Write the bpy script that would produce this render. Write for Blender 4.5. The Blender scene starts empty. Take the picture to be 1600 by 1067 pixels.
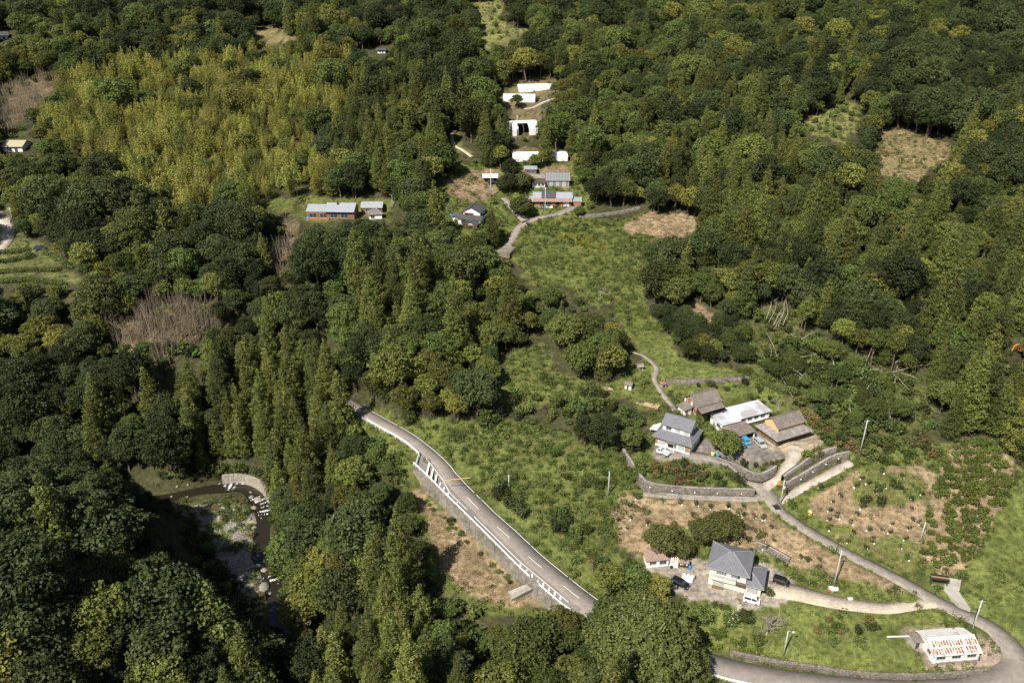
import bpy, bmesh, math, random
import numpy as np
from mathutils import Vector, Matrix

random.seed(7)
RNG = np.random.default_rng(7)
rad = math.radians
scene = bpy.context.scene
COL = scene.collection

# ------------------------------------------------------------------ camera, sky, sun, exposure
FPX, CX, CY, PITCH, CAMZ = 1244.0, 800.0, 533.5, rad(25.8), 140.0
cam_d = bpy.data.cameras.new('camera'); cam = bpy.data.objects.new('camera', cam_d); COL.objects.link(cam)
cam_d.sensor_width = 36.0; cam_d.lens = FPX / 1600.0 * 36.0
cam_d.clip_start = 1.0; cam_d.clip_end = 6000.0
cam.location = (0, 0, CAMZ); cam.rotation_euler = (math.pi / 2 - PITCH, 0, 0)
scene.camera = cam

SUN_EL, SUN_SIDE = rad(48), rad(36)          # the sun stands behind the camera, to its left
sun_dir = Vector((-math.sin(SUN_SIDE) * math.cos(SUN_EL), -math.cos(SUN_SIDE) * math.cos(SUN_EL), math.sin(SUN_EL)))
world = bpy.data.worlds.new('World'); scene.world = world; world.use_nodes = True
wn = world.node_tree.nodes; wl = world.node_tree.links
sky = wn.new('ShaderNodeTexSky'); sky.sky_type = 'NISHITA'; sky.sun_disc = False
sky.sun_elevation = SUN_EL; sky.sun_rotation = math.atan2(sun_dir.x, sun_dir.y)
wn['Background'].inputs['Strength'].default_value = 0.052
wl.new(sky.outputs[0], wn['Background'].inputs['Color'])
sd = bpy.data.lights.new('sun', 'SUN'); sd.energy = 4.9; sd.angle = rad(0.5); sd.color = (1.0, 0.93, 0.82)
so = bpy.data.objects.new('sun', sd); COL.objects.link(so)
so.rotation_euler = sun_dir.to_track_quat('Z', 'Y').to_euler()
vs = scene.view_settings
vs.view_transform = 'Standard'; vs.look = 'None'; vs.exposure = 0.62; vs.gamma = 1.0; vs.use_curve_mapping = False
scene.cycles.max_bounces = 4; scene.cycles.diffuse_bounces = 2; scene.cycles.transparent_max_bounces = 4

# ------------------------------------------------------------------ pixels (of the 1600 x 1067 photograph) and rays
Fv = np.array((0, math.cos(PITCH), -math.sin(PITCH))); Uv = np.array((0, math.sin(PITCH), math.cos(PITCH)))
def project(p):
    q = np.asarray(p, float) - np.array((0, 0, CAMZ))
    d = q @ Fv
    d = np.where(d < 1, 1, d)
    return CX + FPX * q[..., 0] / d, CY - FPX * (q @ Uv) / d, d
def ray(u, v):
    u = np.asarray(u, float); v = np.asarray(v, float)
    d = Fv[None] + ((u - CX) / FPX)[:, None] * np.array((1, 0, 0))[None] - ((v - CY) / FPX)[:, None] * Uv[None]
    return d / np.linalg.norm(d, axis=1, keepdims=True)
def on_plane(u, v, z):
    d = ray([u], [v])[0]; t = (z - CAMZ) / d[2]
    return Vector((d[0] * t, d[1] * t, z))
def inpoly(px, py, poly):
    inside = np.zeros(px.shape, bool); n = len(poly)
    for i in range(n):
        x1, y1 = poly[i]; x2, y2 = poly[(i + 1) % n]
        if y1 == y2: continue
        c = (y1 > py) != (y2 > py)
        inside ^= c & (px < (x2 - x1) * (py - y1) / (y2 - y1) + x1)
    return inside
def segdist(x, y, pts):
    """distance to an open polyline, side (+ right of travel) and parameter of the nearest point"""
    best = np.full(x.shape, 1e9); side = np.zeros(x.shape); par = np.zeros(x.shape)
    for i in range(len(pts) - 1):
        ax, ay = pts[i][:2]; bx, by = pts[i + 1][:2]
        dx, dy = bx - ax, by - ay; L = dx * dx + dy * dy + 1e-9
        t = np.clip(((x - ax) * dx + (y - ay) * dy) / L, 0, 1)
        d = np.hypot(x - ax - t * dx, y - ay - t * dy)
        m = d < best
        best = np.where(m, d, best)
        side = np.where(m, np.sign((x - ax) * dy - (y - ay) * dx), side)
        par = np.where(m, i + t, par)
    return best, side, par
def sstep(a, b, x):
    t = np.clip((x - a) / (b - a), 0, 1); return t * t * (3 - 2 * t)
def vnoise(x, y, s, seed):
    x = x / s; y = y / s
    xi = np.floor(x).astype(np.int64); yi = np.floor(y).astype(np.int64); fx = x - xi; fy = y - yi
    fx = fx * fx * (3 - 2 * fx); fy = fy * fy * (3 - 2 * fy)
    def h(i, j):
        n = (i * 374761393 + j * 668265263 + seed * 974711) & 0x7fffffff
        n = ((n ^ (n >> 13)) * 1274126177) & 0x7fffffff
        return ((n ^ (n >> 16)) & 0xffff) / 65535.0 * 2 - 1
    return (h(xi, yi) * (1 - fx) + h(xi + 1, yi) * fx) * (1 - fy) + (h(xi, yi + 1) * (1 - fx) + h(xi + 1, yi + 1) * fx) * fy

# ------------------------------------------------------------------ terrain as height functions on a graded grid
def axis(lo, hi, flo, fhi, fine, grow):
    a = list(np.arange(flo, fhi + .01, fine)); s = fine; v = flo; lows = []
    while v > lo: s = min(s * grow, 25); v -= s; lows.append(v)
    s = fine; v = a[-1]; highs = []
    while v < hi: s = min(s * grow, 25); v += s; highs.append(v)
    return np.array(lows[::-1] + a + highs)
GX = axis(-1500, 1500, -128, 160, 0.9, 1.06); GY = axis(-400, 2200, 96, 330, 0.9, 1.05)
MX, MY = np.meshgrid(GX, GY)
_py = np.array([-400, 0, 60, 118, 142, 157, 174, 230, 297, 404, 543, 700, 1000, 1500, 2300])
_pb = np.array([175, 152, 146, 133, 127, 122, 116, 101, 83, 57.5, 24, -22, -130, -290, -420])
_yy = np.arange(-400, 2301, 2.0); _bb = np.interp(_yy, _py, _pb)
_k = np.hanning(21); _k /= _k.sum()
_bs = np.convolve(np.pad(_bb, 10, mode='edge'), _k, 'valid')
RIVER_PX = [(-420, 700, 9), (-90, 745, 6), (120, 775, 4.2), (250, 772, 3.2), (330, 760, 2.6), (375, 760, 2.2), (402, 778, 1.7), (414, 800, 1.0), (409, 835, .6), (408, 868, .3), (424, 900, 0), (434, 945, -.4), (440, 1000, -1), (470, 1090, -2), (520, 1250, -3.5)]
RIV = np.array([tuple(on_plane(u, v, z)) for u, v, z in RIVER_PX])
BARG = np.array([tuple(on_plane(u, v, z)) for u, v, z in [(340, 792, 2.2), (365, 830, 1.2), (385, 880, .6), (405, 930, .2)]])
RIVY = np.array([-400, 60, 100, 130, 150, 170, 190, 205, 260]); RIVZ = np.array([-20, -5, -2.5, -.8, 0, .8, 2.4, 4.0, 9.0])
def h_base(x, y):
    z = CAMZ - np.interp(y, _yy, _bs)
    z = z + 6 * vnoise(x, y, 95, 3) * sstep(300, 480, y) + 1.2 * vnoise(x, y, 32, 5) * sstep(200, 330, y)
    z = z + 26 * np.exp(-(((x + 118) / 62) ** 2 + ((y - 104) / 48) ** 2))          # spur across the stream
    z = z + 0.06 * np.clip(x - 75, 0, 200)
    d, s, p = segdist(x, y, RIV)
    zr = np.interp(p, np.arange(len(RIV)), RIV[:, 2])
    db, _, pb = segdist(x, y, BARG)                                                  # gravel bar on the inner bend
    dd = np.minimum(d - 4.0, db - 8.0)
    bank = np.interp(y, RIVY, RIVZ) + np.clip(dd, 0, None) * 0.72 + 0.05 * np.clip(d - 2.2, 0, 14) + .5 * vnoise(x, y, 4, 41) * sstep(2.5, 5, d) - 0.5 * (1 - sstep(0, 3.2, d))
    k = 3.0
    hh = np.clip(0.5 + 0.5 * (z - bank) / k, 0, 1)
    return bank * hh + z * (1 - hh) - k * hh * (1 - hh)
Z = h_base(MX, MY)
def hq(x, y):
    x = np.asarray(x, float); y = np.asarray(y, float)
    i = np.clip(np.searchsorted(GX, x) - 1, 0, len(GX) - 2); j = np.clip(np.searchsorted(GY, y) - 1, 0, len(GY) - 2)
    fx = (x - GX[i]) / (GX[i + 1] - GX[i]); fy = (y - GY[j]) / (GY[j + 1] - GY[j])
    return (Z[j, i] * (1 - fx) + Z[j, i + 1] * fx) * (1 - fy) + (Z[j + 1, i] * (1 - fx) + Z[j + 1, i + 1] * fx) * fy
def cast(pts):
    """pixels -> points on the ground"""
    u = [p[0] for p in pts]; v = [p[1] for p in pts]
    d = ray(u, v); t = np.full(len(pts), 60.0); live = np.ones(len(pts), bool); lo = t.copy()
    for _ in range(900):
        q = t[:, None] * d
        below = q[:, 2] + CAMZ < hq(q[:, 0], q[:, 1])
        live &= ~below
        if not live.any(): break
        lo = np.where(live, t, lo); t = np.where(live, t + 1.2, t)
    hi = t.copy()
    for _ in range(14):
        m = (lo + hi) / 2; q = m[:, None] * d
        b = q[:, 2] + CAMZ < hq(q[:, 0], q[:, 1])
        hi = np.where(b, m, hi); lo = np.where(b, lo, m)
    q = hi[:, None] * d; q[:, 2] += CAMZ
    return q
def at(u, v):
    return Vector(cast([(u, v)])[0])

# level pads under buildings and yards: (pixel polygon, pixel whose ground height rules)
PADS = {
 'house': ([(996, 885), (1060, 878), (1105, 858), (1180, 868), (1245, 905), (1235, 930), (1180, 952), (1100, 938), (1040, 918)], (1130, 908)),
 'shed': ([(1415, 990), (1525, 975), (1548, 1018), (1450, 1046)], (1475, 1025)),
 'barn': ([(1052, 640), (1062, 625), (1118, 622), (1126, 648), (1102, 658), (1064, 654)], (1095, 650)),
 'yard': ([(1010, 700), (1028, 672), (1085, 664), (1102, 655), (1122, 640), (1190, 614), (1228, 634), (1280, 668), (1276, 694), (1262, 706), (1215, 727), (1110, 720), (1020, 717)], (1130, 700)),
 'farm': ([(815, 332), (900, 328), (918, 318), (905, 300), (830, 300)], (860, 324)),
 'farm_sheds': ([(835, 294), (892, 292), (892, 278), (835, 278)], (862, 291)),
 'long': ([(474, 346), (604, 342), (610, 322), (476, 320)], (540, 342)),
 'cottage': ([(700, 362), (757, 358), (760, 338), (700, 338)], (728, 354)),
 'gh1': ([(808, 147), (870, 147), (870, 138), (808, 138)], (840, 146)),
 'gh2': ([(780, 160), (838, 160), (838, 150), (780, 150)], (815, 158)),
 'gh3': ([(798, 216), (850, 214), (850, 200), (798, 200)], (822, 212)),
 'gh4': ([(796, 255), (888, 253), (888, 244), (796, 244)], (840, 251)),
 'slab': ([(770, 396), (800, 396), (806, 380), (780, 380)], (788, 392)),
 'apron': ([(1452, 922), (1456, 898), (1503, 900), (1503, 925), (1520, 948), (1480, 935)], (1488, 924)),
 'tinyshed': ([(750, 286), (780, 286), (780, 274), (750, 274)], (765, 284)),
}
ZPAD = {}
_padg = {}
for n, (poly, c) in PADS.items():
    _padg[n] = cast(poly)[:, :2]; ZPAD[n] = at(*c).z
for n, g in _padg.items():
    m = (MX > g[:, 0].min() - 14) & (MX < g[:, 0].max() + 14) & (MY > g[:, 1].min() - 14) & (MY < g[:, 1].max() + 14)
    x, y = MX[m], MY[m]
    d, _, _ = segdist(x, y, np.vstack([g, g[:1]])); d = np.where(inpoly(x, y, g), 0, d)
    w = 1 - (sstep(0.6, 2.2, d) if n in ('yard', 'barn') else sstep(0.8, 5.5, d))
    Z[m] = Z[m] * (1 - w) + ZPAD[n] * w

# stone walls that hold up terraces: pixel foot line, height
WALLS = [
 ('lane', [(1178, 776), (1120, 775), (1060, 773), (1015, 769), (1000, 760), (985, 735), (972, 712)], 2.1),
 ('yardwall', [(1213, 736), (1190, 748), (1168, 744), (1150, 732), (1118, 722)], 1.5),
 ('upper', [(1170, 596), (1120, 598), (1080, 600), (1040, 601)], 1.3),
 ('ramp_low', [(1326, 716), (1300, 724), (1262, 746), (1228, 766)], 2.0),
 ('ramp_high', [(1306, 708), (1280, 716), (1250, 735), (1224, 754)], 1.7),
 ('meadow', [(1000, 328), (960, 336), (925, 340), (905, 342)], 1.3),
 ('bottom', [(1545, 1048), (1440, 1056), (1330, 1052), (1220, 1036), (1140, 1020)], 0.7),
 ('hedge', [(1232, 882), (1210, 868), (1180, 855)], 1.6),
]
WALLG = {}
for n, px, h in WALLS:
    g = cast(px)
    WALLG[n] = (g, h)
    L = h / 0.24 + 2
    m = (MX > g[:, 0].min() - L) & (MX < g[:, 0].max() + L) & (MY > g[:, 1].min() - L) & (MY < g[:, 1].max() + L)
    x, y = MX[m], MY[m]
    d, s, p = segdist(x, y, g[:, :2])
    zt = np.interp(p, np.arange(len(g)), g[:, 2]) + h - 0.12
    ends = sstep(0.0, 0.05, p) * (1 - sstep(len(g) - 1.05, len(g) - 1.0, p))
    raised = np.maximum(Z[m], zt)
    ok = (s > 0) & (d > 0.75) & (d < L) & (ends > 0)
    k = 1 - sstep(L * .5, L, d)
    Z[m] = np.where(ok, Z[m] * (1 - k) + raised * k, Z[m])

# roads: (name, [(pixel u, v, half width m)])
def smooth_line(g, step=1.0):
    g = np.asarray(g); n = len(g); out = []
    for i in range(n - 1):
        p0 = g[max(i - 1, 0)]; p1 = g[i]; p2 = g[i + 1]; p3 = g[min(i + 2, n - 1)]
        k = max(2, int(np.linalg.norm((p2 - p1)[:2]) / step))
        for t in np.arange(k) / k:
            out.append(.5 * ((2 * p1) + (-p0 + p2) * t + (2 * p0 - 5 * p1 + 4 * p2 - p3) * t * t + (-p0 + 3 * p1 - 3 * p2 + p3) * t ** 3))
    out.append(g[-1]); return np.array(out)
ROADS = {
 'road': [(540, 628, 2.2), (566, 642, 2.2), (608, 664, 2.2), (657, 697, 2.1), (688, 727, 2.4), (706, 752, 2.7), (760, 808, 2.9), (792, 837, 2.95), (835, 878, 3), (874, 910, 3), (905, 935, 3), (950, 967, 3), (1010, 1003, 3), (1060, 1024, 3), (1100, 1035, 3), (1180, 1055, 3), (1300, 1073, 3), (1440, 1080, 3), (1540, 1074, 3.4), (1590, 1046, 3.2), (1583, 1014, 2.6), (1545, 982, 2.0), (1500, 955, 1.9), (1460, 935, 1.8), (1420, 915, 1.7), (1380, 893, 1.6), (1330, 868, 1.6), (1280, 840, 1.6), (1240, 815, 1.6), (1215, 795, 1.7), (1202, 772, 2.1), (1190, 752, 2.3)],
 'farm_lane': [(1190, 756, 2.2), (1208, 744, 1.5), (1228, 728, 1.4), (1242, 710, 1.7), (1248, 698, 2)],
 'yard_lane': [(1196, 755, 1.8), (1172, 743, 1.5), (1150, 728, 1.4), (1125, 717, 1.5), (1085, 711, 1.5), (1045, 711, 1.5)],
 'wall_lane': [(1196, 773, 1.5), (1160, 779, 1.2), (1100, 776, 1.2), (1050, 774, 1.2), (1005, 770, 1.1)],
 'ramp': [(1218, 783, .8), (1250, 764, 1.1), (1300, 738, 1.2), (1330, 721, 1.2)],
 'driveway': [(1462, 942, 1.5), (1420, 950, 1.5), (1380, 950, 1.6), (1320, 943, 1.9), (1270, 933, 2.3), (1230, 922, 2.6), (1205, 920, 2.6)],
 'footpath': [(985, 548, .5), (1008, 556, .6), (1026, 575, .7), (1022, 590, .7), (1034, 612, .8), (1048, 632, .8), (1060, 648, .8)],
 'hill_lane': [(786, 392, 1.5), (800, 372, 1.5), (816, 352, 1.6), (838, 340, 1.7), (870, 335, 1.7), (893, 326, 2.0), (902, 318, 2.2)],
 'hill_branch': [(822, 347, 1.7), (808, 330, 1.6), (796, 318, 1.5), (788, 308, 1.4)],
 'hill_track': [(738, 246, .9), (726, 236, .9), (710, 226, .9), (706, 212, .9), (712, 203, .9)],
 'valley_road': [(-30, 405, 2.4), (2, 385, 2.4), (12, 362, 2.4), (8, 342, 2.4), (-14, 326, 2.4)],
 'greenhouse_track': [(868, 152, .9), (850, 160, .9), (836, 167, .9), (818, 171, .9)],
}
ROADG = {}
for n, px in ROADS.items():
    g = cast([(u, v) for u, v, w in px])
    q = np.column_stack([g, [w for _, _, w in px]])
    q = smooth_line(q, 1.0)
    z = hq(q[:, 0], q[:, 1]); kk = 15 if n == 'road' else 7
    for _ in range(2):
        z = np.convolve(np.pad(z, kk // 2, mode='edge'), np.ones(kk) / kk, 'valid')
    q[:, 2] = z
    if n != 'road':
        R0 = ROADG['road']; d, _, p = segdist(q[:, 0], q[:, 1], R0)
        k = 1 - sstep(2.0, 9.0, d); q[:, 2] = q[:, 2] * (1 - k) + np.interp(p, np.arange(len(R0)), R0[:, 2]) * k
    ROADG[n] = q
ROAD_UV = None
for n, q in list(ROADG.items())[::-1]:
    m = (MX > q[:, 0].min() - 45) & (MX < q[:, 0].max() + 12) & (MY > q[:, 1].min() - 20) & (MY < q[:, 1].max() + 20)
    x, y = MX[m], MY[m]
    d, s, p = segdist(x, y, q[::2] if len(q) % 2 else np.vstack([q[::2], q[-1:]]))
    par = np.clip(p * 2, 0, len(q) - 1)
    zr = np.interp(par, np.arange(len(q)), q[:, 2]); w = np.interp(par, np.arange(len(q)), q[:, 3])
    zz = Z[m]
    if n == 'road':                       # the outer side is held by a wall: the ground below it lies lower
        uu, vv, _ = project(q[:, :3])
        a = np.argmax(vv > 722); b = np.argmax(vv > 955)
        sec = sstep(a - 5, a + 4, par) * (1 - sstep(b, b + 14, par))
        low = zr - 2.9 * sec - 0.22 * np.clip(d - w - 1, 0, None)
        mm = (s > 0) & (d > w + 0.9) & (d < 42) & (sec > 0.02)
        kfade = 1 - sstep(26, 42, d)
        zz = np.where(mm, np.minimum(zz, zz * (1 - kfade) + low * kfade), zz)
        a2 = np.argmax(vv > 640); b2 = a
        RS = (a, b)
    k = 1 - sstep(w + 0.5, w + (1.0 if n == 'road' else 3.2), d)
    if n == 'road': k = np.where(s < 0, 1 - sstep(w + 0.9, w + 4.5, d), k)
    Z[m] = zz * (1 - k) + (zr - 0.14) * k
# everything below now rests on the finished ground Z

# ------------------------------------------------------------------ helpers: materials and meshes
def mat(name, col, rough=.7, metal=0.0, noise=0.0, nscale=3.0, bump=0.0, spec=.3, second=None, sscale=.6, coords='Object', ribs=None):
    m = bpy.data.materials.new(name); m.use_nodes = True
    nt = m.node_tree; N = nt.nodes; L = nt.links; b = N['Principled BSDF']
    b.inputs['Roughness'].default_value = rough; b.inputs['Metallic'].default_value = metal
    b.inputs['Specular IOR Level'].default_value = spec
    tc = N.new('ShaderNodeTexCoord'); cur = None
    rgb = N.new('ShaderNodeRGB'); rgb.outputs[0].default_value = (*col, 1); cur = rgb.outputs[0]
    if second:
        n2 = N.new('ShaderNodeTexNoise'); n2.inputs['Scale'].default_value = sscale; n2.inputs['Detail'].default_value = 5
        L.new(tc.outputs[coords], n2.inputs['Vector'])
        rp = N.new('ShaderNodeValToRGB'); rp.color_ramp.elements[0].position = .46; rp.color_ramp.elements[1].position = .62
        L.new(n2.outputs['Fac'], rp.inputs['Fac'])
        mx = N.new('ShaderNodeMix'); mx.data_type = 'RGBA'; L.new(rp.outputs['Color'], mx.inputs['Factor'])
        L.new(cur, mx.inputs['A']); mx.inputs['B'].default_value = (*second, 1); cur = mx.outputs['Result']
    if noise:
        n1 = N.new('ShaderNodeTexNoise'); n1.inputs['Scale'].default_value = nscale; n1.inputs['Detail'].default_value = 6
        L.new(tc.outputs[coords], n1.inputs['Vector'])
        mr = N.new('ShaderNodeMapRange'); mr.inputs['From Min'].default_value = .3; mr.inputs['From Max'].default_value = .7
        mr.inputs['To Min'].default_value = 1 - noise; mr.inputs['To Max'].default_value = 1 + noise
        L.new(n1.outputs['Fac'], mr.inputs['Value'])
        vm = N.new('ShaderNodeVectorMath'); vm.operation = 'SCALE'
        L.new(cur, vm.inputs[0]); L.new(mr.outputs['Result'], vm.inputs['Scale']); cur = vm.outputs[0]
        if bump:
            bp = N.new('ShaderNodeBump'); bp.inputs['Strength'].default_value = bump; bp.inputs['Distance'].default_value = .1
            L.new(n1.outputs['Fac'], bp.inputs['Height']); L.new(bp.outputs['Normal'], b.inputs['Normal'])
    if ribs:                                   # bump and colour wave of tiles or sheet ribs, along the fall of each roof plane
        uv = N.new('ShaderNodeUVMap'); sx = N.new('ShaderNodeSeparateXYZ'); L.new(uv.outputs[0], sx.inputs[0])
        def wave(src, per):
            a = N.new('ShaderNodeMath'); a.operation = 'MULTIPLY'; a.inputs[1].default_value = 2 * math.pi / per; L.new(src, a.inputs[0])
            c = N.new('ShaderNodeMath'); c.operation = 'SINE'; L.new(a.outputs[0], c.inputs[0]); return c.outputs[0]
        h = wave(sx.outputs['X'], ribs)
        c2 = N.new('ShaderNodeMapRange'); c2.inputs['From Min'].default_value = -1; c2.inputs['To Min'].default_value = .72; c2.inputs['To Max'].default_value = 1.08  # shade in the troughs put into the roof colour
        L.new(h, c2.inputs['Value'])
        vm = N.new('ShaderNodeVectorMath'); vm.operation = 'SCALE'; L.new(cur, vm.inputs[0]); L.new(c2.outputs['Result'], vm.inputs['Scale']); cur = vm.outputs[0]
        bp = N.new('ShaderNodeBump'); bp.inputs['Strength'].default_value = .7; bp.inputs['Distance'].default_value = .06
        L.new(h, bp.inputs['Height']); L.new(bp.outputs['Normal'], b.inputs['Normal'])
    L.new(cur, b.inputs['Base Color'])
    return m
def leafmat(name, col, var=.35, hue=.03, trans=.25):
    m = bpy.data.materials.new(name); m.use_nodes = True
    nt = m.node_tree; N = nt.nodes; L = nt.links; b = N['Principled BSDF']
    oi = N.new('ShaderNodeObjectInfo'); ge = N.new('ShaderNodeNewGeometry')
    hs = N.new('ShaderNodeHueSaturation'); hs.inputs['Color'].default_value = (*col, 1)
    a = N.new('ShaderNodeMapRange'); a.inputs['To Min'].default_value = .5 - hue * .35; a.inputs['To Max'].default_value = .5 + hue
    w = N.new('ShaderNodeMath'); w.operation = 'MULTIPLY'; w.inputs[1].default_value = 7.31; L.new(oi.outputs['Random'], w.inputs[0])
    w2 = N.new('ShaderNodeMath'); w2.operation = 'FRACT'; L.new(w.outputs[0], w2.inputs[0])
    L.new(w2.outputs[0], a.inputs['Value']); L.new(a.outputs['Result'], hs.inputs['Hue'])
    v = N.new('ShaderNodeMapRange'); v.inputs['To Min'].default_value = 1 - var; v.inputs['To Max'].default_value = 1 + var
    L.new(oi.outputs['Random'], v.inputs['Value'])
    g = N.new('ShaderNodeMapRange'); g.inputs['To Min'].default_value = .72; g.inputs['To Max'].default_value = 1.3
    L.new(ge.outputs['Random Per Island'], g.inputs['Value'])
    pr = N.new('ShaderNodeMath'); pr.operation = 'MULTIPLY'; L.new(v.outputs['Result'], pr.inputs[0]); L.new(g.outputs['Result'], pr.inputs[1])
    L.new(pr.outputs[0], hs.inputs['Value'])
    L.new(hs.outputs[0], b.inputs['Base Color']); b.inputs['Roughness'].default_value = .62; b.inputs['Specular IOR Level'].default_value = .22
    tr = N.new('ShaderNodeBsdfTranslucent'); L.new(hs.outputs[0], tr.inputs['Color'])
    mx = N.new('ShaderNodeMixShader'); mx.inputs[0].default_value = trans
    L.new(b.outputs[0], mx.inputs[1]); L.new(tr.outputs[0], mx.inputs[2]); L.new(mx.outputs[0], N['Material Output'].inputs['Surface'])
    return m
def mesh_np(name, v, f, mats, midx=None, smooth=False):
    me = bpy.data.meshes.new(name); v = np.asarray(v, np.float32); f = np.asarray(f, np.int32); k = f.shape[1]
    me.vertices.add(len(v)); me.vertices.foreach_set('co', v.ravel())
    me.loops.add(f.size); me.loops.foreach_set('vertex_index', f.ravel())
    me.polygons.add(len(f)); me.polygons.foreach_set('loop_start', np.arange(0, f.size, k, dtype=np.int32))
    me.polygons.foreach_set('loop_total', np.full(len(f), k, np.int32))
    for m in mats: me.materials.append(m)
    if midx is not None: me.polygons.foreach_set('material_index', np.asarray(midx, np.int32))
    if smooth: me.polygons.foreach_set('use_smooth', np.ones(len(f), bool))
    me.update(calc_edges=True); me.validate()
    return me
def link(name, me, parent=None):
    o = bpy.data.objects.new(name, me); COL.objects.link(o)
    if parent is not None: o.parent = parent
    return o
def tag(o, label=None, cat=None, group=None, kind=None):
    if label: o['label'] = label
    if cat: o['category'] = cat
    if group: o['group'] = group
    if kind: o['kind'] = kind
    return o
def thing(name, label, cat, loc, rz=0.0, group=None):
    o = bpy.data.objects.new(name, None); COL.objects.link(o); o.empty_display_size = .5
    o.location = loc; o.rotation_euler = (0, 0, rz)
    return tag(o, label, cat, group)
class MB:
    """collects shapes into one mesh, with a per-face map whose x runs across the fall line"""
    def __init__(s): s.v = []; s.f = []; s.mi = []
    def face(s, pts, mi=0):
        i = len(s.v); s.v += [tuple(p) for p in pts]; s.f.append(tuple(range(i, i + len(pts)))); s.mi.append(mi); return s
    def box(s, x0, y0, z0, x1, y1, z1, mi=0):
        p = [(x0, y0, z0), (x1, y0, z0), (x1, y1, z0), (x0, y1, z0), (x0, y0, z1), (x1, y0, z1), (x1, y1, z1), (x0, y1, z1)]
        i = len(s.v); s.v += p
        for q in ((0, 3, 2, 1), (4, 5, 6, 7), (0, 1, 5, 4), (1, 2, 6, 5), (2, 3, 7, 6), (3, 0, 4, 7)):
            s.f.append(tuple(i + k for k in q)); s.mi.append(mi)
        return s
    def slab(s, pts, t, mi=0):
        """a sheet of thickness t under the polygon pts"""
        n = len(pts); i = len(s.v); s.v += [tuple(p) for p in pts] + [(p[0], p[1], p[2] - t) for p in pts]
        s.f.append(tuple(range(i, i + n))); s.mi.append(mi)
        s.f.append(tuple(i + n + k for k in range(n))[::-1]); s.mi.append(mi)
        for k in range(n):
            k2 = (k + 1) % n; s.f.append((i + k, i + n + k, i + n + k2, i + k2)); s.mi.append(mi)
        return s
    def tube(s, pts, r, seg=6, mi=0, r2=None):
        pts = [Vector(p) for p in pts]; n = len(pts); base = len(s.v)
        for k, p in enumerate(pts):
            d = (pts[min(k + 1, n - 1)] - pts[max(k - 1, 0)]).normalized()
            a = d.cross(Vector((0, 0, 1)) if abs(d.z) < .9 else Vector((1, 0, 0))).normalized(); b = d.cross(a)
            rr = r if r2 is None else r + (r2 - r) * k / max(n - 1, 1)
            for j in range(seg):
                t = 2 * math.pi * j / seg; s.v.append(tuple(p + (a * math.cos(t) + b * math.sin(t)) * rr))
        for k in range(n - 1):
            for j in range(seg):
                a0 = base + k * seg + j; a1 = base + k * seg + (j + 1) % seg
                s.f.append((a0, a1, a1 + seg, a0 + seg)); s.mi.append(mi)
        s.f.append(tuple(base + j for j in range(seg))); s.mi.append(mi)
        s.f.append(tuple(base + (n - 1) * seg + j for j in range(seg))[::-1]); s.mi.append(mi)
        return s
    def lathe(s, prof, cx=0, cy=0, seg=12, mi=0):
        base = len(s.v); n = len(prof)
        for r, z in prof:
            for j in range(seg):
                t = 2 * math.pi * j / seg; s.v.append((cx + r * math.cos(t), cy + r * math.sin(t), z))
        for k in range(n - 1):
            for j in range(seg):
                a0 = base + k * seg + j; a1 = base + k * seg + (j + 1) % seg
                s.f.append((a0, a1, a1 + seg, a0 + seg)); s.mi.append(mi)
        s.f.append(tuple(base + j for j in range(seg))[::-1]); s.mi.append(mi)
        s.f.append(tuple(base + (n - 1) * seg + j for j in range(seg))); s.mi.append(mi)
        return s
    def build(s, name, mats, parent=None, smooth=False, loc=None):
        mats = mats if isinstance(mats, (list, tuple)) else [mats]
        me = bpy.data.meshes.new(name); me.from_pydata(s.v, [], s.f)
        for m in mats: me.materials.append(m)
        for p, k in zip(me.polygons, s.mi): p.material_index = k; p.use_smooth = smooth
        bm = bmesh.new(); bm.from_mesh(me); bmesh.ops.recalc_face_normals(bm, faces=bm.faces[:])
        uvl = bm.loops.layers.uv.new('UVMap')
        for f in bm.faces:
            nrm = f.normal; h = Vector((-nrm.y, nrm.x, 0))
            h = h.normalized() if h.length > 1e-4 else Vector((1, 0, 0)); up = nrm.cross(h)
            for l in f.loops: l[uvl].uv = (l.vert.co.dot(h), l.vert.co.dot(up))
        bm.to_mesh(me); bm.free()
        o = link(name, me, parent)
        if loc is not None: o.location = loc
        return o

# ------------------------------------------------------------------ ground cover by area (pixel outlines of the photograph, laid on the ground)
K_ROAD = [(552, 634), (600, 648), (650, 672), (705, 722), (790, 800), (870, 876), (930, 925), (905, 952), (860, 945), (800, 905), (730, 840), (660, 770), (636, 735), (628, 700), (590, 668)]
M_MEADOW = [(797, 400), (820, 350), (850, 345), (880, 348), (930, 345), (975, 345), (1016, 331), (1085, 337), (1083, 368), (1030, 372), (1009, 380), (1002, 407), (999, 441), (1009, 485), (1046, 509), (1044, 520), (1000, 516), (985, 535), (975, 515), (968, 490), (962, 475), (935, 478), (905, 462), (870, 450), (825, 446), (810, 414)]
M_MID = [(803, 545), (850, 537), (862, 580), (930, 598), (945, 612), (900, 640), (850, 635), (790, 640), (780, 615), (787, 585)]
M_SLOPE = [(640, 668), (690, 672), (745, 668), (800, 664), (867, 676), (920, 703), (975, 712), (1000, 770), (957, 795), (950, 830), (935, 850), (900, 885), (860, 850), (780, 780), (720, 728), (670, 688)]
M_BANK = [(641, 768), (665, 808), (672, 859), (692, 896), (719, 916), (766, 940), (797, 950), (820, 945), (860, 945), (800, 900), (739, 840), (660, 770)]
M_BAR = [(268, 790), (300, 785), (390, 788), (405, 815), (400, 870), (425, 900), (432, 960), (400, 960), (370, 905), (345, 875), (328, 835), (295, 808)]
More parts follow.
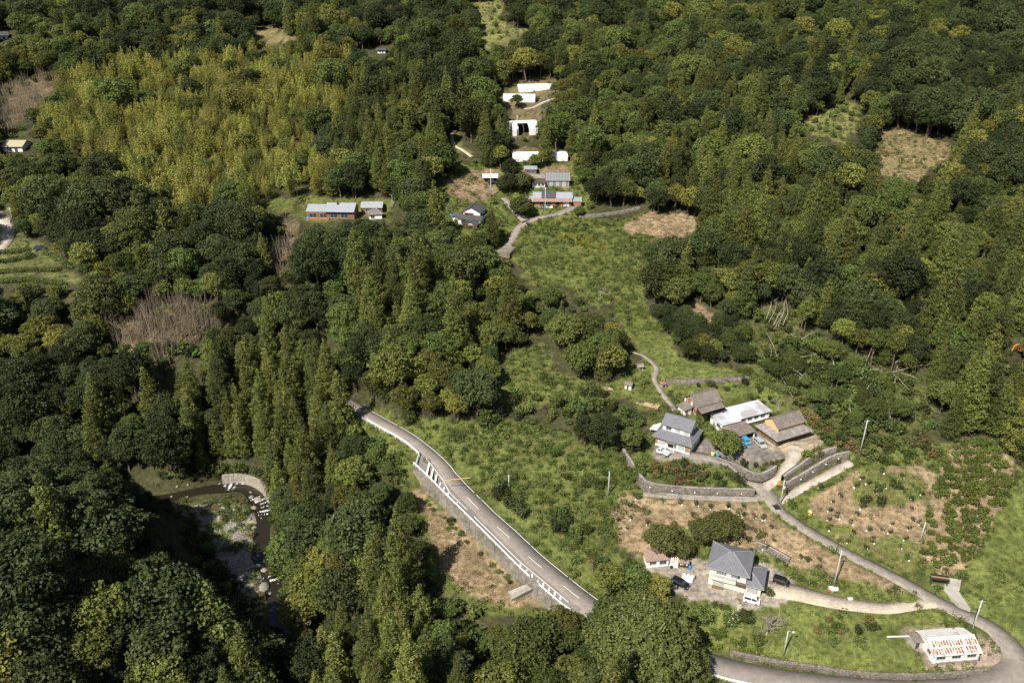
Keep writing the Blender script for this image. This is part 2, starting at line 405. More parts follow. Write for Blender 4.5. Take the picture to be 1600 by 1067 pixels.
K_RIVER = [(245, 757), (330, 748), (370, 742), (400, 748), (422, 770), (425, 800), (412, 850), (425, 885), (445, 940), (430, 968), (395, 955), (372, 905), (350, 872), (330, 835), (322, 822), (292, 806), (262, 790)]
K_VILLAGE = [(985, 520), (1045, 525), (1060, 560), (1150, 580), (1195, 590), (1235, 632), (1290, 670), (1330, 700), (1342, 720), (1400, 705), (1450, 692), (1500, 690), (1560, 690), (1600, 735), (1700, 760), (1700, 1120), (1085, 1120), (1080, 1040), (1095, 985), (1075, 950), (1060, 920), (1040, 900), (1005, 885), (985, 860), (935, 850), (950, 800), (1000, 770), (975, 712), (1015, 702), (1014, 650), (1050, 620), (1025, 590), (1000, 560)]
TERRACE1 = [(980, 513), (1015, 515), (1045, 525), (1060, 560), (1150, 580), (1165, 592), (1040, 601), (1025, 585), (1010, 560), (990, 545)]
TERRACE2 = [(1038, 602), (1180, 595), (1235, 640), (1205, 648), (1120, 615), (1060, 618)]
ORCH_L = [(955, 800), (975, 775), (1010, 778), (1180, 782), (1240, 828), (1330, 880), (1420, 925), (1300, 905), (1240, 885), (1180, 858), (1110, 845), (1060, 820), (1000, 870), (970, 850)]
ORCH_R = [(1245, 790), (1290, 765), (1340, 735), (1440, 725), (1465, 740), (1450, 790), (1435, 850), (1430, 905), (1380, 880), (1300, 835)]
CITRUS = [(1440, 868), (1446, 830), (1460, 760), (1490, 695), (1540, 690), (1585, 720), (1580, 750), (1550, 820), (1500, 890), (1470, 900)]
LAWN_R = [(1510, 900), (1560, 820), (1600, 740), (1700, 740), (1700, 1060), (1600, 1040), (1560, 985), (1505, 940)]
LAWN_B = [(1085, 960), (1120, 945), (1230, 940), (1300, 950), (1460, 955), (1500, 970), (1420, 990), (1430, 1045), (1330, 1050), (1220, 1034), (1120, 1015), (1090, 985)]
YARD_G = [(1000, 888), (1060, 872), (1105, 872), (1200, 880), (1245, 905), (1240, 935), (1180, 955), (1120, 942), (1075, 935), (1045, 915)]
YARD_V = [(1012, 705), (1030, 690), (1100, 690), (1140, 670), (1200, 690), (1228, 716), (1200, 735), (1110, 724), (1020, 718)]
YARD_B = [(1190, 700), (1262, 672), (1290, 690), (1250, 715), (1225, 712)]
K_FARM = [(818, 292), (910, 292), (912, 325), (905, 340), (860, 346), (812, 350), (796, 338), (786, 312), (812, 318)]
K_SHEDS = [(815, 262), (888, 262), (890, 292), (838, 292), (832, 270)]
K_FYARD = [(697, 280), (755, 262), (778, 268), (782, 300), (765, 312), (735, 318), (700, 300)]
K_COTT = [(685, 325), (725, 318), (755, 318), (757, 345), (750, 362), (708, 358), (690, 345)]
K_SLAB = [(772, 392), (790, 375), (800, 368), (805, 350), (820, 340), (905, 328), (1005, 322), (1000, 345), (905, 347), (830, 354), (805, 380), (803, 398), (790, 398)]
K_LONG = [(410, 311), (475, 308), (555, 306), (615, 312), (612, 345), (570, 342), (545, 338), (520, 347), (478, 347), (440, 332), (412, 326)]
K_GH = [[(780, 140), (810, 123), (868, 123), (868, 142), (846, 160), (850, 170), (845, 178), (800, 176), (780, 155)], [(798, 178), (846, 178), (846, 200), (832, 213), (800, 215)], [(798, 232), (885, 232), (888, 250), (870, 248), (860, 238), (830, 240), (812, 250), (798, 245)]]
K_TRACK = [(702, 208), (712, 202), (718, 225), (740, 240), (735, 247), (705, 232)]
K_TOP = [(735, 0), (790, 0), (785, 30), (800, 45), (825, 40), (815, 60), (770, 70), (765, 85), (755, 60), (750, 20)]
K_PATCH = [(395, 62), (410, 38), (440, 46), (480, 60), (440, 68)]
K_RC1 = [(1260, 190), (1320, 155), (1345, 165), (1340, 195), (1320, 225), (1290, 215), (1250, 205)]
K_RC2 = [(1385, 200), (1400, 198), (1440, 212), (1485, 228), (1480, 245), (1450, 265), (1440, 285), (1410, 280), (1375, 270), (1370, 235)]
K_LEFT = [(0, 325), (15, 330), (24, 362), (45, 375), (75, 385), (100, 420), (125, 440), (110, 448), (60, 430), (-40, 440), (-40, 320)]
K_ROOFS = [[(3, 216), (50, 216), (50, 238), (3, 238)], [(-10, 46), (20, 46), (20, 64), (-10, 64)], [(584, 70), (608, 70), (608, 84), (545, 84)], [(1578, 530), (1600, 530), (1600, 570), (1578, 566)]]
K_STONE = [(1068, 478), (1085, 474), (1105, 480), (1120, 503), (1095, 505), (1068, 503)]
K_HUTS = [(932, 600), (960, 598), (985, 570), (1010, 570), (1040, 600), (1045, 640), (1000, 640), (985, 620), (950, 625)]
D1 = [(420, 385), (440, 352), (462, 345), (455, 395), (440, 425), (425, 420)]
D2 = [(168, 505), (240, 490), (285, 470), (330, 500), (310, 535), (250, 560), (195, 545)]
D3 = [(-20, 175), (0, 140), (60, 112), (95, 118), (60, 160), (0, 205)]
DEAD = [D1, D2, D3]
CLEAR = [K_ROAD, M_MEADOW, M_MID, M_SLOPE, M_BANK, K_RIVER, K_VILLAGE, K_FARM, K_SHEDS, K_FYARD, K_COTT, K_SLAB, K_LONG, *K_GH, K_TRACK, K_TOP, K_PATCH, K_RC1, K_RC2, K_LEFT, *K_ROOFS, K_STONE, K_HUTS]

FLOOR, WEED, LAWN, STRAW, GRAVEL, SOIL, GREYSTONE, SAND = (.055, .055, .026), (.102, .117, .034), (.120, .138, .040), (.245, .185, .115), (.30, .262, .22), (.19, .14, .088), (.25, .235, .195), (.36, .30, .215)
PU, PV, PD = project(np.stack([MX, MY, Z], -1))
jx = 6 * vnoise(MX, MY, 3.0, 11) + 4 * vnoise(MX, MY, 1.1, 12); jy = 4 * vnoise(MX, MY, 3.0, 13) + 3 * vnoise(MX, MY, 1.1, 14)
VU, VV = PU + jx, PV + jy
gcol = np.empty(MX.shape + (4,), np.float32); gcol[...] = (*FLOOR, 1)
front = MY > 60
def paint(poly, col, amt=1.0, crisp=False):
    m = inpoly(PU if crisp else VU, PV if crisp else VV, poly) & front
    gcol[m, :3] = gcol[m, :3] * (1 - amt) + np.array(col) * amt
MEADOW_DRY = [(970, 358), (1016, 331), (1085, 335), (1083, 368), (1030, 372), (1000, 366)]
OPEN_LOW = [(545, 628), (640, 655), (800, 655), (960, 695), (1010, 770), (960, 860), (1000, 900), (960, 960), (860, 965), (760, 960), (680, 905), (640, 790), (600, 720), (560, 670)]
HAMLET = [(670, 262), (790, 250), (920, 258), (925, 345), (830, 360), (800, 410), (760, 390), (680, 365)]
FALLOPEN = [(1140, 520), (1195, 475), (1235, 485), (1300, 540), (1380, 568), (1445, 600), (1460, 660), (1420, 700), (1320, 705), (1240, 640), (1165, 580)]
for p, c in [(FALLOPEN, (.085, .09, .035)), (OPEN_LOW, WEED), (HAMLET, WEED), (K_VILLAGE, WEED), (M_MEADOW, WEED), (M_MID, WEED), (M_SLOPE, WEED), (M_BANK, STRAW), (M_BAR, GREYSTONE), (TERRACE1, LAWN), (TERRACE2, LAWN), (ORCH_L, STRAW), (ORCH_R, STRAW), (CITRUS, STRAW), (LAWN_R, LAWN), (LAWN_B, LAWN), (K_FYARD, SOIL), (MEADOW_DRY, STRAW), (K_LONG, WEED), (K_FARM, WEED), (K_SHEDS, SOIL), (K_COTT, WEED), (K_TOP, (.16, .16, .06)), (K_PATCH, (.2, .17, .08)), (K_RC1, (.15, .15, .055)), (K_RC2, (.20, .165, .085)), (K_LEFT, (.11, .115, .045)), (K_STONE, SOIL), (K_HUTS, WEED), *[(g, (.14, .115, .065)) for g in K_GH], (K_TRACK, WEED), *[(d, (.16, .12, .07)) for d in DEAD]]:
    paint(p, c)
m = inpoly(VU, VV, ORCH_R) & (vnoise(MX, MY, 9, 21) + .5 * vnoise(MX, MY, 4, 22) > .02) ; gcol[m, :3] = LAWN
m = inpoly(VU, VV, ORCH_L) & (vnoise(MX, MY, 7, 23) > .42); gcol[m, :3] = WEED
m = inpoly(VU, VV, M_BAR) & (vnoise(MX, MY, 4, 24) > .1); gcol[m, :3] = WEED
for p, c in [(YARD_G, GRAVEL), (YARD_V, (.20, .18, .16)), (YARD_B, SAND), ([(1405, 985), (1440, 975), (1560, 1000), (1560, 1040), (1450, 1048)], (.24, .19, .15))]:
    paint(p, c)
# every building stands clear of the grass
def ground_mesh():
    ny, nx = MX.shape
    v = np.stack([MX, MY, Z], -1).reshape(-1, 3)
    i = np.arange(ny * nx).reshape(ny, nx)
    f = np.stack([i[:-1, :-1], i[:-1, 1:], i[1:, 1:], i[1:, :-1]], -1).reshape(-1, 4)
    m = bpy.data.materials.new('ground'); m.use_nodes = True
    N = m.node_tree.nodes; L = m.node_tree.links; b = N['Principled BSDF']; b.inputs['Roughness'].default_value = .95; b.inputs['Specular IOR Level'].default_value = .1
    at_ = N.new('ShaderNodeAttribute'); at_.attribute_name = 'cover'
    tc = N.new('ShaderNodeTexCoord'); cur = at_.outputs['Color']
    for sc, lo, hi in ((.16, .72, 1.28), (.9, .62, 1.38), (4.5, .7, 1.3)):
        n = N.new('ShaderNodeTexNoise'); n.inputs['Scale'].default_value = sc; n.inputs['Detail'].default_value = 5; L.new(tc.outputs['Object'], n.inputs['Vector'])
        r = N.new('ShaderNodeMapRange'); r.inputs['From Min'].default_value = .3; r.inputs['From Max'].default_value = .7; r.inputs['To Min'].default_value = lo; r.inputs['To Max'].default_value = hi
        L.new(n.outputs['Fac'], r.inputs['Value'])
        s = N.new('ShaderNodeVectorMath'); s.operation = 'SCALE'; L.new(cur, s.inputs[0]); L.new(r.outputs['Result'], s.inputs['Scale']); cur = s.outputs[0]
    L.new(cur, b.inputs['Base Color'])
    bp = N.new('ShaderNodeBump'); bp.inputs['Strength'].default_value = .6; bp.inputs['Distance'].default_value = .25
    L.new(n.outputs['Fac'], bp.inputs['Height']); L.new(bp.outputs['Normal'], b.inputs['Normal'])
    me = mesh_np('ground', v, f, [m], smooth=True)
    ca = me.color_attributes.new('cover', 'FLOAT_COLOR', 'POINT'); ca.data.foreach_set('color', gcol.reshape(-1, 4).ravel())
    return tag(link('ground', me), kind='structure')
ground_mesh()

# roads, painted lines
ASPH = mat('asphalt', (.225, .20, .18), .9, noise=.14, nscale=1.2, bump=.1, second=(.255, .225, .20), sscale=.25)
OLDASPH = mat('worn_asphalt', (.23, .205, .18), .92, noise=.22, nscale=1.0, bump=.1, second=(.26, .23, .195), sscale=.35)
PALE = mat('pale_concrete', (.42, .38, .33), .9, noise=.18, nscale=1.2, second=(.34, .30, .25), sscale=.4)
GRAV = mat('gravel_track', (.40, .345, .28), .95, noise=.25, nscale=2.0, second=(.5, .42, .32), sscale=.3)
PAINT = mat('road_paint', (.78, .78, .76), .6, noise=.12, nscale=5)
def strip(name, q, m, lift=0.06, a=0, b=None, l=-1.0, r=1.0, skirt=.5, absw=None):
    q = q[a:b]; t = np.gradient(q[:, :2], axis=0); t /= np.linalg.norm(t, axis=1, keepdims=True) + 1e-9
    nr = np.column_stack([t[:, 1], -t[:, 0]])
    if absw is not None: lo, hi = np.full(len(q), absw[0]), np.full(len(q), absw[1])
    else: lo, hi = l * q[:, 3], r * q[:, 3]
    L = np.column_stack([q[:, :2] + nr * lo[:, None], q[:, 2] + lift]); R = np.column_stack([q[:, :2] + nr * hi[:, None], q[:, 2] + lift])
    cols = [L - [0, 0, skirt], L, (L + R) / 2 + [0, 0, .03 if skirt > .1 else 0], R, R - [0, 0, skirt]] if skirt > .05 else [L, R]
    n = len(q); v = np.concatenate(cols); f = []
    for c in range(len(cols) - 1):
        i = np.arange(n - 1); f.append(np.stack([c * n + i, (c + 1) * n + i, (c + 1) * n + i + 1, c * n + i + 1], -1))
    return link(name, mesh_np(name, v, np.concatenate(f), [m]))
RD = ROADG['road']; rpu, rpv, _ = project(RD[:, :3])
i_junc = int(np.argmax((rpu > 1560) & (rpv > 1050)))
tag(strip('road', RD, ASPH, b=i_junc + 8), kind='structure')
tag(strip('village_lane', RD, OLDASPH, lift=.068, a=i_junc + 7), kind='structure')
for n, m_, nm, lf in [('farm_lane', PALE, 'farm_lane', .075), ('yard_lane', OLDASPH, 'yard_lane', .072), ('wall_lane', OLDASPH, 'terrace_lane', .06), ('ramp', PALE, 'ramp_path', .064), ('driveway', GRAV, 'driveway', .062), ('footpath', OLDASPH, 'footpath', .06), ('hill_lane', OLDASPH, 'hill_lane', .06), ('hill_branch', OLDASPH, 'hill_lane_branch', .066), ('hill_track', GRAV, 'hill_track', .06), ('valley_road', PALE, 'valley_road', .06), ('greenhouse_track', PALE, 'greenhouse_track', .06)]:
    tag(strip(nm, ROADG[n], m_, lift=lf), kind='structure')
ROADSTRUCT = bpy.data.objects['road']
def near_i(u, v): return int(np.argmin((rpu - u) ** 2 + (rpv - v) ** 2))
ia, ib = near_i(657, 697), near_i(930, 955)
def line(a, b, off, w=.075, name='painted_line'):
    q = RD[a:b].copy(); t = np.gradient(q[:, :2], axis=0); t /= np.linalg.norm(t, axis=1, keepdims=True)
    nr = np.column_stack([t[:, 1], -t[:, 0]]); o = off(q) if callable(off) else off
    q[:, :2] += nr * np.reshape(o, (-1, 1)); q[:, 3] = w
    st = strip(name, q, PAINT, lift=.097, skirt=0); st.parent = ROADSTRUCT; return st
line(near_i(566, 642), ib + 6, lambda q: -(q[:, 3] - .28))                   # hill side
for k in range(near_i(730, 775), ib - 4, 10): line(k, k + 5, 0.0, .06)
ic = near_i(1085, 1034)

# ------------------------------------------------------------------ buildings
FOOTPRINTS = []
M_CREAM = mat('cream_render', (.72, .66, .52), .85, noise=.08, nscale=1.5)
M_WHITE = mat('white_paint', (.76, .77, .77), .7, noise=.08, nscale=2)
M_WHITESHEET = mat('white_sheet', (.80, .80, .80), .55, noise=.06, nscale=1.5, second=(.70, .70, .69), sscale=.5)
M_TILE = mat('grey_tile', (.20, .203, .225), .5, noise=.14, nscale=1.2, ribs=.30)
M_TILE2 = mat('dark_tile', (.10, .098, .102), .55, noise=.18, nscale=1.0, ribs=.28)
M_RIDGE = mat('ridge_tile', (.26, .26, .28), .5, noise=.1)
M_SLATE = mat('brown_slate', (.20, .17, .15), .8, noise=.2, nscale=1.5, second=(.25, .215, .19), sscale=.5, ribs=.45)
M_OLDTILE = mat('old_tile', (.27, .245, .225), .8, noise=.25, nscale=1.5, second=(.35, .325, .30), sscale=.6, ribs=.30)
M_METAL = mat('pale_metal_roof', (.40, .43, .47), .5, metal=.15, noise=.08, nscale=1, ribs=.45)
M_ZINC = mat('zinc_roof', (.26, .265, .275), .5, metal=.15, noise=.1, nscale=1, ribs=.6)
M_BLUEROOF = mat('pale_blue_roof', (.52, .56, .60), .6, noise=.06, nscale=1, second=(.36, .35, .37), sscale=.22)
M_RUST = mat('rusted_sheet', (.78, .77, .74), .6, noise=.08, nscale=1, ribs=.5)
M_RUSTRED = mat('red_rust', (.25, .10, .06), .85, noise=.35, nscale=2, second=(.50, .38, .30), sscale=1.6)
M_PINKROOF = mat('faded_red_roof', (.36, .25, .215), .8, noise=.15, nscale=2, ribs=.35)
M_WOOD = mat('brown_wood', (.20, .12, .07), .8, noise=.2, nscale=2)
M_ORANGE = mat('orange_wood', (.34, .18, .09), .75, noise=.15, nscale=2)
M_DKWOOD = mat('dark_wood', (.085, .062, .045), .85, noise=.2, nscale=2)
M_OCHRE = mat('ochre_plaster', (.60, .41, .20), .85, noise=.1, nscale=1.5)
M_GLASS = mat('window_glass', (.045, .055, .065), .12, spec=.6)
M_CURT = mat('curtained_glass', (.40, .41, .40), .25, spec=.5, noise=.2, nscale=2)
M_ALU = mat('aluminium', (.55, .55, .54), .45, metal=.4)
M_DARK = mat('dark_metal', (.03, .03, .032), .6)
M_CONC = mat('concrete', (.33, .31, .28), .9, noise=.2, nscale=1.3, second=(.24, .22, .195), sscale=.4)
M_WALLC = mat('stained_concrete', (.215, .195, .165), .92, noise=.3, nscale=1.1, second=(.13, .12, .095), sscale=.3, bump=.2)
M_RED = mat('red_paint', (.5, .09, .05), .6); M_BLUE = mat('blue_plastic', (.04, .25, .62), .45); M_YEL = mat('yellow_plastic', (.68, .50, .12), .5); M_ORG = mat('orange_plastic', (.70, .22, .05), .55)

def frame(A, B, z):
    a = on_plane(*A, z); b = on_plane(*B, z); d = b - a
    return a, math.atan2(d.y, d.x), d.length
def place(name, label, cat, A, B, z, D, group=None):
    a, r, W = frame(A, B, z); FOOTPRINTS.append((a.x, a.y, W, D, r))
    return thing(name, label, cat, (a.x, a.y, z), r, group), W
def walls(t, x0, y0, x1, y1, z0, z1, m, name='wall'): return MB().box(x0, y0, z0, x1, y1, z1).build(name, m, t)
def window(t, x, z, w, h, y=0.0, face='f', glass=None, n=2, name='window'):
    """sliding window proud of a wall; face f: front (y const), r / l: side (x const)"""
    def P(a, d, c): return (a, y - d, c) if face == 'f' else ((y + d, a, c) if face == 'r' else (y - d, a, c))
    def bx(mb, a0, a1, d0, d1, c0, c1):
        p = P(a0, d0, c0); q = P(a1, d1, c1); mb.box(min(p[0], q[0]), min(p[1], q[1]), c0, max(p[0], q[0]), max(p[1], q[1]), c1)
    f = MB(); s = .06
    bx(f, x, x + w, .003, .07, z, z + s); bx(f, x, x + w, .003, .07, z + h - s, z + h); bx(f, x, x + s, .003, .068, z + s, z + h - s); bx(f, x + w - s, x + w, .003, .068, z + s, z + h - s)
    for k in range(1, n): bx(f, x + w * k / n - s / 2, x + w * k / n + s / 2, .003, .066, z + s, z + h - s)
    o = f.build(name, M_ALU, t)
    for k in range(n):
        a0 = x + w * k / n + (s if k == 0 else s / 2); a1 = x + w * (k + 1) / n - (s if k == n - 1 else s / 2)
        g = MB(); bx(g, a0, a1, .002, .03, z + s, z + h - s); g.build('pane', glass or M_GLASS, o)
    bxs = MB(); bx(bxs, x - .05, x + w + .05, .004, .12, z - .05, z - .004); bxs.build('sill', M_ALU, o)
    return o
def gable(t, x0, y0, x1, y1, ze, rise, m, over=.5, along='x', pos=.5, wall=None, th=.14, name='roof', ridge=True):
    """two slabs meeting at a ridge; the gable triangles are wall pieces"""
    if along == 'x':
        yr = y0 + (y1 - y0) * pos; k1 = rise / (yr - y0) if pos > 0 else 0; k2 = rise / (y1 - yr) if pos < 1 else 0
        mb = MB()
        if pos > 0: mb.slab([(x0 - over, y0 - over, ze - k1 * over), (x1 + over, y0 - over, ze - k1 * over), (x1 + over, yr, ze + rise), (x0 - over, yr, ze + rise)], th)
        if pos < 1: mb.slab([(x0 - over, yr, ze + rise), (x1 + over, yr, ze + rise), (x1 + over, y1 + over, ze - k2 * over), (x0 - over, y1 + over, ze - k2 * over)], th)
        o = mb.build(name, m, t)
        if ridge and 0 < pos < 1: MB().box(x0 - over, yr - .13, ze + rise - .04, x1 + over, yr + .13, ze + rise + .1).build('ridge', m, o)
        if wall:
            for xx, e in ((x0, .02), (x1, -.02)):
                q = MB(); a = [(xx + e, y0, ze - .1), (xx + e, y1, ze - .1), (xx + e, yr, ze + rise - th)]; b = [(p[0] + (.1 if e > 0 else -.1), p[1], p[2]) for p in a]
                q.face(a).face(b[::-1])
                for i in range(3): q.face([a[i], a[(i + 1) % 3], b[(i + 1) % 3], b[i]])
                q.build('gable', wall, t)
    else:
        xr = x0 + (x1 - x0) * pos; k1 = rise / (xr - x0); k2 = rise / (x1 - xr); mb = MB()
        mb.slab([(x0 - over, y1 + over, ze - k1 * over), (x0 - over, y0 - over, ze - k1 * over), (xr, y0 - over, ze + rise), (xr, y1 + over, ze + rise)], th)
        mb.slab([(xr, y1 + over, ze + rise), (xr, y0 - over, ze + rise), (x1 + over, y0 - over, ze - k2 * over), (x1 + over, y1 + over, ze - k2 * over)], th)
        o = mb.build(name, m, t)
        if ridge: MB().box(xr - .13, y0 - over, ze + rise - .04, xr + .13, y1 + over, ze + rise + .1).build('ridge', m, o)
        if wall:
            for yy, e in ((y0, .02), (y1, -.02)):
                q = MB(); a = [(x0, yy + e, ze - .1), (x1, yy + e, ze - .1), (xr, yy + e, ze + rise - th)]; b = [(p[0], p[1] + (.1 if e > 0 else -.1), p[2]) for p in a]
                q.face(a).face(b[::-1])
                for i in range(3): q.face([a[i], a[(i + 1) % 3], b[(i + 1) % 3], b[i]])
                q.build('gable', wall, t)
    return o
def hip(t, x0, y0, x1, y1, ze, rise, m, over=.6, rx0=.5, rx1=.5, ry=.5, th=.14, name='roof', caps=True):
    X0, Y0, X1, Y1 = x0 - over, y0 - over, x1 + over, y1 + over
    a = (X0 + (X1 - X0) * rx0, Y0 + (Y1 - Y0) * ry, ze + rise); b = (X0 + (X1 - X0) * rx1, Y0 + (Y1 - Y0) * ry, ze + rise)
    c = [(X0, Y0, ze), (X1, Y0, ze), (X1, Y1, ze), (X0, Y1, ze)]; mb = MB()
    if rx1 - rx0 > .01:
        mb.slab([c[0], c[1], b, a], th).slab([c[2], c[3], a, b], th)
    else:
        mb.slab([c[0], c[1], a], th).slab([c[2], c[3], a], th)
    mb.slab([c[1], c[2], b], th); mb.slab([c[3], c[0], a], th)
    o = mb.build(name, m, t)
    if caps:
        for p, q in ((c[0], a), (c[1], b), (c[2], b), (c[3], a)): MB().tube([(p[0], p[1], p[2] + .03), (q[0], q[1], q[2] + .05)], .11, 6).build('hip_ridge', M_RIDGE, o)
    MB().slab([(X0, Y0 - .06, ze - .02), (X1, Y0 - .06, ze - .02), (X1, Y0 - .004, ze - .02), (X0, Y0 - .004, ze - .02)], .12).build('gutter', M_ALU, o)
    return o
def mono(t, x0, y0, x1, y1, z0, z1, m, over=.3, th=.1, name='roof', along='y'):
    k = (z1 - z0) / ((y1 - y0) if along == 'y' else (x1 - x0)) * over
    if along == 'y': p = [(x0 - over, y0 - over, z0 - k), (x1 + over, y0 - over, z0 - k), (x1 + over, y1 + over, z1 + k), (x0 - over, y1 + over, z1 + k)]
    else: p = [(x0 - over, y0 - over, z0 - k), (x1 + over, y0 - over, z1 + k), (x1 + over, y1 + over, z1 + k), (x0 - over, y1 + over, z0 - k)]
    return MB().slab(p, th).build(name, m, t)
def wedge(t, x0, y0, x1, y1, z0, za, zb, m, name='wall'):
    """walls under a roof that climbs from za (front) to zb (back)"""
    v = [(x0, y0, z0), (x1, y0, z0), (x1, y1, z0), (x0, y1, z0), (x0, y0, za), (x1, y0, za), (x1, y1, zb), (x0, y1, zb)]
    mb = MB()
    for q in ((0, 3, 2, 1), (4, 5, 6, 7), (0, 1, 5, 4), (1, 2, 6, 5), (2, 3, 7, 6), (3, 0, 4, 7)): mb.face([v[k] for k in q])
    return mb.build(name, m, t)

# --- the two-storey house with the hipped blue-grey roof
zp = ZPAD['house']
t, W = place('house', 'two-storey cream house with hipped blue-grey tile roof on the gravel yard', 'house', (1106, 913), (1187, 934), zp, 8)
w1 = W * .70
walls(t, 0, 0, w1, 8.0, -.5, 5.5, M_CREAM)
walls(t, w1 + .003, .25, W, 6.8, -.5, 2.75, M_CREAM, 'wing_wall')
MB().box(-.06, -.06, -.5, W + .05, -.003, .35).build('plinth', M_CONC, t)
hip(t, 0, 0, w1, 8.0, 5.45, 2.1, M_TILE, .75, .48, .52)
hip(t, w1 - 2.6, .25, W, 6.8, 2.8, 1.9, M_TILE, .6, .42, .46, name='wing_roof')
b = MB().box(.4, -1.0, 2.72, w1 * .74, -.004, 3.65).build('balcony', M_CREAM, t); MB().box(.35, -1.06, 3.652, w1 * .74 + .05, .0, 3.72).build('handrail', M_ALU, b)
r_ = MB()
for k in range(9): r_.box(w1 * .74 + .15 + k * .26, -.98, 2.72, w1 * .74 + .2 + k * .26, -.94, 3.6)
r_.box(w1 * .74 + .1, -1.0, 3.6, w1, -.92, 3.68).box(w1 * .74 + .02, -1.0, 2.6, w1, -.004, 2.71); r_.build('railing', M_DKWOOD, t)
window(t, 1.4, 3.75, 2.3, 1.35, 0, 'f', M_GLASS, 4); window(t, 4.6, 3.75, 2.0, 1.35, 0, 'f', M_GLASS, 3)
window(t, 1.1, .45, 2.4, 1.7, 0, 'f', M_CURT, 4); window(t, w1 + .5, .3, 2.3, 2.0, .25, 'f', M_CURT, 4)
window(t, 3.4, 3.9, 1.0, 1.0, 0, 'l'); window(t, 2.6, .9, 1.6, 1.1, 0, 'l'); window(t, 2.5, .8, 1.6, 1.2, W, 'r')
MB().box(-.45, 2.0, 3.0, -.004, 2.9, 3.7).build('air_conditioner', M_WHITE, t)
MB().box(w1 - .3, 8.01, 5.2, w1 + .3, 8.6, 6.2).build('chimney', M_DARK, t)
st = MB()
for k in range(4): st.box(1.0 + k * .75, -.75, -.1, 1.08 + k * .75, -.07, .45)
st.box(.95, -.8, .45, 3.4, -.066, .5); st.build('bench', M_WOOD, t)

# --- garden hut, lean-to, clutter in the gravel yard
t, W = place('garden_hut', 'white garden hut with faded red sheet roof under the trees', 'hut', (1010, 887), (1044, 883.5), zp, 2.6)
wedge(t, 0, 0, W, 2.6, -.3, 2.1, 2.7, M_WHITE); mono(t, 0, 0, W, 2.6, 2.16, 2.76, M_PINKROOF, .3)
window(t, W * .12, .9, W * .32, .85); window(t, W * .58, .7, W * .32, 1.05)
t, W = place('lean_to', 'small white lean-to with striped rusty roof beside the garden hut', 'shed', (1046, 884.5), (1059, 887), zp, 1.6)
wedge(t, 0, 0, W, 1.6, -.3, 1.7, 2.1, M_WHITESHEET); mono(t, 0, 0, W, 1.6, 1.75, 2.15, M_RUSTRED, .2)
for k in range(4): MB().slab([(W * (.05 + .25 * k), -.22, 1.72), (W * (.17 + .25 * k), -.22, 1.72), (W * (.17 + .25 * k), 1.82, 2.23), (W * (.05 + .25 * k), 1.82, 2.23)], .02).build('roof_sheet', M_WHITE, t)
MB().lathe([(.32, 0), (.34, .1), (.34, .5), (.2, .55)], W * .25, -.4, 10).build('tyre', M_DARK, t)
t, W = place('storage_rack', 'black open storage rack of tools next to the lean-to', 'rack', (1061, 887.5), (1075, 889), zp, 1.1)
r_ = MB()
for x in (0, W / 2, W): r_.box(x - .04, 0, 0, x + .04, .08, 1.7).box(x - .04, 1.0, 0, x + .04, 1.08, 1.8)
[MB().box(x - .04, 0, 0, x + .04, .08, 1.7).build('post', M_DARK, t) for x in (0, W / 2, W)]; MB().box(-.1, -.1, .8, W + .1, 1.1, .85).build('shelf', M_DARK, t); MB().slab([(-.15, -.15, 1.72), (W + .15, -.15, 1.72), (W + .15, 1.2, 1.85), (-.15, 1.2, 1.85)], .05).build('roof', M_PINKROOF, t)
for k, m_ in enumerate((M_WHITE, M_YEL, M_RED, M_WHITE)): MB().box(.15 + k * W / 4.4, .2, .852, .15 + k * W / 4.4 + .32, .7, 1.2 + .1 * (k % 2)).build('crate', m_, t)
p = on_plane(1077.5, 888.5, zp); t = thing('water_drum', 'blue plastic water drum beside the storage rack', 'drum', p)
MB().lathe([(.30, 0), (.33, .05), (.33, .4), (.35, .43), (.35, .47), (.33, .5), (.33, .85), (.28, .9)]).build('barrel', M_BLUE, t, True); MB().lathe([(.29, .901), (.31, .93), (.05, .95)]).build('lid', M_BLUE, t)
t, W = place('storage_chest', 'white chest with three round lids beside the parked black sedan', 'chest', (1065.5, 907), (1081.5, 911), zp, 1.7)
MB().box(0, 0, .05, W, 1.0, 1.0).build('body', M_WHITE, t); MB().box(-.3, .9, 0, W + .3, 1.9, .9).build('counter', M_CONC, t)
for k in range(3): MB().lathe([(.30, .902), (.34, .93), (.30, .98), (.08, 1.0)], W * (.08 + .42 * k), 1.4).build('lid', M_WHITE, t, True)
for k in range(4): MB().box(W * (.04 + .24 * k), -.03, .15, W * (.22 + .24 * k), -.003, .9).build('door', M_WHITESHEET, t)

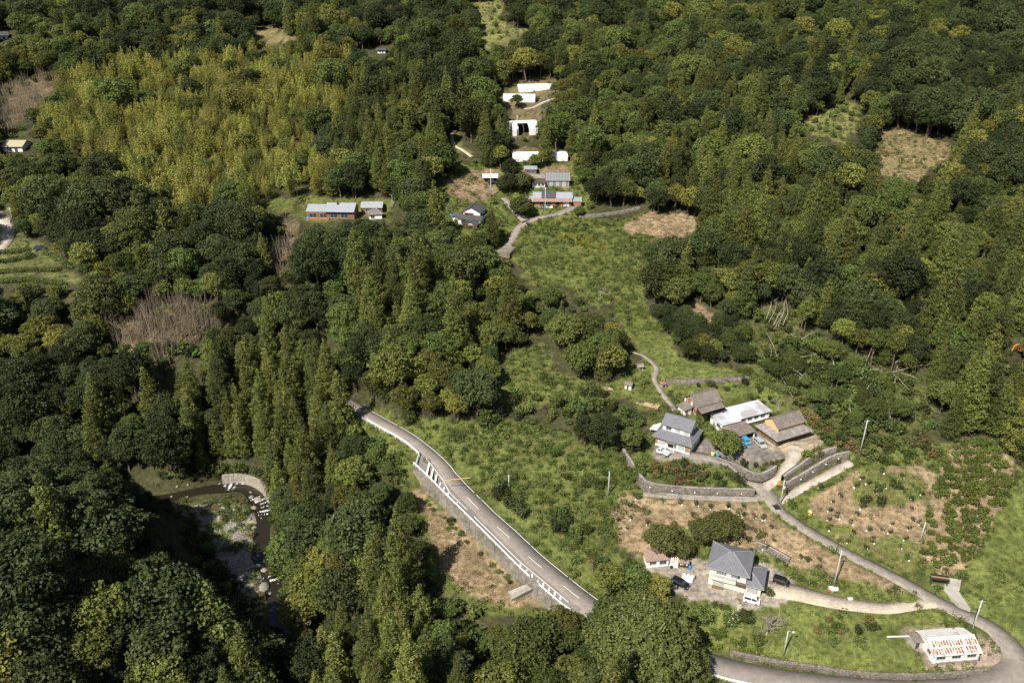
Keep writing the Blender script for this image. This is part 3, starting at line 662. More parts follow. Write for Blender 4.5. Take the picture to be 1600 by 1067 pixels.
# --- the rust-striped shed at the hairpin
zs = ZPAD['shed']
t, W = place('metal_shed', 'white sheet-metal shed with rust-streaked roof inside the hairpin', 'shed', (1457.5, 1034.5), (1528, 1029), zs, 6.4)
walls(t, 0, 0, W, 6.4, -.4, 2.15, M_WHITE); gable(t, 0, 0, W, 6.4, 2.2, 1.25, M_RUST, .35, 'x', .5, M_WHITE)
rr = random.Random(4)
k1 = 1.25 / 3.2
nr = 17
for k in range(nr):
    x = -.3 + (W + .6) * k / nr; x2 = x + (W + .6) / nr * .78
    for lo, hi in ((-.3, 1.25), (1.3, 2.7)):
        if rr.random() < .1: continue
        a, b_ = lo + rr.uniform(0, .25), hi - rr.uniform(0, .3)
        xa = x + rr.uniform(0, .1)
        MB().slab([(xa, a, 2.2 + k1 * a + .022), (x2, a, 2.2 + k1 * a + .022), (x2, b_, 2.2 + k1 * b_ + .022), (xa, b_, 2.2 + k1 * b_ + .022)], .018).build('rusted_sheet', M_RUSTRED, t)
    if rr.random() < .4:
        MB().slab([(x + .1, 4.9, 2.2 + k1 * 1.5 + .022), (x + .25, 4.9, 2.2 + k1 * 1.5 + .022), (x + .25, 3.6, 2.2 + k1 * 2.8 + .022), (x + .1, 3.6, 2.2 + k1 * 2.8 + .022)], .018).build('rusted_sheet', M_RUSTRED, t)
for k in range(3): window(t, W * (.05 + .34 * k), .75, W * .2, 1.0, 0, 'f', M_GLASS, 3)
for k in range(2): MB().box(W * (.28 + .34 * k), -.05, -.05, W * (.36 + .34 * k), -.003, 1.9).build('door', M_WHITESHEET, t)
MB().box(.6, -.12, -.4, W, -.003, -.02).build('plinth', M_CONC, t)
window(t, 1.2, .8, 1.2, .9, 0, 'l')
t, W = place('outhouse', 'little grey outhouse standing against the rust-roofed shed', 'outhouse', (1427, 1013), (1440, 1012), zs, 2.0)
walls(t, 0, 0, W, 2.0, -.3, 1.8, M_ALU); mono(t, 0, 0, W, 2.0, 1.85, 2.05, M_SLATE, .15); MB().box(.3, -.05, 0, 1.1, -.003, 1.65).build('door', M_DKWOOD, t)
p, q = cast([(1386, 995), (1424, 994)]); mb = MB().tube([tuple(p + [0, 0, .12]), tuple(q + [0, 0, .12])], .16, 6); tag(mb.build('kerb_beam', M_WHITE), 'long white concrete kerb beam beside the rust-roofed shed', 'kerb')

# --- rack on the concrete apron
p = at(1467, 915)
t = thing('roadside_shelter', 'dark open-fronted wooden shelter on the pale concrete apron', 'shelter', p, rad(-12)); FOOTPRINTS.append((p.x - 1.8, p.y, 3.6, 1.4, rad(-12)))
MB().box(-1.7, 1.1, -.3, 1.7, 1.25, 1.9).build('back_wall', M_DKWOOD, t)
for x in (-1.7, 1.6): MB().box(x, 0, -.5, x + .1, 1.09, 1.8).build('side_wall', M_DKWOOD, t)
MB().slab([(-1.9, -.3, 1.85), (1.9, -.3, 1.85), (1.9, .35, 1.95), (-1.9, .35, 1.95)], .08).build('roof', M_DARK, t); MB().slab([(-1.9, .36, 1.96), (1.9, .36, 1.96), (1.9, .75, 2.0), (-1.9, .75, 2.0)], .08).build('roof_plank', M_ORANGE, t); MB().slab([(-1.9, .76, 2.01), (1.9, .76, 2.01), (1.9, 1.4, 2.08), (-1.9, 1.4, 2.08)], .08).build('roof', M_DARK, t)
for k in range(6): MB().box(-1.5 + k * .55, -.12, -.3, -1.35 + k * .55, .0, .35).build('slat', M_ALU, t)

APRON = [(1474, 921), (1479, 902), (1502, 905), (1499, 925), (1517, 951), (1499, 944)]
mb = MB(); mb.slab([tuple(on_plane(u, v, ZPAD['apron'] + .1)) for u, v in APRON], .9); tag(mb.build('concrete_apron', mat('apron_concrete', (.40, .385, .35), .9, noise=.15, nscale=1.0, second=(.33, .31, .27), sscale=.5)), kind='structure')
# --- village yard: grey-roofed house
zy = ZPAD['yard']
t, W = place('farmhouse', 'two-storey grey-tiled house with ochre panels behind the parked pickup', 'house', (1022, 694), (1077, 710.5), zy, 8)
D = 8.0
walls(t, .3, 0, W, D, -.4, 2.85, M_WHITE)
x0, x1, y0, y1 = 1.2, W - 1.1, 2.2, 7.4
walls(t, x0, y0, x1, y1, 2.86, 5.75, M_WHITE, 'upper_wall')
gable(t, x0, y0, x1, y1, 5.85, 1.6, M_TILE, .45, 'x', .52, M_WHITE, name='upper_roof')
sk = MB(); o_ = .8; ze, zi = 2.85, 3.95
X0, Y0, X1, Y1 = -.2 - .3, -o_, W + .6, D + .5
sk.slab([(X0, Y0, ze), (X1, Y0, ze), (x1, y0 - .01, zi), (x0, y0 - .01, zi)], .14); sk.slab([(X1, Y0, ze), (X1, Y1, ze), (x1 + .01, y1, zi), (x1 + .01, y0, zi)], .14)
sk.slab([(X1, Y1, ze), (X0, Y1, ze), (x0, y1 + .01, zi), (x1, y1 + .01, zi)], .14); sk.slab([(X0, Y1, ze), (X0, Y0, ze), (x0 - .01, y0, zi), (x0 - .01, y1, zi)], .14)
lr = sk.build('lower_roof', M_TILE, t)
for p_, q_ in (((X0, Y0, ze), (x0, y0, zi)), ((X1, Y0, ze), (x1, y0, zi)), ((X1, Y1, ze), (x1, y1, zi))): MB().tube([(p_[0], p_[1], p_[2] + .04), (q_[0], q_[1], q_[2] + .04)], .11).build('hip_ridge', M_RIDGE, lr)
MB().box(W * .36, -1.5, 2.45, W * .62, -.01, 2.6).build('porch_roof', M_TILE, t)
for x in (W * .38, W * .6): MB().box(x - .07, -1.4, -.1, x + .07, -1.26, 2.44).build('porch_post', M_WHITE, t)
MB().box(W * .4, -.06, .1, W * .58, -.004, 2.2).build('door', M_DKWOOD, t); MB().box(W * .34, -1.6, -.3, W * .64, -.07, .12).build('step', M_CONC, t)
window(t, W * .12, .7, W * .2, 1.5, 0, 'f', M_CURT, 3); window(t, W * .67, .7, W * .17, 1.5, 0, 'f', M_CURT, 3)
for xa, xb in ((.3, W * .1), (W * .86, W - .05)): MB().box(xa, -.04, .5, xb, -.003, 2.6).build('timber_panel', M_ORANGE, t)
MB().box(.3, -.12, -.4, W, -.045, .45).build('plinth', M_WHITE, t)
for k in range(3): window(t, x0 + .9 + k * 2.4, 4.25, 1.5, 1.0, y0, 'f', M_CURT if k else M_GLASS, 2)
MB().box(x0 + .1, y0 - .04, 5.4, x1 - .1, y0 - .004, 5.6).build('timber_band', M_ORANGE, t)
window(t, 3.2, .8, 1.4, 1.2, W, 'r'); window(t, 4.0, 4.1, 1.2, .8, x1, 'r')
mono(t, -2.6, 3.2, -.6, 7.0, 2.2, 2.5, M_WHITESHEET, .1, name='lean_to_roof', along='x')
for x, y in ((-2.5, 3.3), (-2.5, 6.9)): MB().box(x - .05, y - .05, -.4, x + .05, y + .05, 2.15).build('post', M_ALU, t)

# --- brown barn with rust-red boards
zb = ZPAD['barn']
t, W = place('barn', 'old barn with brown slate roof and rust-red board gable', 'barn', (1088, 650), (1123, 640), zb, 5.5)
walls(t, 0, 0, W, 5.6, -.8, 3.2, M_DKWOOD); gable(t, 0, 0, W, 5.6, 3.25, 1.9, M_SLATE, .5, 'x', .55, M_RUSTRED)
mono(t, .1, -1.9, W, -.2, 2.1, 2.75, M_SLATE, .3, name='lean_to_roof')
for k in range(6): MB().box(-.05, .15 + k * .93, -.5, -.003, .85 + k * .93, 3.1).build('wall_board', M_RUSTRED if k % 3 != 2 else M_WHITE, t)
for x in (.1, W / 2, W - .1): MB().box(x - .07, -1.9, -.8, x + .07, -1.76, 2.0).build('post', M_DKWOOD, t)
mono(t, -3.2, 1.2, -.6, 4.5, 2.0, 2.4, M_SLATE, .2, name='annex_roof', along='x'); walls(t, -3.0, 1.4, -.7, 4.3, -.8, 1.9, M_WHITE, 'annex_wall')
MB().box(-2.6, 1.33, -.3, -2.0, 1.396, 1.5).build('annex_door', M_RUSTRED, t)
t, W = place('privy', 'tiny red-walled store below the old barn', 'shed', (1058, 646), (1071, 654), zy + 1.0, 1.6)
walls(t, 0, 0, W, 1.6, -1.2, 1.3, M_RUSTRED); mono(t, 0, 0, W, 1.6, 1.34, 1.55, M_WHITESHEET, .15); window(t, W * .55, .2, .8, .7)

# --- long pale-roofed building
t, W = place('workshop', 'long white workshop with flat pale blue metal roof', 'workshop', (1128, 677), (1203, 657.5), zy, 5.4)
s1 = W * .33
walls(t, 0, 0, s1, 5.4, -.4, 2.8, M_WHITE); walls(t, s1 + .003, .6, W, 5.9, -.4, 2.95, M_WHITE, 'rear_wall')
mono(t, 0, 0, s1, 5.4, 2.85, 3.05, M_BLUEROOF, .45); mono(t, s1 + .45, .6, W, 5.9, 3.0, 3.3, M_BLUEROOF, .45, name='rear_roof')
window(t, 1.0, 1.0, 1.6, 1.1, 0, 'l'); MB().box(-.05, 3.2, -.2, -.003, 4.1, 1.9).build('door', M_ALU, t)
window(t, 1.0, 1.2, 2.2, 1.0, 0, 'f')
for k in range(4): window(t, s1 + 1.2 + k * 2.2, 1.5, 1.4, .8, .6, 'f')
MB().box(s1 + .6, .1, 1.0, W - .5, .597, 1.12).build('ledge', M_WHITESHEET, t)

# --- carport
t, W = place('carport', 'slate-roofed carport with white posts in front of the workshop', 'carport', (1150, 692), (1178, 684), zy, 3.6)
mono(t, -1.2, 0, W, 4.2, 2.2, 2.75, M_SLATE, .3)
for k in range(3): MB().box(W * k / 2 - .9 * (k == 0) - .14, -.02, -.3, W * k / 2 - .9 * (k == 0) + .14, .26, 2.1).build('post', M_WHITE, t)
MB().box(-1.2, 4.0, -.3, W, 4.15, 2.6).build('back_wall', M_DKWOOD, t)

# --- tiled barn with ochre gable
t, W = place('tiled_barn', 'brown-tiled barn with ochre plaster gable beside the sandy forecourt', 'barn', (1213, 698), (1262, 683), zy, 7.6)
D = 7.4
walls(t, 0, 0, W, D, -.4, 2.5, M_DKWOOD)
x0, x1, y0, y1 = 1.5, W - .5, 1.7, D - .6
walls(t, x0, y0, x1, y1, 2.51, 4.5, M_OCHRE, 'upper_wall'); gable(t, x0, y0, x1, y1, 4.55, 1.7, M_SLATE, .4, 'x', .5, M_OCHRE, name='upper_roof')
sk = MB(); ze, zi = 2.45, 3.2; X0, Y0, X1, Y1 = -1.0, -1.0, W + .7, D + .4
sk.slab([(X0, Y0, ze), (X1, Y0, ze), (x1, y0 - .01, zi), (x0, y0 - .01, zi)], .14); sk.slab([(X1, Y0, ze), (X1, Y1, ze), (x1 + .01, y1, zi), (x1 + .01, y0, zi)], .14)
sk.slab([(X1, Y1, ze), (X0, Y1, ze), (x0, y1 + .01, zi), (x1, y1 + .01, zi)], .14); sk.slab([(X0, Y1, ze), (X0, Y0, ze), (x0 - .01, y0, zi), (x0 - .01, y1, zi)], .14)
sk.build('lower_roof', M_OLDTILE, t)
for x in (.3, W * .35, W * .68, W - .3): MB().box(x - .09, -.12, -.3, x + .09, -.003, 2.4).build('post', M_WOOD, t)
for k in range(3): MB().box(W * (.06 + .31 * k), -.05, 0, W * (.3 + .31 * k), -.003, 2.1).build('door', M_DARK, t)
MB().box(-.9, -.2, -.3, -.1, D, .25).build('plinth', M_CONC, t)
for k in range(5): MB().box(-.06, .2 + k * 1.4, .3, -.003, 1.4 + k * 1.4, 2.3).build('wall_board', M_WOOD, t)

# --- small huts by the footpath
for (A, B, lab, rm) in (((976, 607), (986, 609), 'small wooden hut with slate roof and yellow box below the footpath', M_SLATE), ((998, 580), (1005, 579), 'tiny grey store at the edge of the trees by the footpath', M_OLDTILE)):
    z_ = at(*A).z; t, W = place('hut', lab, 'hut', A, B, z_, 1.8); walls(t, 0, 0, W, 1.8, -.6, 1.5, M_WHITE if rm is M_SLATE else M_CONC); gable(t, 0, 0, W, 1.8, 1.5, .4, rm, .25, 'x', .5)
    MB().box(W * .3, -.04, -.2, W * .6, -.003, 1.2).build('door', M_DKWOOD, t)
for A, r_ in (((948, 608), .3), ((1012, 632), -.45)):
    p = at(*A); t = thing('straw_bed', 'flat tan planting bed covered in straw mats ' + ('among the bushes' if r_ > 0 else 'beside the footpath'), 'bed', p, r_); MB().box(-3.2 if r_ < 0 else -1.6, -1.0, -.3, 3.2 if r_ < 0 else 1.6, 1.0, .22).build('mat', mat('straw_mat', (.42, .32, .2), .9, noise=.2), t); MB().box(-3.3 if r_ < 0 else -1.7, -1.1, -.4, 3.3 if r_ < 0 else 1.7, 1.1, .08).build('edging', M_WOOD, t)
z_ = at(1036, 603).z; t, W = place('kiln', 'little red-roofed stone store at the end of the terrace wall', 'shed', (1034, 606), (1041, 605), z_, 1.3); walls(t, 0, 0, W, 1.3, -.5, 1.0, M_CONC); mono(t, 0, 0, W, 1.3, 1.04, 1.2, M_RUSTRED, .15); MB().box(W * .3, -.04, 0, W * .7, -.003, .8).build('opening_shade', M_DARK, t)  # a dark panel stands in for the shade inside the doorway

# --- upper hamlet
zf = ZPAD['farm']
t, W = place('old_farmhouse', 'long low farmhouse with patchwork tile and silver metal roof', 'farmhouse', (834, 323), (893, 323.5), zf, 8)
D = 7.5
walls(t, 0, 0, W, D, -.4, 2.5, M_WOOD)
a, b_ = W * .20, W * .58
def roofpart(xa, xb, zr, ze, m, nm, ov=.35): return gable(t, xa, 1.2, xb, D, ze, zr - ze, m, 0.0, 'x', .55, None, .14, nm)
roofpart(-.4, a, 4.3, 2.9, M_METAL, 'metal_roof'); roofpart(a + .01, b_, 4.9, 3.1, M_TILE2, 'tile_roof'); roofpart(b_ + .01, W + .4, 4.3, 2.9, M_METAL, 'metal_roof')
MB().slab([(-.3, -1.0, 2.25), (W + .2, -1.0, 2.25), (W + .2, 1.18, 2.85), (-.3, 1.18, 2.85)], .1).build('eave_roof', M_PINKROOF, t)
for k, (fa, fb, m_) in enumerate(((.03, .13, M_ORANGE), (.48, .57, M_ORANGE), (.70, .76, M_ORANGE), (.78, .93, M_WHITE))): MB().box(W * fa, -.06, .1, W * fb, -.003, 2.1).build('shutter', m_, t)
for k in range(3): window(t, W * (.15 + .11 * k), .5, W * .095, 1.6, 0, 'f', M_GLASS, 2)
MB().box(W * .12, -1.6, -.3, W * .5, -.1, .3).build('veranda', M_WHITE, t); MB().box(W * .60, -.05, 0, W * .67, -.003, 2.1).build('door', M_DARK, t)
gable(t, -4.0, .2, -1.4, 3.2, 2.0, .9, M_WHITESHEET, .25, 'y', .5, M_WOOD, name='side_roof'); walls(t, -4.0, .2, -1.4, 3.2, -.4, 1.95, M_WOOD, 'side_wall')
mono(t, -1.4, -.6, -.5, 4, 2.1, 2.9, M_METAL, .3, name='lean_to_roof')
walls(t, W + .45, .5, W + 3.6, 4, -.4, 2.0, M_ORANGE, 'annex_wall'); mono(t, W + .45, .5, W + 3.6, 4, 2.05, 2.6, M_METAL, .3, name='annex_roof')
zf = ZPAD['farm_sheds']
t, W = place('metal_barn', 'grey metal barn with ribbed zinc roof behind the old farmhouse', 'barn', (853.5, 292), (889, 292), zf, 7)
wedge(t, 0, 0, W, 6.5, -.4, 2.6, 3.0, M_ALU); gable(t, 0, 0, W, 6.5, 2.7, 1.9, M_ZINC, .4, 'x', .6, M_ALU)
for k in range(7): MB().box(W * (.02 + .14 * k), -.05, -.2, W * (.13 + .14 * k), -.003, 2.3).build('wall_sheet', M_ALU if k % 2 else M_ZINC, t)
t, W = place('tool_barn', 'low barn with dark sheet roof and open windows beside the metal barn', 'barn', (832, 293), (851.5, 293), zf, 6)
wedge(t, 0, 0, W, 6, -.4, 1.9, 2.4, M_WHITE); mono(t, 0, 0, W, 3.2, 2.0, 2.5, M_DKWOOD, .4); mono(t, -2.5, 3.65, W, 7, 2.8, 3.4, M_OLDTILE, .3, name='rear_roof'); walls(t, -2.4, 3.7, W - .2, 6.9, -.4, 2.7, M_WHITE, 'rear_wall')
for k in range(3): window(t, W * (.1 + .3 * k), .6, W * .24, .9)
z2 = at(828, 270).z
t, W = place('hillside_shed', 'small shed with pale blue roof above the tool barn', 'shed', (820, 272), (838, 272), z2, 3)
wedge(t, 0, 0, W, 3, -1, 1.9, 2.3, M_WOOD); mono(t, 0, 0, W, 3, 1.95, 2.4, M_METAL, .35)
for k in range(2): window(t, W * (.15 + .4 * k), .5, W * .3, .9)
zt = ZPAD['tinyshed']
t, W = place('open_shed', 'white-roofed open shed on the brown field above the farmhouse', 'shed', (755, 286), (777, 286), zt, 3.4)
gable(t, 0, 0, W, 3.4, 2.3, .7, M_WHITESHEET, .3, 'x', .5, M_WHITE); MB().box(0, 3.2, -.4, W, 3.35, 2.25).build('back_wall', M_DKWOOD, t)
for x in (.05, W * .5, W - .05): MB().box(x - .07, 0, -.4, x + .07, .14, 2.25).build('post', M_WOOD, t)
walls(t, .2, 1.2, W * .42, 3.1, -.3, 1.6, M_WOOD, 'crate_stack')
zc = ZPAD['cottage']
t, W = place('cottage', 'white-gabled cottage with dark tile roof above lower grey roofs', 'cottage', (722, 348), (748, 350.5), zc, 6.5)
walls(t, 0, 1.5, W, 7.5, -.4, 4.2, M_WHITE); gable(t, 0, 1.5, W, 7.5, 4.25, 1.7, M_TILE2, .6, 'y', .46, M_WHITE)
MB().box(.3, .5, 3.5, W * .6, 1.48, 3.6).build('awning', M_RUSTRED, t); window(t, .5, 2.3, 2.4, 1.0, 1.5, 'f'); window(t, 2.4, 2.5, 1.2, 1.0, W, 'r')
gable(t, -.6, -2.6, W + 1.6, 1.2, 2.4, .8, M_TILE2, .3, 'x', .6, M_WHITE, name='front_roof'); walls(t, -.5, -2.5, W + 1.5, 1.1, -.5, 2.35, M_WHITE, 'front_wall')
gable(t, -3.8, 0, -.9, 4, 2.2, .8, M_TILE2, .3, 'x', .5, M_WHITE, name='side_roof'); walls(t, -3.7, .1, -1.0, 3.9, -.5, 2.15, M_WHITE, 'side_wall')
gable(t, W * .45, -6.2, W + 1.5, -3.4, 1.7, .8, M_TILE2, .3, 'y', .5, M_WHITE, name='porch_roof'); walls(t, W * .5, -6.1, W + 1.4, -3.5, -1.5, 1.65, M_WOOD, 'porch_wall')
window(t, .6, .6, 2.2, 1.3, -2.5, 'f')
MB().box(W + .05, 2.0, -.3, W + 1.8, 6, 2.4).build('annex', M_DKWOOD, t)
p = at(703, 337); t = thing('blue_tarp', 'crumpled blue tarpaulin lying beside the cottage', 'tarpaulin', p)
mb = MB(); rr = random.Random(3)
nx_, ny_ = 14, 4; gz = [[.15 + .45 * rr.random() * math.sin(math.pi * j / 3) for j in range(ny_)] for i in range(nx_)]
for i in range(nx_ - 1):
    for j in range(ny_ - 1): mb.face([(-3 + i * .45, j * .5, gz[i][j]), (-3 + (i + 1) * .45, j * .5, gz[i + 1][j]), (-3 + (i + 1) * .45, (j + 1) * .5, gz[i + 1][j + 1]), (-3 + i * .45, (j + 1) * .5, gz[i][j + 1])])
mb.build('sheet', M_BLUE, t); MB().tube([(-3, .9, .1), (3, .9, .12)], .2).build('roll', M_BLUE, t)
zz = ZPAD['slab']
q4 = [on_plane(u, v, zz + 1.0) for u, v in ((775, 393), (796, 397), (806, 386), (790, 383))]
t = thing('concrete_platform', 'old concrete slab platform at the end of the hill lane', 'platform', q4[0]); MB().slab([tuple(p - q4[0]) for p in q4], 1.6).build('slab', M_WALLC, t)
MB().box(2.2, .2, -2.6, 2.8, .8, -.02).build('pier', M_CONC, t)
zl = ZPAD['long']
t, W = place('long_house', 'long house with pale grey metal roof and orange timber deck', 'house', (479.5, 342), (554, 343), zl, 7.5)
D = 7.2; k_ = W * .39
walls(t, 0, 0, W, D, -.4, 2.7, M_WOOD); 
gable(t, -.2, 0, k_ - .01, D, 2.8, 1.5, M_METAL, .0, 'x', .6, M_WOOD, name='low_roof'); gable(t, k_, -.8, W + .2, D + .3, 3.0, 2.0, M_METAL, .0, 'x', .6, M_WOOD, name='high_roof')
MB().box(k_ + 4, 3.0, 4.0, k_ + 4.5, 3.5, 5.6).build('chimney', M_DARK, t); MB().box(.6, -1.8, -.5, W * .48, -.01, .35).build('deck', M_ORANGE, t); MB().box(.6, -1.85, .36, W * .48, -1.75, 1.0).build('deck_railing', M_ORANGE, t)
for k in range(4): window(t, W * (.06 + .22 * k), .5, W * .15, 1.7, 0, 'f', M_GLASS, 2)
t, W = place('white_roof_shed', 'shed with pale metal roof beside the long house', 'shed', (565, 333), (597, 333), zl, 5)
walls(t, 0, 0, W, 4.6, -.4, 2.2, M_RUSTRED); gable(t, 0, 0, W, 4.6, 2.3, 1.3, M_METAL, .35, 'x', .6, M_WHITE); window(t, W * .2, .6, 1.6, 1.0)
t, W = place('store_house', 'small store with dark hipped tile roof by the white-roofed shed', 'store', (577, 343), (597, 342), zl, 4)
walls(t, 0, 0, W, 3.6, -.6, 1.9, M_WHITE); hip(t, 0, 0, W, 3.6, 1.95, 1.5, M_SLATE, .4, .42, .58); window(t, .6, .4, 1.4, 1.0)
p = on_plane(481.5, 343.5, zl); t = thing('water_drum', 'blue water drum at the corner of the long house', 'drum', p); MB().lathe([(.55, 0), (.6, .1), (.6, 1.0), (.5, 1.1), (.1, 1.15)]).build('barrel', M_BLUE, t, True); MB().lathe([(.2, 1.15), (.2, 1.22)]).build('lid', M_DARK, t)

# --- greenhouses
def greenhouse(A, B, z, D, h, lab, torn=False):
    t, W = place('greenhouse', lab, 'greenhouse', A, B, z, D)
    prof = [(0, -.3), (0, h * .5), (D * .08, h * .72), (D * .25, h * .92), (D * .5, h), (D * .75, h * .92), (D * .92, h * .72), (D, h * .5), (D, -.3)]
    nb = max(5, int(W / 2.2))
    for k in range(nb):
        x0, x1 = W * k / nb + .02, W * (k + 1) / nb - .02; mb = MB()
        if torn and k in (1, 2): pr = prof[3:]
        else: pr = prof
        for i in range(len(pr) - 1): mb.face([(x0, *pr[i]), (x1, *pr[i]), (x1, *pr[i + 1]), (x0, *pr[i + 1])])
        mb.build('cover_sheet', M_WHITESHEET, t)
    for k in range(nb + 1):
        MB().tube([(W * k / nb, y_, z_ + .02) for y_, z_ in prof], .035, 4).build('hoop', M_ALU, t)
    for x in (0, W): 
        mb = MB(); mb.face([(x, y_, z_) for y_, z_ in prof]); mb.build('end_sheet', M_WHITESHEET, t)
    MB().box(W * .4, -.35, -.4, W * .45, -.3, .6).build('stake', M_WOOD, t)
    return t
greenhouse((811, 144), (866, 142.5), ZPAD['gh1'], 6.5, 3.2, 'long white plastic greenhouse highest on the slope')
greenhouse((786, 159), (836, 159.5), ZPAD['gh2'], 5.5, 3.2, 'white plastic greenhouse half hidden by a broad tree above the track')
greenhouse((802, 213), (843, 211), ZPAD['gh3'], 13, 5.2, 'tall white plastic greenhouse with a torn front sheet', True)
greenhouse((801, 253), (887, 252), ZPAD['gh4'], 5.5, 3.4, 'long white plastic greenhouse behind the tool barn')

# --- far roofs
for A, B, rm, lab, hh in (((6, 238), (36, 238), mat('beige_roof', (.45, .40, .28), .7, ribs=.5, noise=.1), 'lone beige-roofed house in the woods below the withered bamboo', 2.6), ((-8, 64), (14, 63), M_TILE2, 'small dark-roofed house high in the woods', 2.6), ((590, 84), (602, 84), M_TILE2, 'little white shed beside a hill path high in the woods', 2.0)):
    z_ = at(*A).z; t, W = place('house' if hh > 2.2 else 'shed', lab, 'house' if hh > 2.2 else 'shed', A, B, z_, 5)
    d_ = 7 if hh > 2.2 else 3; walls(t, 0, 0, W, d_, -1.5, hh, M_WHITE); gable(t, 0, 0, W, d_, hh + .05, 1.6 if hh > 2.2 else .7, rm, .6, 'x', .5, M_WHITE); window(t, W * .2, .6, W * .25, 1.1); MB().box(W * .6, -.06, -.4, W * .75, -.003, 1.7).build('door', M_DKWOOD, t)

# ------------------------------------------------------------------ retaining wall, guard rails, hatch paint, yellow sleeve
nrm = np.gradient(RD[:, :2], axis=0); nrm /= np.linalg.norm(nrm, axis=1, keepdims=True); NR = np.column_stack([nrm[:, 1], -nrm[:, 0]])
def edge_pts(pix, zoff=0.06):
    """points of the road plane under pixels"""
    out = []
    for u, v in pix:
        z = RD[near_i(u, v), 2] + zoff
        out.append(on_plane(u, v, z))
    return out
EDGE = smooth_line(np.array([tuple(p) for p in edge_pts([(646, 726), (663, 741), (700, 778), (735, 812), (770, 847), (812, 889), (832, 907), (848, 921), (875, 944), (900, 962)])]), 1.0)
apron = [(666, 713), (646, 725.5), (663, 740), (700, 777), (735, 811), (770, 846), (812, 888), (832, 906), (850, 922), (880, 945), (892, 950), (893, 938), (850, 905), (812, 873), (770, 832), (740, 803), (715, 782), (700, 763), (690, 742)]
pp = edge_pts(apron, .05); c0 = sum((Vector(p) for p in pp), Vector()) / len(pp)
mb = MB()
k = 10
for i in range(k - 1):
    pass
L_, R_ = EDGE, None
iL = [near_i(*[float(a) for a in project(e)[:2]]) for e in EDGE]
va, fa = [], []
for e, i in zip(EDGE, iL):
    c = RD[i]; va += [(e[0], e[1], c[2] + .052), (c[0] + NR[i, 0] * c[3] * .5, c[1] + NR[i, 1] * c[3] * .5, c[2] + .052)]
for i in range(len(EDGE) - 1): fa.append((2 * i, 2 * i + 1, 2 * i + 3, 2 * i + 2))
o = link('road_apron', mesh_np('road_apron', va, fa, [ASPH])); tag(o, kind='structure')
tw = thing('retaining_wall', 'long stained concrete retaining wall under the guard-railed road', 'retaining wall', tuple(EDGE[0]))
for i in range(0, len(EDGE) - 2, 2):
    a, b = Vector(EDGE[i]), Vector(EDGE[min(i + 2, len(EDGE) - 1)]); d = (b - a); n = Vector((d.y, -d.x, 0)).normalized()
    lean = .8; top = .02; bot = -4.4; o_ = Vector(EDGE[0]); g = .03 * d.normalized()
    p = [a + g, b - g]; mb = MB(); jit = random.uniform(-.03, .03)
    f0 = [q + n * (.25 + jit) + Vector((0, 0, top)) - o_ for q in p]; f1 = [q + n * (lean + jit) + Vector((0, 0, bot)) - o_ for q in p]; g0 = [q - n * .25 + Vector((0, 0, top)) - o_ for q in p]; g1 = [q - n * .25 + Vector((0, 0, bot)) - o_ for q in p]
    mb.face([f0[0], f0[1], f1[1], f1[0]]).face([g0[0], g0[1], f0[1], f0[0]]).face([g0[1], g0[0], g1[0], g1[1]]).face([f0[0], f1[0], g1[0], g0[0]]).face([f0[1], g0[1], g1[1], f1[1]])
    mb.build('panel', M_WALLC, tw)
def guardrail(pts, label, every=2, h=.95, pipes=(.55, .9)):
    pts = [Vector(p) for p in pts]; o0 = pts[0]; t = thing('guard_rail', label, 'guard rail', o0)
    for h_ in pipes: MB().tube([p - o0 + Vector((0, 0, h_)) for p in pts], .085, 6).build('rail', M_WHITE, t)
    for i in range(0, len(pts), every):
        p = pts[i] - o0; MB().box(p.x - .06, p.y - .06, p.z - .4, p.x + .06, p.y + .06, p.z + pipes[-1]).build('post', M_WHITE, t)
    return t
i1 = int(np.argmin([(project(e)[0] - 832) ** 2 for e in EDGE])); i2 = int(np.argmin([(project(e)[0] - 845) ** 2 for e in EDGE]))
guardrail(EDGE[:i1], 'long white guard rail along the top of the retaining wall')
guardrail(EDGE[i2:], 'short white guard rail section past the wall steps')
i0, i3 = near_i(585, 655), near_i(666, 716)
up = np.column_stack([RD[:, :2] + NR * (RD[:, 3] + .25)[:, None], RD[:, 2] + .06])
guardrail(up[i0:i3], 'white guard rail on the narrow upper road before the widening')
guardrail([up[i3 - 1], EDGE[1]], 'dark short rail closing the hatched widening', 1)
ib0, ib1 = near_i(1060, 1030), near_i(1185, 1060)
guardrail(up[ib0:ib1], 'white guard rail at the bend beneath the great tree')
def paint_quad(px, w=1.4):
    (u0, v0), (u1, v1) = px; z = RD[near_i(u0, v0), 2] + .062
    q = [on_plane(u0 - w, v0, z), on_plane(u0 + w, v0, z), on_plane(u1 + w, v1, z), on_plane(u1 - w, v1, z)]
    o = MB().face(q).build('painted_stripe', PAINT, ROADSTRUCT); return o
for s in [((671, 722.6), (666.7, 741)), ((676.8, 731.6), (673.4, 747)), ((682.4, 741), (679.6, 754)), ((688.2, 752), (686.4, 760.5)), ((693.8, 761), (692.6, 767)), ((700.5, 769), (699.8, 774)), ((707, 777), (706.6, 780.5)), ((714, 784), (713.6, 787.5))]: paint_quad(s)
for k in range(8):
    u, v = 813.3 + 8.9 * k, 880 + 8.1 * k - .12 * k * k; paint_quad(((u, v), (u + .1, v + 6.0)), 1.35)
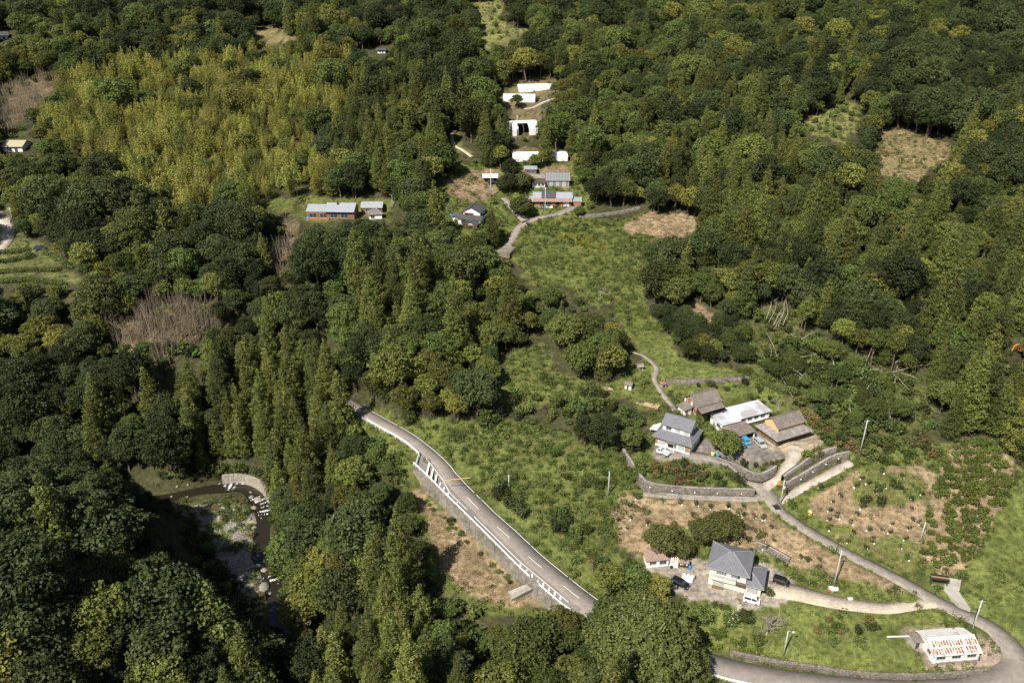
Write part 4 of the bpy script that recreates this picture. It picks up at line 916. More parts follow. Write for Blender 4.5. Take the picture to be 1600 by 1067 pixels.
for a_, b_ in (((666, 716), (691, 748)), ((691, 748), (703, 770)), ((703, 770), (738, 804)), ((738, 804), (812, 877)), ((812, 877), (888, 940))):
    z = RD[near_i(*a_), 2] + .064; p, q = on_plane(*a_, z), on_plane(*b_, RD[near_i(*b_), 2] + .064); d = (q - p).normalized(); n = Vector((d.y, -d.x, 0)) * .085
    MB().face([p - n, p + n, q + n, q - n]).build('painted_line', PAINT, ROADSTRUCT)
# yellow sleeve on the cable over the road: its height follows from its shadow
def lifted(shadow_px, thing_px):
    g = at(*shadow_px); best = None
    for k in range(10, 120):
        p = g + sun_dir * (k * .1); u, v, _ = project(np.array(p)); e = (u - thing_px[0]) ** 2 + (v - thing_px[1]) ** 2
        if best is None or e < best[0]: best = (e, p)
    return best[1]
pa, pb = lifted((706, 759), (692, 751)), lifted((745, 761.5), (740, 748.5))
if abs(pa.z - pb.z) > 1.2: pb.z = pa.z
t = thing('cable_sleeve', 'yellow safety sleeve on the cable crossing above the road', 'cable', pa)
d = pb - pa
MB().tube([(0, 0, 0), tuple(d * .5 + Vector((0, 0, -.06))), tuple(d)], .085, 6).build('sleeve', M_YEL, t)
MB().tube([tuple(-d * 1.6 + Vector((0, 0, 1.2))), (0, 0, 0)], .025, 4).build('cable', M_DARK, t); MB().tube([tuple(d), tuple(d * 2.4 + Vector((0, 0, 1.6)))], .025, 4).build('cable', M_DARK, t)
# concrete ramp below the wall
q4 = cast([(794, 925), (831, 910), (843, 921), (799, 939)]); zt_ = q4[:, 2].max() + .25; o_ = Vector(q4[0])
t = thing('concrete_ramp', 'grey concrete ramp slab at the foot of the retaining wall', 'ramp', o_); MB().slab([(p[0] - o_.x, p[1] - o_.y, zz_ - o_.z) for p, zz_ in zip(q4, (q4[0, 2] + .25, zt_, zt_, q4[3, 2] + .25))], 1.2).build('slab', M_CONC, t)
MB().slab([(p[0] - o_.x, p[1] - o_.y, zz_ - o_.z + .2) for p, zz_ in zip([q4[3], q4[2], q4[2] + [.25, .25, 0], q4[3] + [.25, .25, 0]], (q4[3, 2] + .25, zt_, zt_, q4[3, 2] + .25))], .9).build('kerb', M_WALLC, t)

# --- stone walls holding the terraces
def stonemat(name, a, b, sc):
    m = bpy.data.materials.new(name); m.use_nodes = True; N = m.node_tree.nodes; L = m.node_tree.links; s = N['Principled BSDF']; s.inputs['Roughness'].default_value = .95
    tc = N.new('ShaderNodeTexCoord'); v = N.new('ShaderNodeTexVoronoi'); v.inputs['Scale'].default_value = sc; L.new(tc.outputs['Object'], v.inputs['Vector'])
    v2 = N.new('ShaderNodeTexVoronoi'); v2.feature = 'DISTANCE_TO_EDGE'; v2.inputs['Scale'].default_value = sc; L.new(tc.outputs['Object'], v2.inputs['Vector'])
    bw = N.new('ShaderNodeRGBToBW'); L.new(v.outputs['Color'], bw.inputs[0]); mx = N.new('ShaderNodeMix'); mx.data_type = 'RGBA'; L.new(bw.outputs[0], mx.inputs['Factor']); mx.inputs['A'].default_value = (*a, 1); mx.inputs['B'].default_value = (*b, 1)
    L.new(mx.outputs['Result'], s.inputs['Base Color']); bp = N.new('ShaderNodeBump'); bp.inputs['Strength'].default_value = 1; bp.inputs['Distance'].default_value = .12
    r = N.new('ShaderNodeMapRange'); r.inputs['From Max'].default_value = .12; L.new(v2.outputs['Distance'], r.inputs['Value']); L.new(r.outputs['Result'], bp.inputs['Height']); L.new(bp.outputs['Normal'], s.inputs['Normal']); return m
M_STONE = stonemat('dry_stone', (.10, .088, .075), (.25, .22, .185), 1.8); M_STONE2 = stonemat('pale_stone', (.24, .22, .19), (.46, .42, .36), 1.6)
WLAB = {'lane': 'long stone terrace wall with white drain pipes above the narrow lane', 'yardwall': 'low stone wall below the parking yard', 'upper': 'straight stone wall between the two grass terraces', 'ramp_low': 'lower stone wall beside the concrete ramp path', 'ramp_high': 'upper stone wall above the concrete ramp path', 'meadow': 'low grey wall at the head of the meadow', 'bottom': 'rough rubble wall along the lowest bend of the road', 'hedge': 'short dark wall beside the parked minicar'}
for n, (g, h) in WALLG.items():
    q = smooth_line(g, 1.2); t_ = np.gradient(q[:, :2], axis=0); t_ /= np.linalg.norm(t_, axis=1, keepdims=True); bk = np.column_stack([t_[:, 1], -t_[:, 0]])
    zt_ = np.interp(np.linspace(0, len(g) - 1, len(q)), np.arange(len(g)), g[:, 2])
    o_ = np.array([q[0, 0], q[0, 1], zt_[0]]); m_ = len(q); jr = np.random.default_rng(len(n))
    jt = jr.uniform(-.06, .06, m_)
    A = np.column_stack([q[:, :2] - bk * (.18 + jt)[:, None], zt_ - .8]) - o_; B = np.column_stack([q[:, :2] + bk * (.05 + jt)[:, None], zt_ + h + jr.uniform(-.06, .1, m_)]) - o_
    C = np.column_stack([q[:, :2] + bk * (.35 if n == 'bottom' else .9), B[:, 2] + o_[2]]) - o_; D_ = C - [0, 0, h + 1.0]
    mid = (A + B) / 2 + np.column_stack([-bk * jr.uniform(-.02, .1, m_)[:, None], np.zeros(m_)])
    v = np.concatenate([A, mid, B, C, D_]); f = [np.stack([c * m_ + np.arange(m_ - 1), c * m_ + np.arange(1, m_), (c + 1) * m_ + np.arange(1, m_), (c + 1) * m_ + np.arange(m_ - 1)], -1) for c in range(4)]
    caps = []
    t = thing('stone_wall', WLAB[n], 'wall', tuple(o_))
    link('masonry', mesh_np('masonry', v, np.concatenate(f), [M_STONE]), t)
    mb = MB()
    for i in range(m_ - 1):
        a, b = B[i], B[i + 1]; ca, cb = B[i] + [bk[i, 0] * .35, bk[i, 1] * .35, 0], B[i + 1] + [bk[i + 1, 0] * .35, bk[i + 1, 1] * .35, 0]
        if n in ('ramp_low', 'ramp_high', 'lane', 'hedge', 'yardwall'): mb.slab([tuple(a + [0, 0, .1]), tuple(b + [0, 0, .1]), tuple(cb + [0, 0, .1]), tuple(ca + [0, 0, .1])], .14)
    if mb.f: mb.build('coping', M_CONC, t)
    if n in ('lane', 'ramp_low'):
        for i in range(3, m_ - 3, 4 if n == 'lane' else 3):
            p = mid[i]; MB().tube([tuple(p + [0, 0, .3]), tuple(p - [bk[i, 0] * .3, bk[i, 1] * .3, -.22])], .13, 6).build('drain_pipe', M_WHITE, t)
    if n == 'lane':
        mb = MB()
        for i in range(0, int(m_ * .62)):
            a, b = A[i] - [bk[i, 0] * .1, bk[i, 1] * .1, -.95], A[i + 1] - [bk[i + 1, 0] * .1, bk[i + 1, 1] * .1, -.95]; mb.slab([tuple(a), tuple(b), tuple(b - [bk[i, 0] * .3, bk[i, 1] * .3, 0]), tuple(a - [bk[i, 0] * .3, bk[i, 1] * .3, 0])], .4)
        mb.build('kerb', M_CONC, t)

# ------------------------------------------------------------------ stream
def watermat():
    m = bpy.data.materials.new('stream_water'); m.use_nodes = True; N = m.node_tree.nodes; L = m.node_tree.links; s = N['Principled BSDF']
    s.inputs['Base Color'].default_value = (.022, .019, .012, 1); s.inputs['Roughness'].default_value = .07; s.inputs['Specular IOR Level'].default_value = .5
    tc = N.new('ShaderNodeTexCoord'); n = N.new('ShaderNodeTexNoise'); n.inputs['Scale'].default_value = 1.4; n.inputs['Detail'].default_value = 5; L.new(tc.outputs['Object'], n.inputs['Vector'])
    b = N.new('ShaderNodeBump'); b.inputs['Strength'].default_value = .5; b.inputs['Distance'].default_value = .2; L.new(n.outputs['Fac'], b.inputs['Height']); L.new(b.outputs['Normal'], s.inputs['Normal']); return m
RQ = smooth_line(np.column_stack([RIV, np.full(len(RIV), 2.6)]), 1.5); RQ[:, 2] = np.interp(RQ[:, 1], RIVY, RIVZ) ; RQ[:, 3] += .6 * np.sin(np.arange(len(RQ)) * .6)
tag(strip('stream', RQ, watermat(), lift=-.12, skirt=.0), kind='structure')
M_ROCK = mat('river_rock', (.25, .235, .205), .9, noise=.25, nscale=2, bump=.3); M_FOAM = mat('white_water', (.66, .68, .70), .6, noise=.1, nscale=4)
def rockmesh(seed):
    bm = bmesh.new(); bmesh.ops.create_icosphere(bm, subdivisions=2, radius=1); r_ = random.Random(seed)
    ph = [Vector((r_.gauss(0, 1), r_.gauss(0, 1), r_.gauss(0, 1))).normalized() for _ in range(7)]
    for v in bm.verts:
        k = 1.0
        for p in ph: k = min(k, .72 / max(.3, v.co.normalized().dot(p)) if v.co.dot(p) > .3 else k)
        v.co = Vector((v.co.x * k * 1.2, v.co.y * k, v.co.z * k * .75))
    me = bpy.data.meshes.new('boulder'); bm.to_mesh(me); bm.free(); me.materials.append(M_ROCK); return me
ROCKS = [rockmesh(i) for i in range(5)]
z2px = lambda x, y: (240 + x / 4.267, 730 + y / 4.267)
for i, (x, y, s) in enumerate([(160, 130, .8), (230, 118, .7), (120, 200, .8), (225, 200, .6), (645, 172, .9), (650, 205, 1.2), (695, 222, 2.0), (620, 225, 1.0), (540, 285, 1.1), (668, 272, 1.3), (735, 805, 2.2), (685, 868, 1.5), (775, 845, .9), (715, 945, 1.2), (790, 957, 1.1), (840, 947, 1.2), (725, 978, .8), (806, 935, .7), (590, 745, 2.2), (640, 345, 1.0), (670, 405, 1.2), (600, 830, 1.2), (650, 892, .9), (692, 908, .8), (560, 800, 1.2), (700, 662, 1.2), (735, 690, 1.4), (480, 330, 1.0), (430, 300, .8), (700, 590, 1.0), (640, 560, .8), (520, 760, 1.1)]):
    p = at(*z2px(x, y)); o = link('boulder', ROCKS[i % 5]); o.location = p + Vector((0, 0, .1)); o.scale = (s * .62,) * 3; o.rotation_euler = (random.uniform(-.3, .3), random.uniform(-.3, .3), random.uniform(0, 6))
    nm = 'at the rapids of the stream bend' if (x > 500 and y < 320) else ('in the shallow pool at the foot of the gravel bar' if y > 780 else ('in the calm upstream water' if x < 300 and y < 260 else 'on the gravel bar'))
    tag(o, ('large ' if s > 1.4 else 'small ' if s < .95 else '') + 'pale grey boulder ' + nm, 'boulder', ('large ' if s > 1.4 else 'small ' if s < .95 else '') + 'boulders ' + nm)
mb = MB(); rr = random.Random(9); rpx, rpy, _ = project(RQ[:, :3])
tq = np.gradient(RQ[:, :2], axis=0); tq /= np.linalg.norm(tq, axis=1, keepdims=True)
for (u, v, n_, dens) in ((356, 761, 2, 50), (405, 786, 1.6, 60), (412, 796, 1.6, 60), (408, 912, 1.2, 18)):
    c = int(np.argmin((rpx - u) ** 2 + (rpy - v) ** 2))
    for _ in range(dens):                                   # long overlapping tongues of broken water along the flow
        i = min(max(c + int(rr.gauss(0, n_ * .6)), 1), len(RQ) - 2); w = max(-2.0, min(2.0, rr.gauss(0, .9))); p = RQ[i]; t_ = tq[i]; nn = (t_[1], -t_[0])
        x, y = p[0] + nn[0] * w, p[1] + nn[1] * w; z = p[2] - .09 + rr.uniform(0, .09); l, b_ = rr.uniform(.2, .65), rr.uniform(.05, .14); a = rr.gauss(0, .35); ca, sa = math.cos(a), math.sin(a); tx, ty = t_[0] * ca - t_[1] * sa, t_[0] * sa + t_[1] * ca
        mb.face([(x - tx * l, y - ty * l, z - .02), (x - ty * b_, y + tx * b_, z + .05), (x + tx * l, y + ty * l, z - .02), (x + ty * b_, y - tx * b_, z + .03)])
tag(mb.build('rapids_foam', M_FOAM), 'white foam of the small rapids in the stream', kind='stuff')
gb = [on_plane(u, v, 2.2) for u, v in ((348, 757), (372, 755), (392, 760), (409, 770), (420, 786))]
q = smooth_line(np.array([tuple(p) for p in gb]), 1.0); o_ = q[0].copy(); t = thing('stream_wall', 'pale curved stone embankment on the outer bank of the stream bend', 'wall', tuple(o_)); mb = MB()
for i in range(len(q) - 1):
    a, b = Vector(q[i] - o_), Vector(q[i + 1] - o_); n = Vector(((b - a).y, -(b - a).x, 0)).normalized(); z0, z1 = Vector((0, 0, -1.5)), Vector((0, 0, 2.4))
    mb.face([a + z0, b + z0, b + z1 - n * .5, a + z1 - n * .5]).face([a + z1 - n * .5, b + z1 - n * .5, b + z1 - n * 1.6, a + z1 - n * 1.6])
mb.build('masonry', M_STONE2, t)

# ------------------------------------------------------------------ poles
M_POLE = mat('concrete_pole', (.46, .455, .44), .8, noise=.08, nscale=2)
def pole(base, top, label, arms=1, lamp=False):
    p = at(*base); best = (1e9, 8)
    for k in range(20, 160):
        v = project(np.array(p) + [0, 0, k * .1])[1]
        if abs(v - top[1]) < best[0]: best = (abs(v - top[1]), k * .1)
    h = best[1]; t = thing('street_lamp' if lamp else 'utility_pole', label, 'street lamp' if lamp else 'utility pole', p)
    MB().tube([(0, 0, -.6), (0, 0, h * .5), (0, 0, h)], .17, 8, r2=.11).build('shaft', M_POLE, t, True)
    for k in range(arms): MB().box(-.75, -.06, h - .5 - k * .8, .75, .06, h - .38 - k * .8).build('crossarm', M_ALU, t)
    if arms > 1: MB().lathe([(.2, h - 2.6), (.24, h - 2.5), (.24, h - 1.9), (.2, h - 1.8)], .35, 0, 8).build('transformer', M_POLE, t)
    if lamp:
        MB().tube([(0, 0, h - .2), (.5, 0, h - .1), (1.0, 0, h - .3)], .035, 5).build('arm', M_ALU, t); MB().box(.85, -.12, h - .48, 1.35, .12, h - .3).build('lamp_head', M_WHITE, t)
    return p, h
PL = [((1518, 987), (1541, 937), 'tall concrete utility pole beside the rust-roofed shed', 1), ((1344, 707), (1356, 656), 'concrete utility pole above the end of the ramp path', 1), ((1521, 655), (1532, 610), 'utility pole in front of the cedars above the citrus rows', 1), ((1219, 788), (1224, 750), 'pale utility pole with transformer at the lane junction', 2), ((1438, 845), (1445, 815), 'thin pole between the sapling orchard and the citrus rows', 0), ((1303, 914), (1316, 860), 'utility pole on the bank above the gravel driveway', 1), ((767, 308), (766, 264), 'utility pole on the brown field beside the open shed', 1), ((851.5, 338), (853, 293), 'utility pole in front of the old farmhouse', 1), ((808, 213), (808, 181), 'utility pole beside the torn greenhouse', 1), ((613.5, 326), (612, 303), 'utility pole beside the white-roofed shed', 1), ((950, 775), (950, 737), 'slim pole in the weeds below the terrace lane', 0), ((795, 763), (795, 742), 'short post in the weeds above the road', 0), ((22, 352), (13, 324), 'silver pole beside the valley road', 1), ((777, 240), (777, 218), 'pole among the trees above the open shed', 1)]
for b_, t_, l_, n_ in PL: pole(b_, t_, l_, n_)
pole((1224, 1023), (1231, 985), 'street lamp on the grass above the lowest bend', 0, True)

# ------------------------------------------------------------------ cars
M_TYRE = mat('tyre', (.02, .02, .02), .9); M_RIM = mat('rim', (.5, .5, .5), .4, metal=.6); M_LAMPW = mat('headlight', (.8, .8, .78), .2); M_LAMPR = mat('tail_light', (.4, .02, .02), .3)
def car(label, loc, rz, L, W, H, paint, prof, belt, side_win, fwin, rwin, cat='car', name='car', truck=None):
    t = thing(name, label, cat, loc, rz); pm = mat('car_paint', paint, .28, spec=.5)
    hw = lambda z: W / 2 - max(0, z - belt) * .2
    mb = MB(); n = len(prof); i0 = 0
    mb.v = [(x, -hw(z), z) for x, z in prof] + [(x, hw(z), z) for x, z in prof]
    mb.f = [tuple(range(n))[::-1], tuple(range(n, 2 * n))] + [(k, (k + 1) % n, n + (k + 1) % n, n + k) for k in range(n)]; mb.mi = [0] * len(mb.f)
    mb.build('body', pm, t)
    for s in (-1, 1):
        for w in side_win:
            p = [(x, s * (hw(z) + .012), z) for x, z in w]; MB().face(p if s > 0 else p[::-1]).build('side_window', M_GLASS, t)
    for nm, (x0, z0, x1, z1) in (('windscreen', fwin), ('rear_window', rwin)):
        dx, dz = x1 - x0, z1 - z0; l = math.hypot(dx, dz); ox, oz = (dz / l * .015, -dx / l * .015)
        if nm == 'rear_window': ox, oz = -abs(ox), abs(oz)
        else: ox, oz = abs(ox), abs(oz)
        MB().face([(x0 + ox, -hw(z0) + .08, z0 + oz), (x0 + ox, hw(z0) - .08, z0 + oz), (x1 + ox, hw(z1) - .1, z1 + oz), (x1 + ox, -hw(z1) + .1, z1 + oz)]).build(nm, M_GLASS, t)
    for sx in (-L * .31, L * .31):
        for s in (-1, 1):
            o = bpy.data.objects.new('wheel', None); COL.objects.link(o); o.parent = t; o.location = (sx, s * (W / 2 - .08), .29); o.rotation_euler = (math.pi / 2, 0, 0)
            MB().lathe([(.2, -.09), (.28, -.08), (.29, 0), (.28, .08), (.2, .09)], seg=14).build('tyre', M_TYRE, o, True); MB().lathe([(.18, -.1), (.19, 0), (.18, .1)], seg=10).build('rim', M_RIM, o)
    for s in (-1, 1):
        MB().box(L / 2 - .04, s * W * .36 - .14, .62, L / 2 + .015, s * W * .36 + .14, .78).build('headlight', M_LAMPW, t); MB().box(-L / 2 - .015, s * W * .40 - .08, .65, -L / 2 + .04, s * W * .40 + .08, .95).build('tail_light', M_LAMPR, t)
        MB().box(L * .17, s * (W / 2 + .02) - .06, belt, L * .17 + .12, s * (W / 2 + .02) + .1 * s, belt + .14).build('mirror', pm, t)
    return t
def van(label, loc, rz, paint, L=3.5, H=1.85, W=1.5):
    return car(label, loc, rz, L, W, H, paint, [(-L / 2, .28), (L / 2, .28), (L / 2, .8), (L / 2 - .35, 1.0), (L / 2 - .85, H - .12), (L / 2 - 1.1, H), (-L / 2 + .2, H), (-L / 2, H - .25)], .95,
               [[(-L / 2 + .2, 1.02), (-.1, 1.02), (-.1, H - .28), (-L / 2 + .25, H - .28)], [(.02, 1.02), (L / 2 - .5, 1.02), (L / 2 - .9, H - .28), (.02, H - .28)]], (L / 2 - .38, 1.06, L / 2 - .82, H - .2), (-L / 2, H - .8, -L / 2, H - .28), 'car', 'van')
def hatch(label, loc, rz, paint, L=4.1, H=1.5, W=1.65):
    return car(label, loc, rz, L, W, H, paint, [(-L / 2, .28), (L / 2, .28), (L / 2, .7), (L / 2 - .9, .92), (L / 2 - 1.6, H - .08), (L / 2 - 1.9, H), (-L / 2 + .55, H - .03), (-L / 2 + .05, .95), (-L / 2, .8)], .9,
               [[(-L / 2 + .35, .96), (-.1, .96), (-.1, H - .16), (-L / 2 + .65, H - .18)], [(.02, .96), (L / 2 - 1.05, .96), (L / 2 - 1.6, H - .18), (.02, H - .16)]], (L / 2 - .95, .97, L / 2 - 1.56, H - .12), (-L / 2 + .08, 1.0, -L / 2 + .52, H - .08), 'car', 'car')
def ang(a, b, z):
    p, q = on_plane(*a, z), on_plane(*b, z); return math.atan2((q - p).y, (q - p).x)
hatch('black sedan parked under the great tree beside the white chest', on_plane(1062, 913, zp + .02), ang((1050, 907), (1078, 921), zp), (.012, .014, .02), 4.4, 1.45)
van('black minicar parked beside the dark wall on the gravel drive', on_plane(1220, 911, zp + .02), ang((1208, 906), (1232, 914), zp), (.012, .012, .014), 3.5, 1.7)
van('white van parked against the front of the cream house', on_plane(1174, 940, zp + .02), ang((1162, 936), (1187, 943), zp), (.78, .78, .77), 3.5, 1.85)
van('bright blue van parked under the carport', on_plane(1163, 691, zy + .02), ang((1157, 682), (1171, 695), zy), (.04, .28, .48), 3.5, 1.7)
hatch('silver station wagon parked beside the tiled barn', on_plane(1187, 695, zy + .02), ang((1178, 687), (1194, 702), zy), (.38, .38, .40), 4.4, 1.5)
hatch('dark blue car deep in the shade of the carport', on_plane(1152, 690, zy + .02), ang((1146, 684), (1158, 696), zy), (.02, .06, .28), 3.6, 1.45)
# small white pickup
r0 = ang((1045, 711), (1026, 703), zy)
t = car('small white pickup truck parked before the grey-tiled house', on_plane(1036, 709.5, zy + .02), r0, 3.4, 1.48, 1.75, (.78, .78, .78), [(.45, .45), (1.7, .45), (1.7, .95), (1.6, 1.1), (1.15, 1.72), (.95, 1.77), (.55, 1.77), (.45, 1.6)], 1.0, [[(.55, 1.1), (1.35, 1.1), (1.08, 1.6), (.58, 1.6)]], (1.58, 1.14, 1.2, 1.66), (.45, 1.15, .45, 1.58), 'pickup truck', 'pickup_truck')
MB().box(-1.7, -.7, .55, .42, .7, .66).build('cargo_bed', M_ALU, t)
for s in (-1, 1): MB().box(-1.7, s * .71 - .03, .662, .42, s * .71 + .03, .95).build('side_gate', M_WHITE, t)
MB().box(-1.74, -.7, .5, -1.701, .7, .95).build('tailgate', M_WHITE, t); MB().box(-1.6, -.6, .34, .45, .6, .545).build('chassis', M_DARK, t)
p = on_plane(770, 287, zt + .02); hatch('dark car beside the open shed on the brown field', p, rad(10), (.03, .035, .06), 3.8, 1.5)
p = at(63, 390); hatch('small dark car parked on the grass near the valley road', p, rad(20), (.05, .06, .10), 3.8, 1.5)

# ------------------------------------------------------------------ small things in the yards
def drum(px, z, m, label, name, cat, s=1.0, lid=None):
    p = on_plane(*px, z) if z is not None else at(*px); t = thing(name, label, cat, p)
    MB().lathe([(.5 * s, 0), (.56 * s, .1 * s), (.56 * s, .95 * s), (.45 * s, 1.1 * s), (.15 * s, 1.15 * s)]).build('tank', m, t, True); MB().lathe([(.16 * s, 1.15 * s), (.18 * s, 1.17 * s), (.18 * s, 1.27 * s), (.05, 1.29 * s)]).build('cap', lid or M_DARK, t)
drum((1113.5, 711), zy, M_YEL, 'yellow tank with dark cap at the edge of the yard', 'water_tank', 'tank', .85); drum((1121.5, 713), zy, M_BLUE, 'blue tank beside the yellow tank under the courtyard tree', 'water_tank', 'tank', .85)
drum((1265, 804), None, M_YEL, 'yellow and white tank standing on the orchard grass', 'water_tank', 'tank', 1.0, M_WHITE); drum((1217, 757), None, M_ORG, 'orange drum beside the lane junction', 'drum', 'drum', .8); drum((1304, 706), None, M_BLUE, 'blue covered drum above the ramp wall', 'drum', 'drum', .8)
i_ = near_i(1205, 790); p = Vector(RD[i_, :3]); ra = math.atan2(RD[i_ + 3, 1] - RD[i_, 1], RD[i_ + 3, 0] - RD[i_, 0])
t = thing('steel_plate', 'dark steel plate with an orange square laid on the lane', 'plate', p + Vector((0, 0, .075)), ra); MB().box(-1.6, -.75, .0, 1.6, .75, .05).build('plate', M_DARK, t); MB().box(.5, -.35, .052, 1.2, .35, .07).build('marking', M_ORG, t)
p = at(1302, 921); t = thing('rubbish_pile', 'pile of white sheets and red scrap on the bank of the driveway', 'rubbish pile', p); MB().box(-1.0, -.3, -.1, 1.0, .5, .6).build('sheet_stack', M_WHITE, t); MB().box(-1.4, -.6, -.1, -.8, -.1, .35).build('scrap', M_RED, t)
p = at(1328, 937); t = thing('yellow_crate', 'small yellow crate at the edge of the driveway', 'crate', p); MB().box(-.5, -.3, -.05, .5, .3, .4).build('box', M_YEL, t); MB().box(-.53, -.33, .402, .53, .33, .45).build('lid', M_WHITE, t)
# excavator at the edge of the cedar stand
p = at(1598, 552); t = thing('excavator', 'orange excavator working at the edge of the cedar stand', 'excavator', p, rad(200))
for s in (-1, 1): MB().box(-1.4, s * .9 - .25, 0, 1.4, s * .9 + .25, .65).build('track', M_DARK, t)
MB().box(-1.3, -.9, .75, 1.1, .9, 1.5).build('body', M_ORG, t); MB().box(.1, .05, 1.505, 1.1, .88, 2.6).build('cab', M_GLASS, t); MB().tube([(1.0, -.3, 1.3), (2.2, -.3, 3.2), (3.8, -.3, 3.0)], .18, 6).build('boom', M_ORG, t); MB().tube([(3.8, -.3, 3.1), (4.5, -.3, 1.2)], .14, 6).build('arm', M_ORG, t); MB().box(4.1, -.7, .6, 4.8, .1, 1.2).build('bucket', M_DARK, t)

# ------------------------------------------------------------------ vegetation
BARK = mat('bark', (.13, .10, .075), .95, noise=.3, nscale=4)
PALEBARK = mat('pale_bark', (.36, .31, .25), .9, noise=.25, nscale=3)
DEADWOOD = mat('dead_wood', (.33, .295, .25), .9, noise=.2, nscale=3)
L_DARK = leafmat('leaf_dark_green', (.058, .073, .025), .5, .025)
L_MID = leafmat('leaf_mid_green', (.098, .119, .031), .5, .03)
L_OLIVE = leafmat('leaf_olive', (.170, .172, .040), .42, .03)
L_CEDAR = leafmat('leaf_cedar', (.134, .148, .036), .38, .02)
L_CEDARD = leafmat('leaf_cedar_dark', (.088, .102, .028), .38, .02)
L_BAMBOO = leafmat('leaf_bamboo', (.27, .262, .062), .48, .03, .35)
L_WEED = leafmat('leaf_weed', (.112, .140, .036), .42, .04, .3)
L_GRASS = leafmat('leaf_grass', (.125, .152, .042), .35, .03, .3)
L_DRY = leafmat('leaf_dry', (.31, .235, .135), .35, .03, .2)
L_GOLD = leafmat('leaf_goldenrod', (.42, .32, .02), .3, .03, .2)
L_WITHER = leafmat('leaf_withered', (.19, .15, .10), .35, .03, .2)
L_RED = leafmat('leaf_red_brown', (.22, .10, .05), .35, .03, .2)
L_LIME = leafmat('leaf_lime', (.17, .20, .03), .25, .03, .3)
L_WHITE = mat('white_blossom', (.8, .8, .74), .7)

def leaves(lobes, per, size, rng, jit=.55, aspect=.6, shell=(.62, 1.04), upb=.25, droop=0.0):
    """leaf-sized faces over the lobes; lobes: x y z rx ry rz"""
    lobes = np.asarray(lobes, float); ar = (lobes[:, 3] * lobes[:, 4] + lobes[:, 3] * lobes[:, 5] + lobes[:, 4] * lobes[:, 5]) / 3
    cnt = np.maximum(6, (per * ar)).astype(int); idx = np.repeat(np.arange(len(lobes)), cnt); n = len(idx)
    d = rng.normal(size=(n, 3)); d[:, 2] += upb; d /= np.linalg.norm(d, axis=1, keepdims=True)
    r = rng.uniform(*shell, n) ** .7
    c = lobes[idx, :3] + d * lobes[idx, 3:] * r[:, None]
    nn = d / lobes[idx, 3:] ; nn /= np.linalg.norm(nn, axis=1, keepdims=True)
    nn = nn + rng.normal(size=(n, 3)) * jit; nn[:, 2] += .15; nn /= np.linalg.norm(nn, axis=1, keepdims=True)
    t = np.cross(nn, rng.normal(size=(n, 3))); t[:, 2] -= droop; t -= nn * (t * nn).sum(1, keepdims=True); t /= np.linalg.norm(t, axis=1, keepdims=True) + 1e-9
    b = np.cross(nn, t); s = size * rng.uniform(.6, 1.35, n)[:, None]
    k = rng.uniform(-.25, .25, n)[:, None]
    v = np.stack([c - t * s, c + b * s * aspect + t * s * k, c + t * s, c - b * s * aspect + t * s * k], 1).reshape(-1, 3)
    return v, np.arange(len(v)).reshape(-1, 4)
def merge(parts):
    vs, fs, o = [], [], 0
    for v, f in parts: vs.append(v); fs.append(f + o); o += len(v)
    return np.concatenate(vs), np.concatenate(fs)
def tubes_np(paths, seg=6):
    """paths: list of (points, radii) -> quads"""
    vs, fs, o = [], [], 0
    for pts, rr in paths:
        pts = np.asarray(pts, float); n = len(pts); t = np.gradient(pts, axis=0); t /= np.linalg.norm(t, axis=1, keepdims=True) + 1e-9
        ref = np.where(np.abs(t[:, 2:3]) < .9, [[0, 0, 1.]], [[1., 0, 0]]); a = np.cross(t, ref); a /= np.linalg.norm(a, axis=1, keepdims=True); b = np.cross(t, a)
        ang = np.arange(seg) * 2 * math.pi / seg
        v = pts[:, None] + (a[:, None] * np.cos(ang)[None, :, None] + b[:, None] * np.sin(ang)[None, :, None]) * np.asarray(rr)[:, None, None]
        vs.append(v.reshape(-1, 3)); i = np.arange(n - 1)[:, None] * seg; j = np.arange(seg)[None]; j2 = (j + 1) % seg
        fs.append(np.stack([i + j, i + j2, i + seg + j2, i + seg + j], -1).reshape(-1, 4) + o); o += n * seg
    return np.concatenate(vs), np.concatenate(fs)
def limb(p, q, r0, r1, rng, n=5, wob=.12):
    t = np.linspace(0, 1, n)[:, None]; p = np.asarray(p, float); q = np.asarray(q, float); L = np.linalg.norm(q - p)
    pts = p + (q - p) * t; pts[1:-1] += rng.normal(size=(n - 2, 3)) * wob * L * .3
    return pts, np.linspace(r0, r1, n)

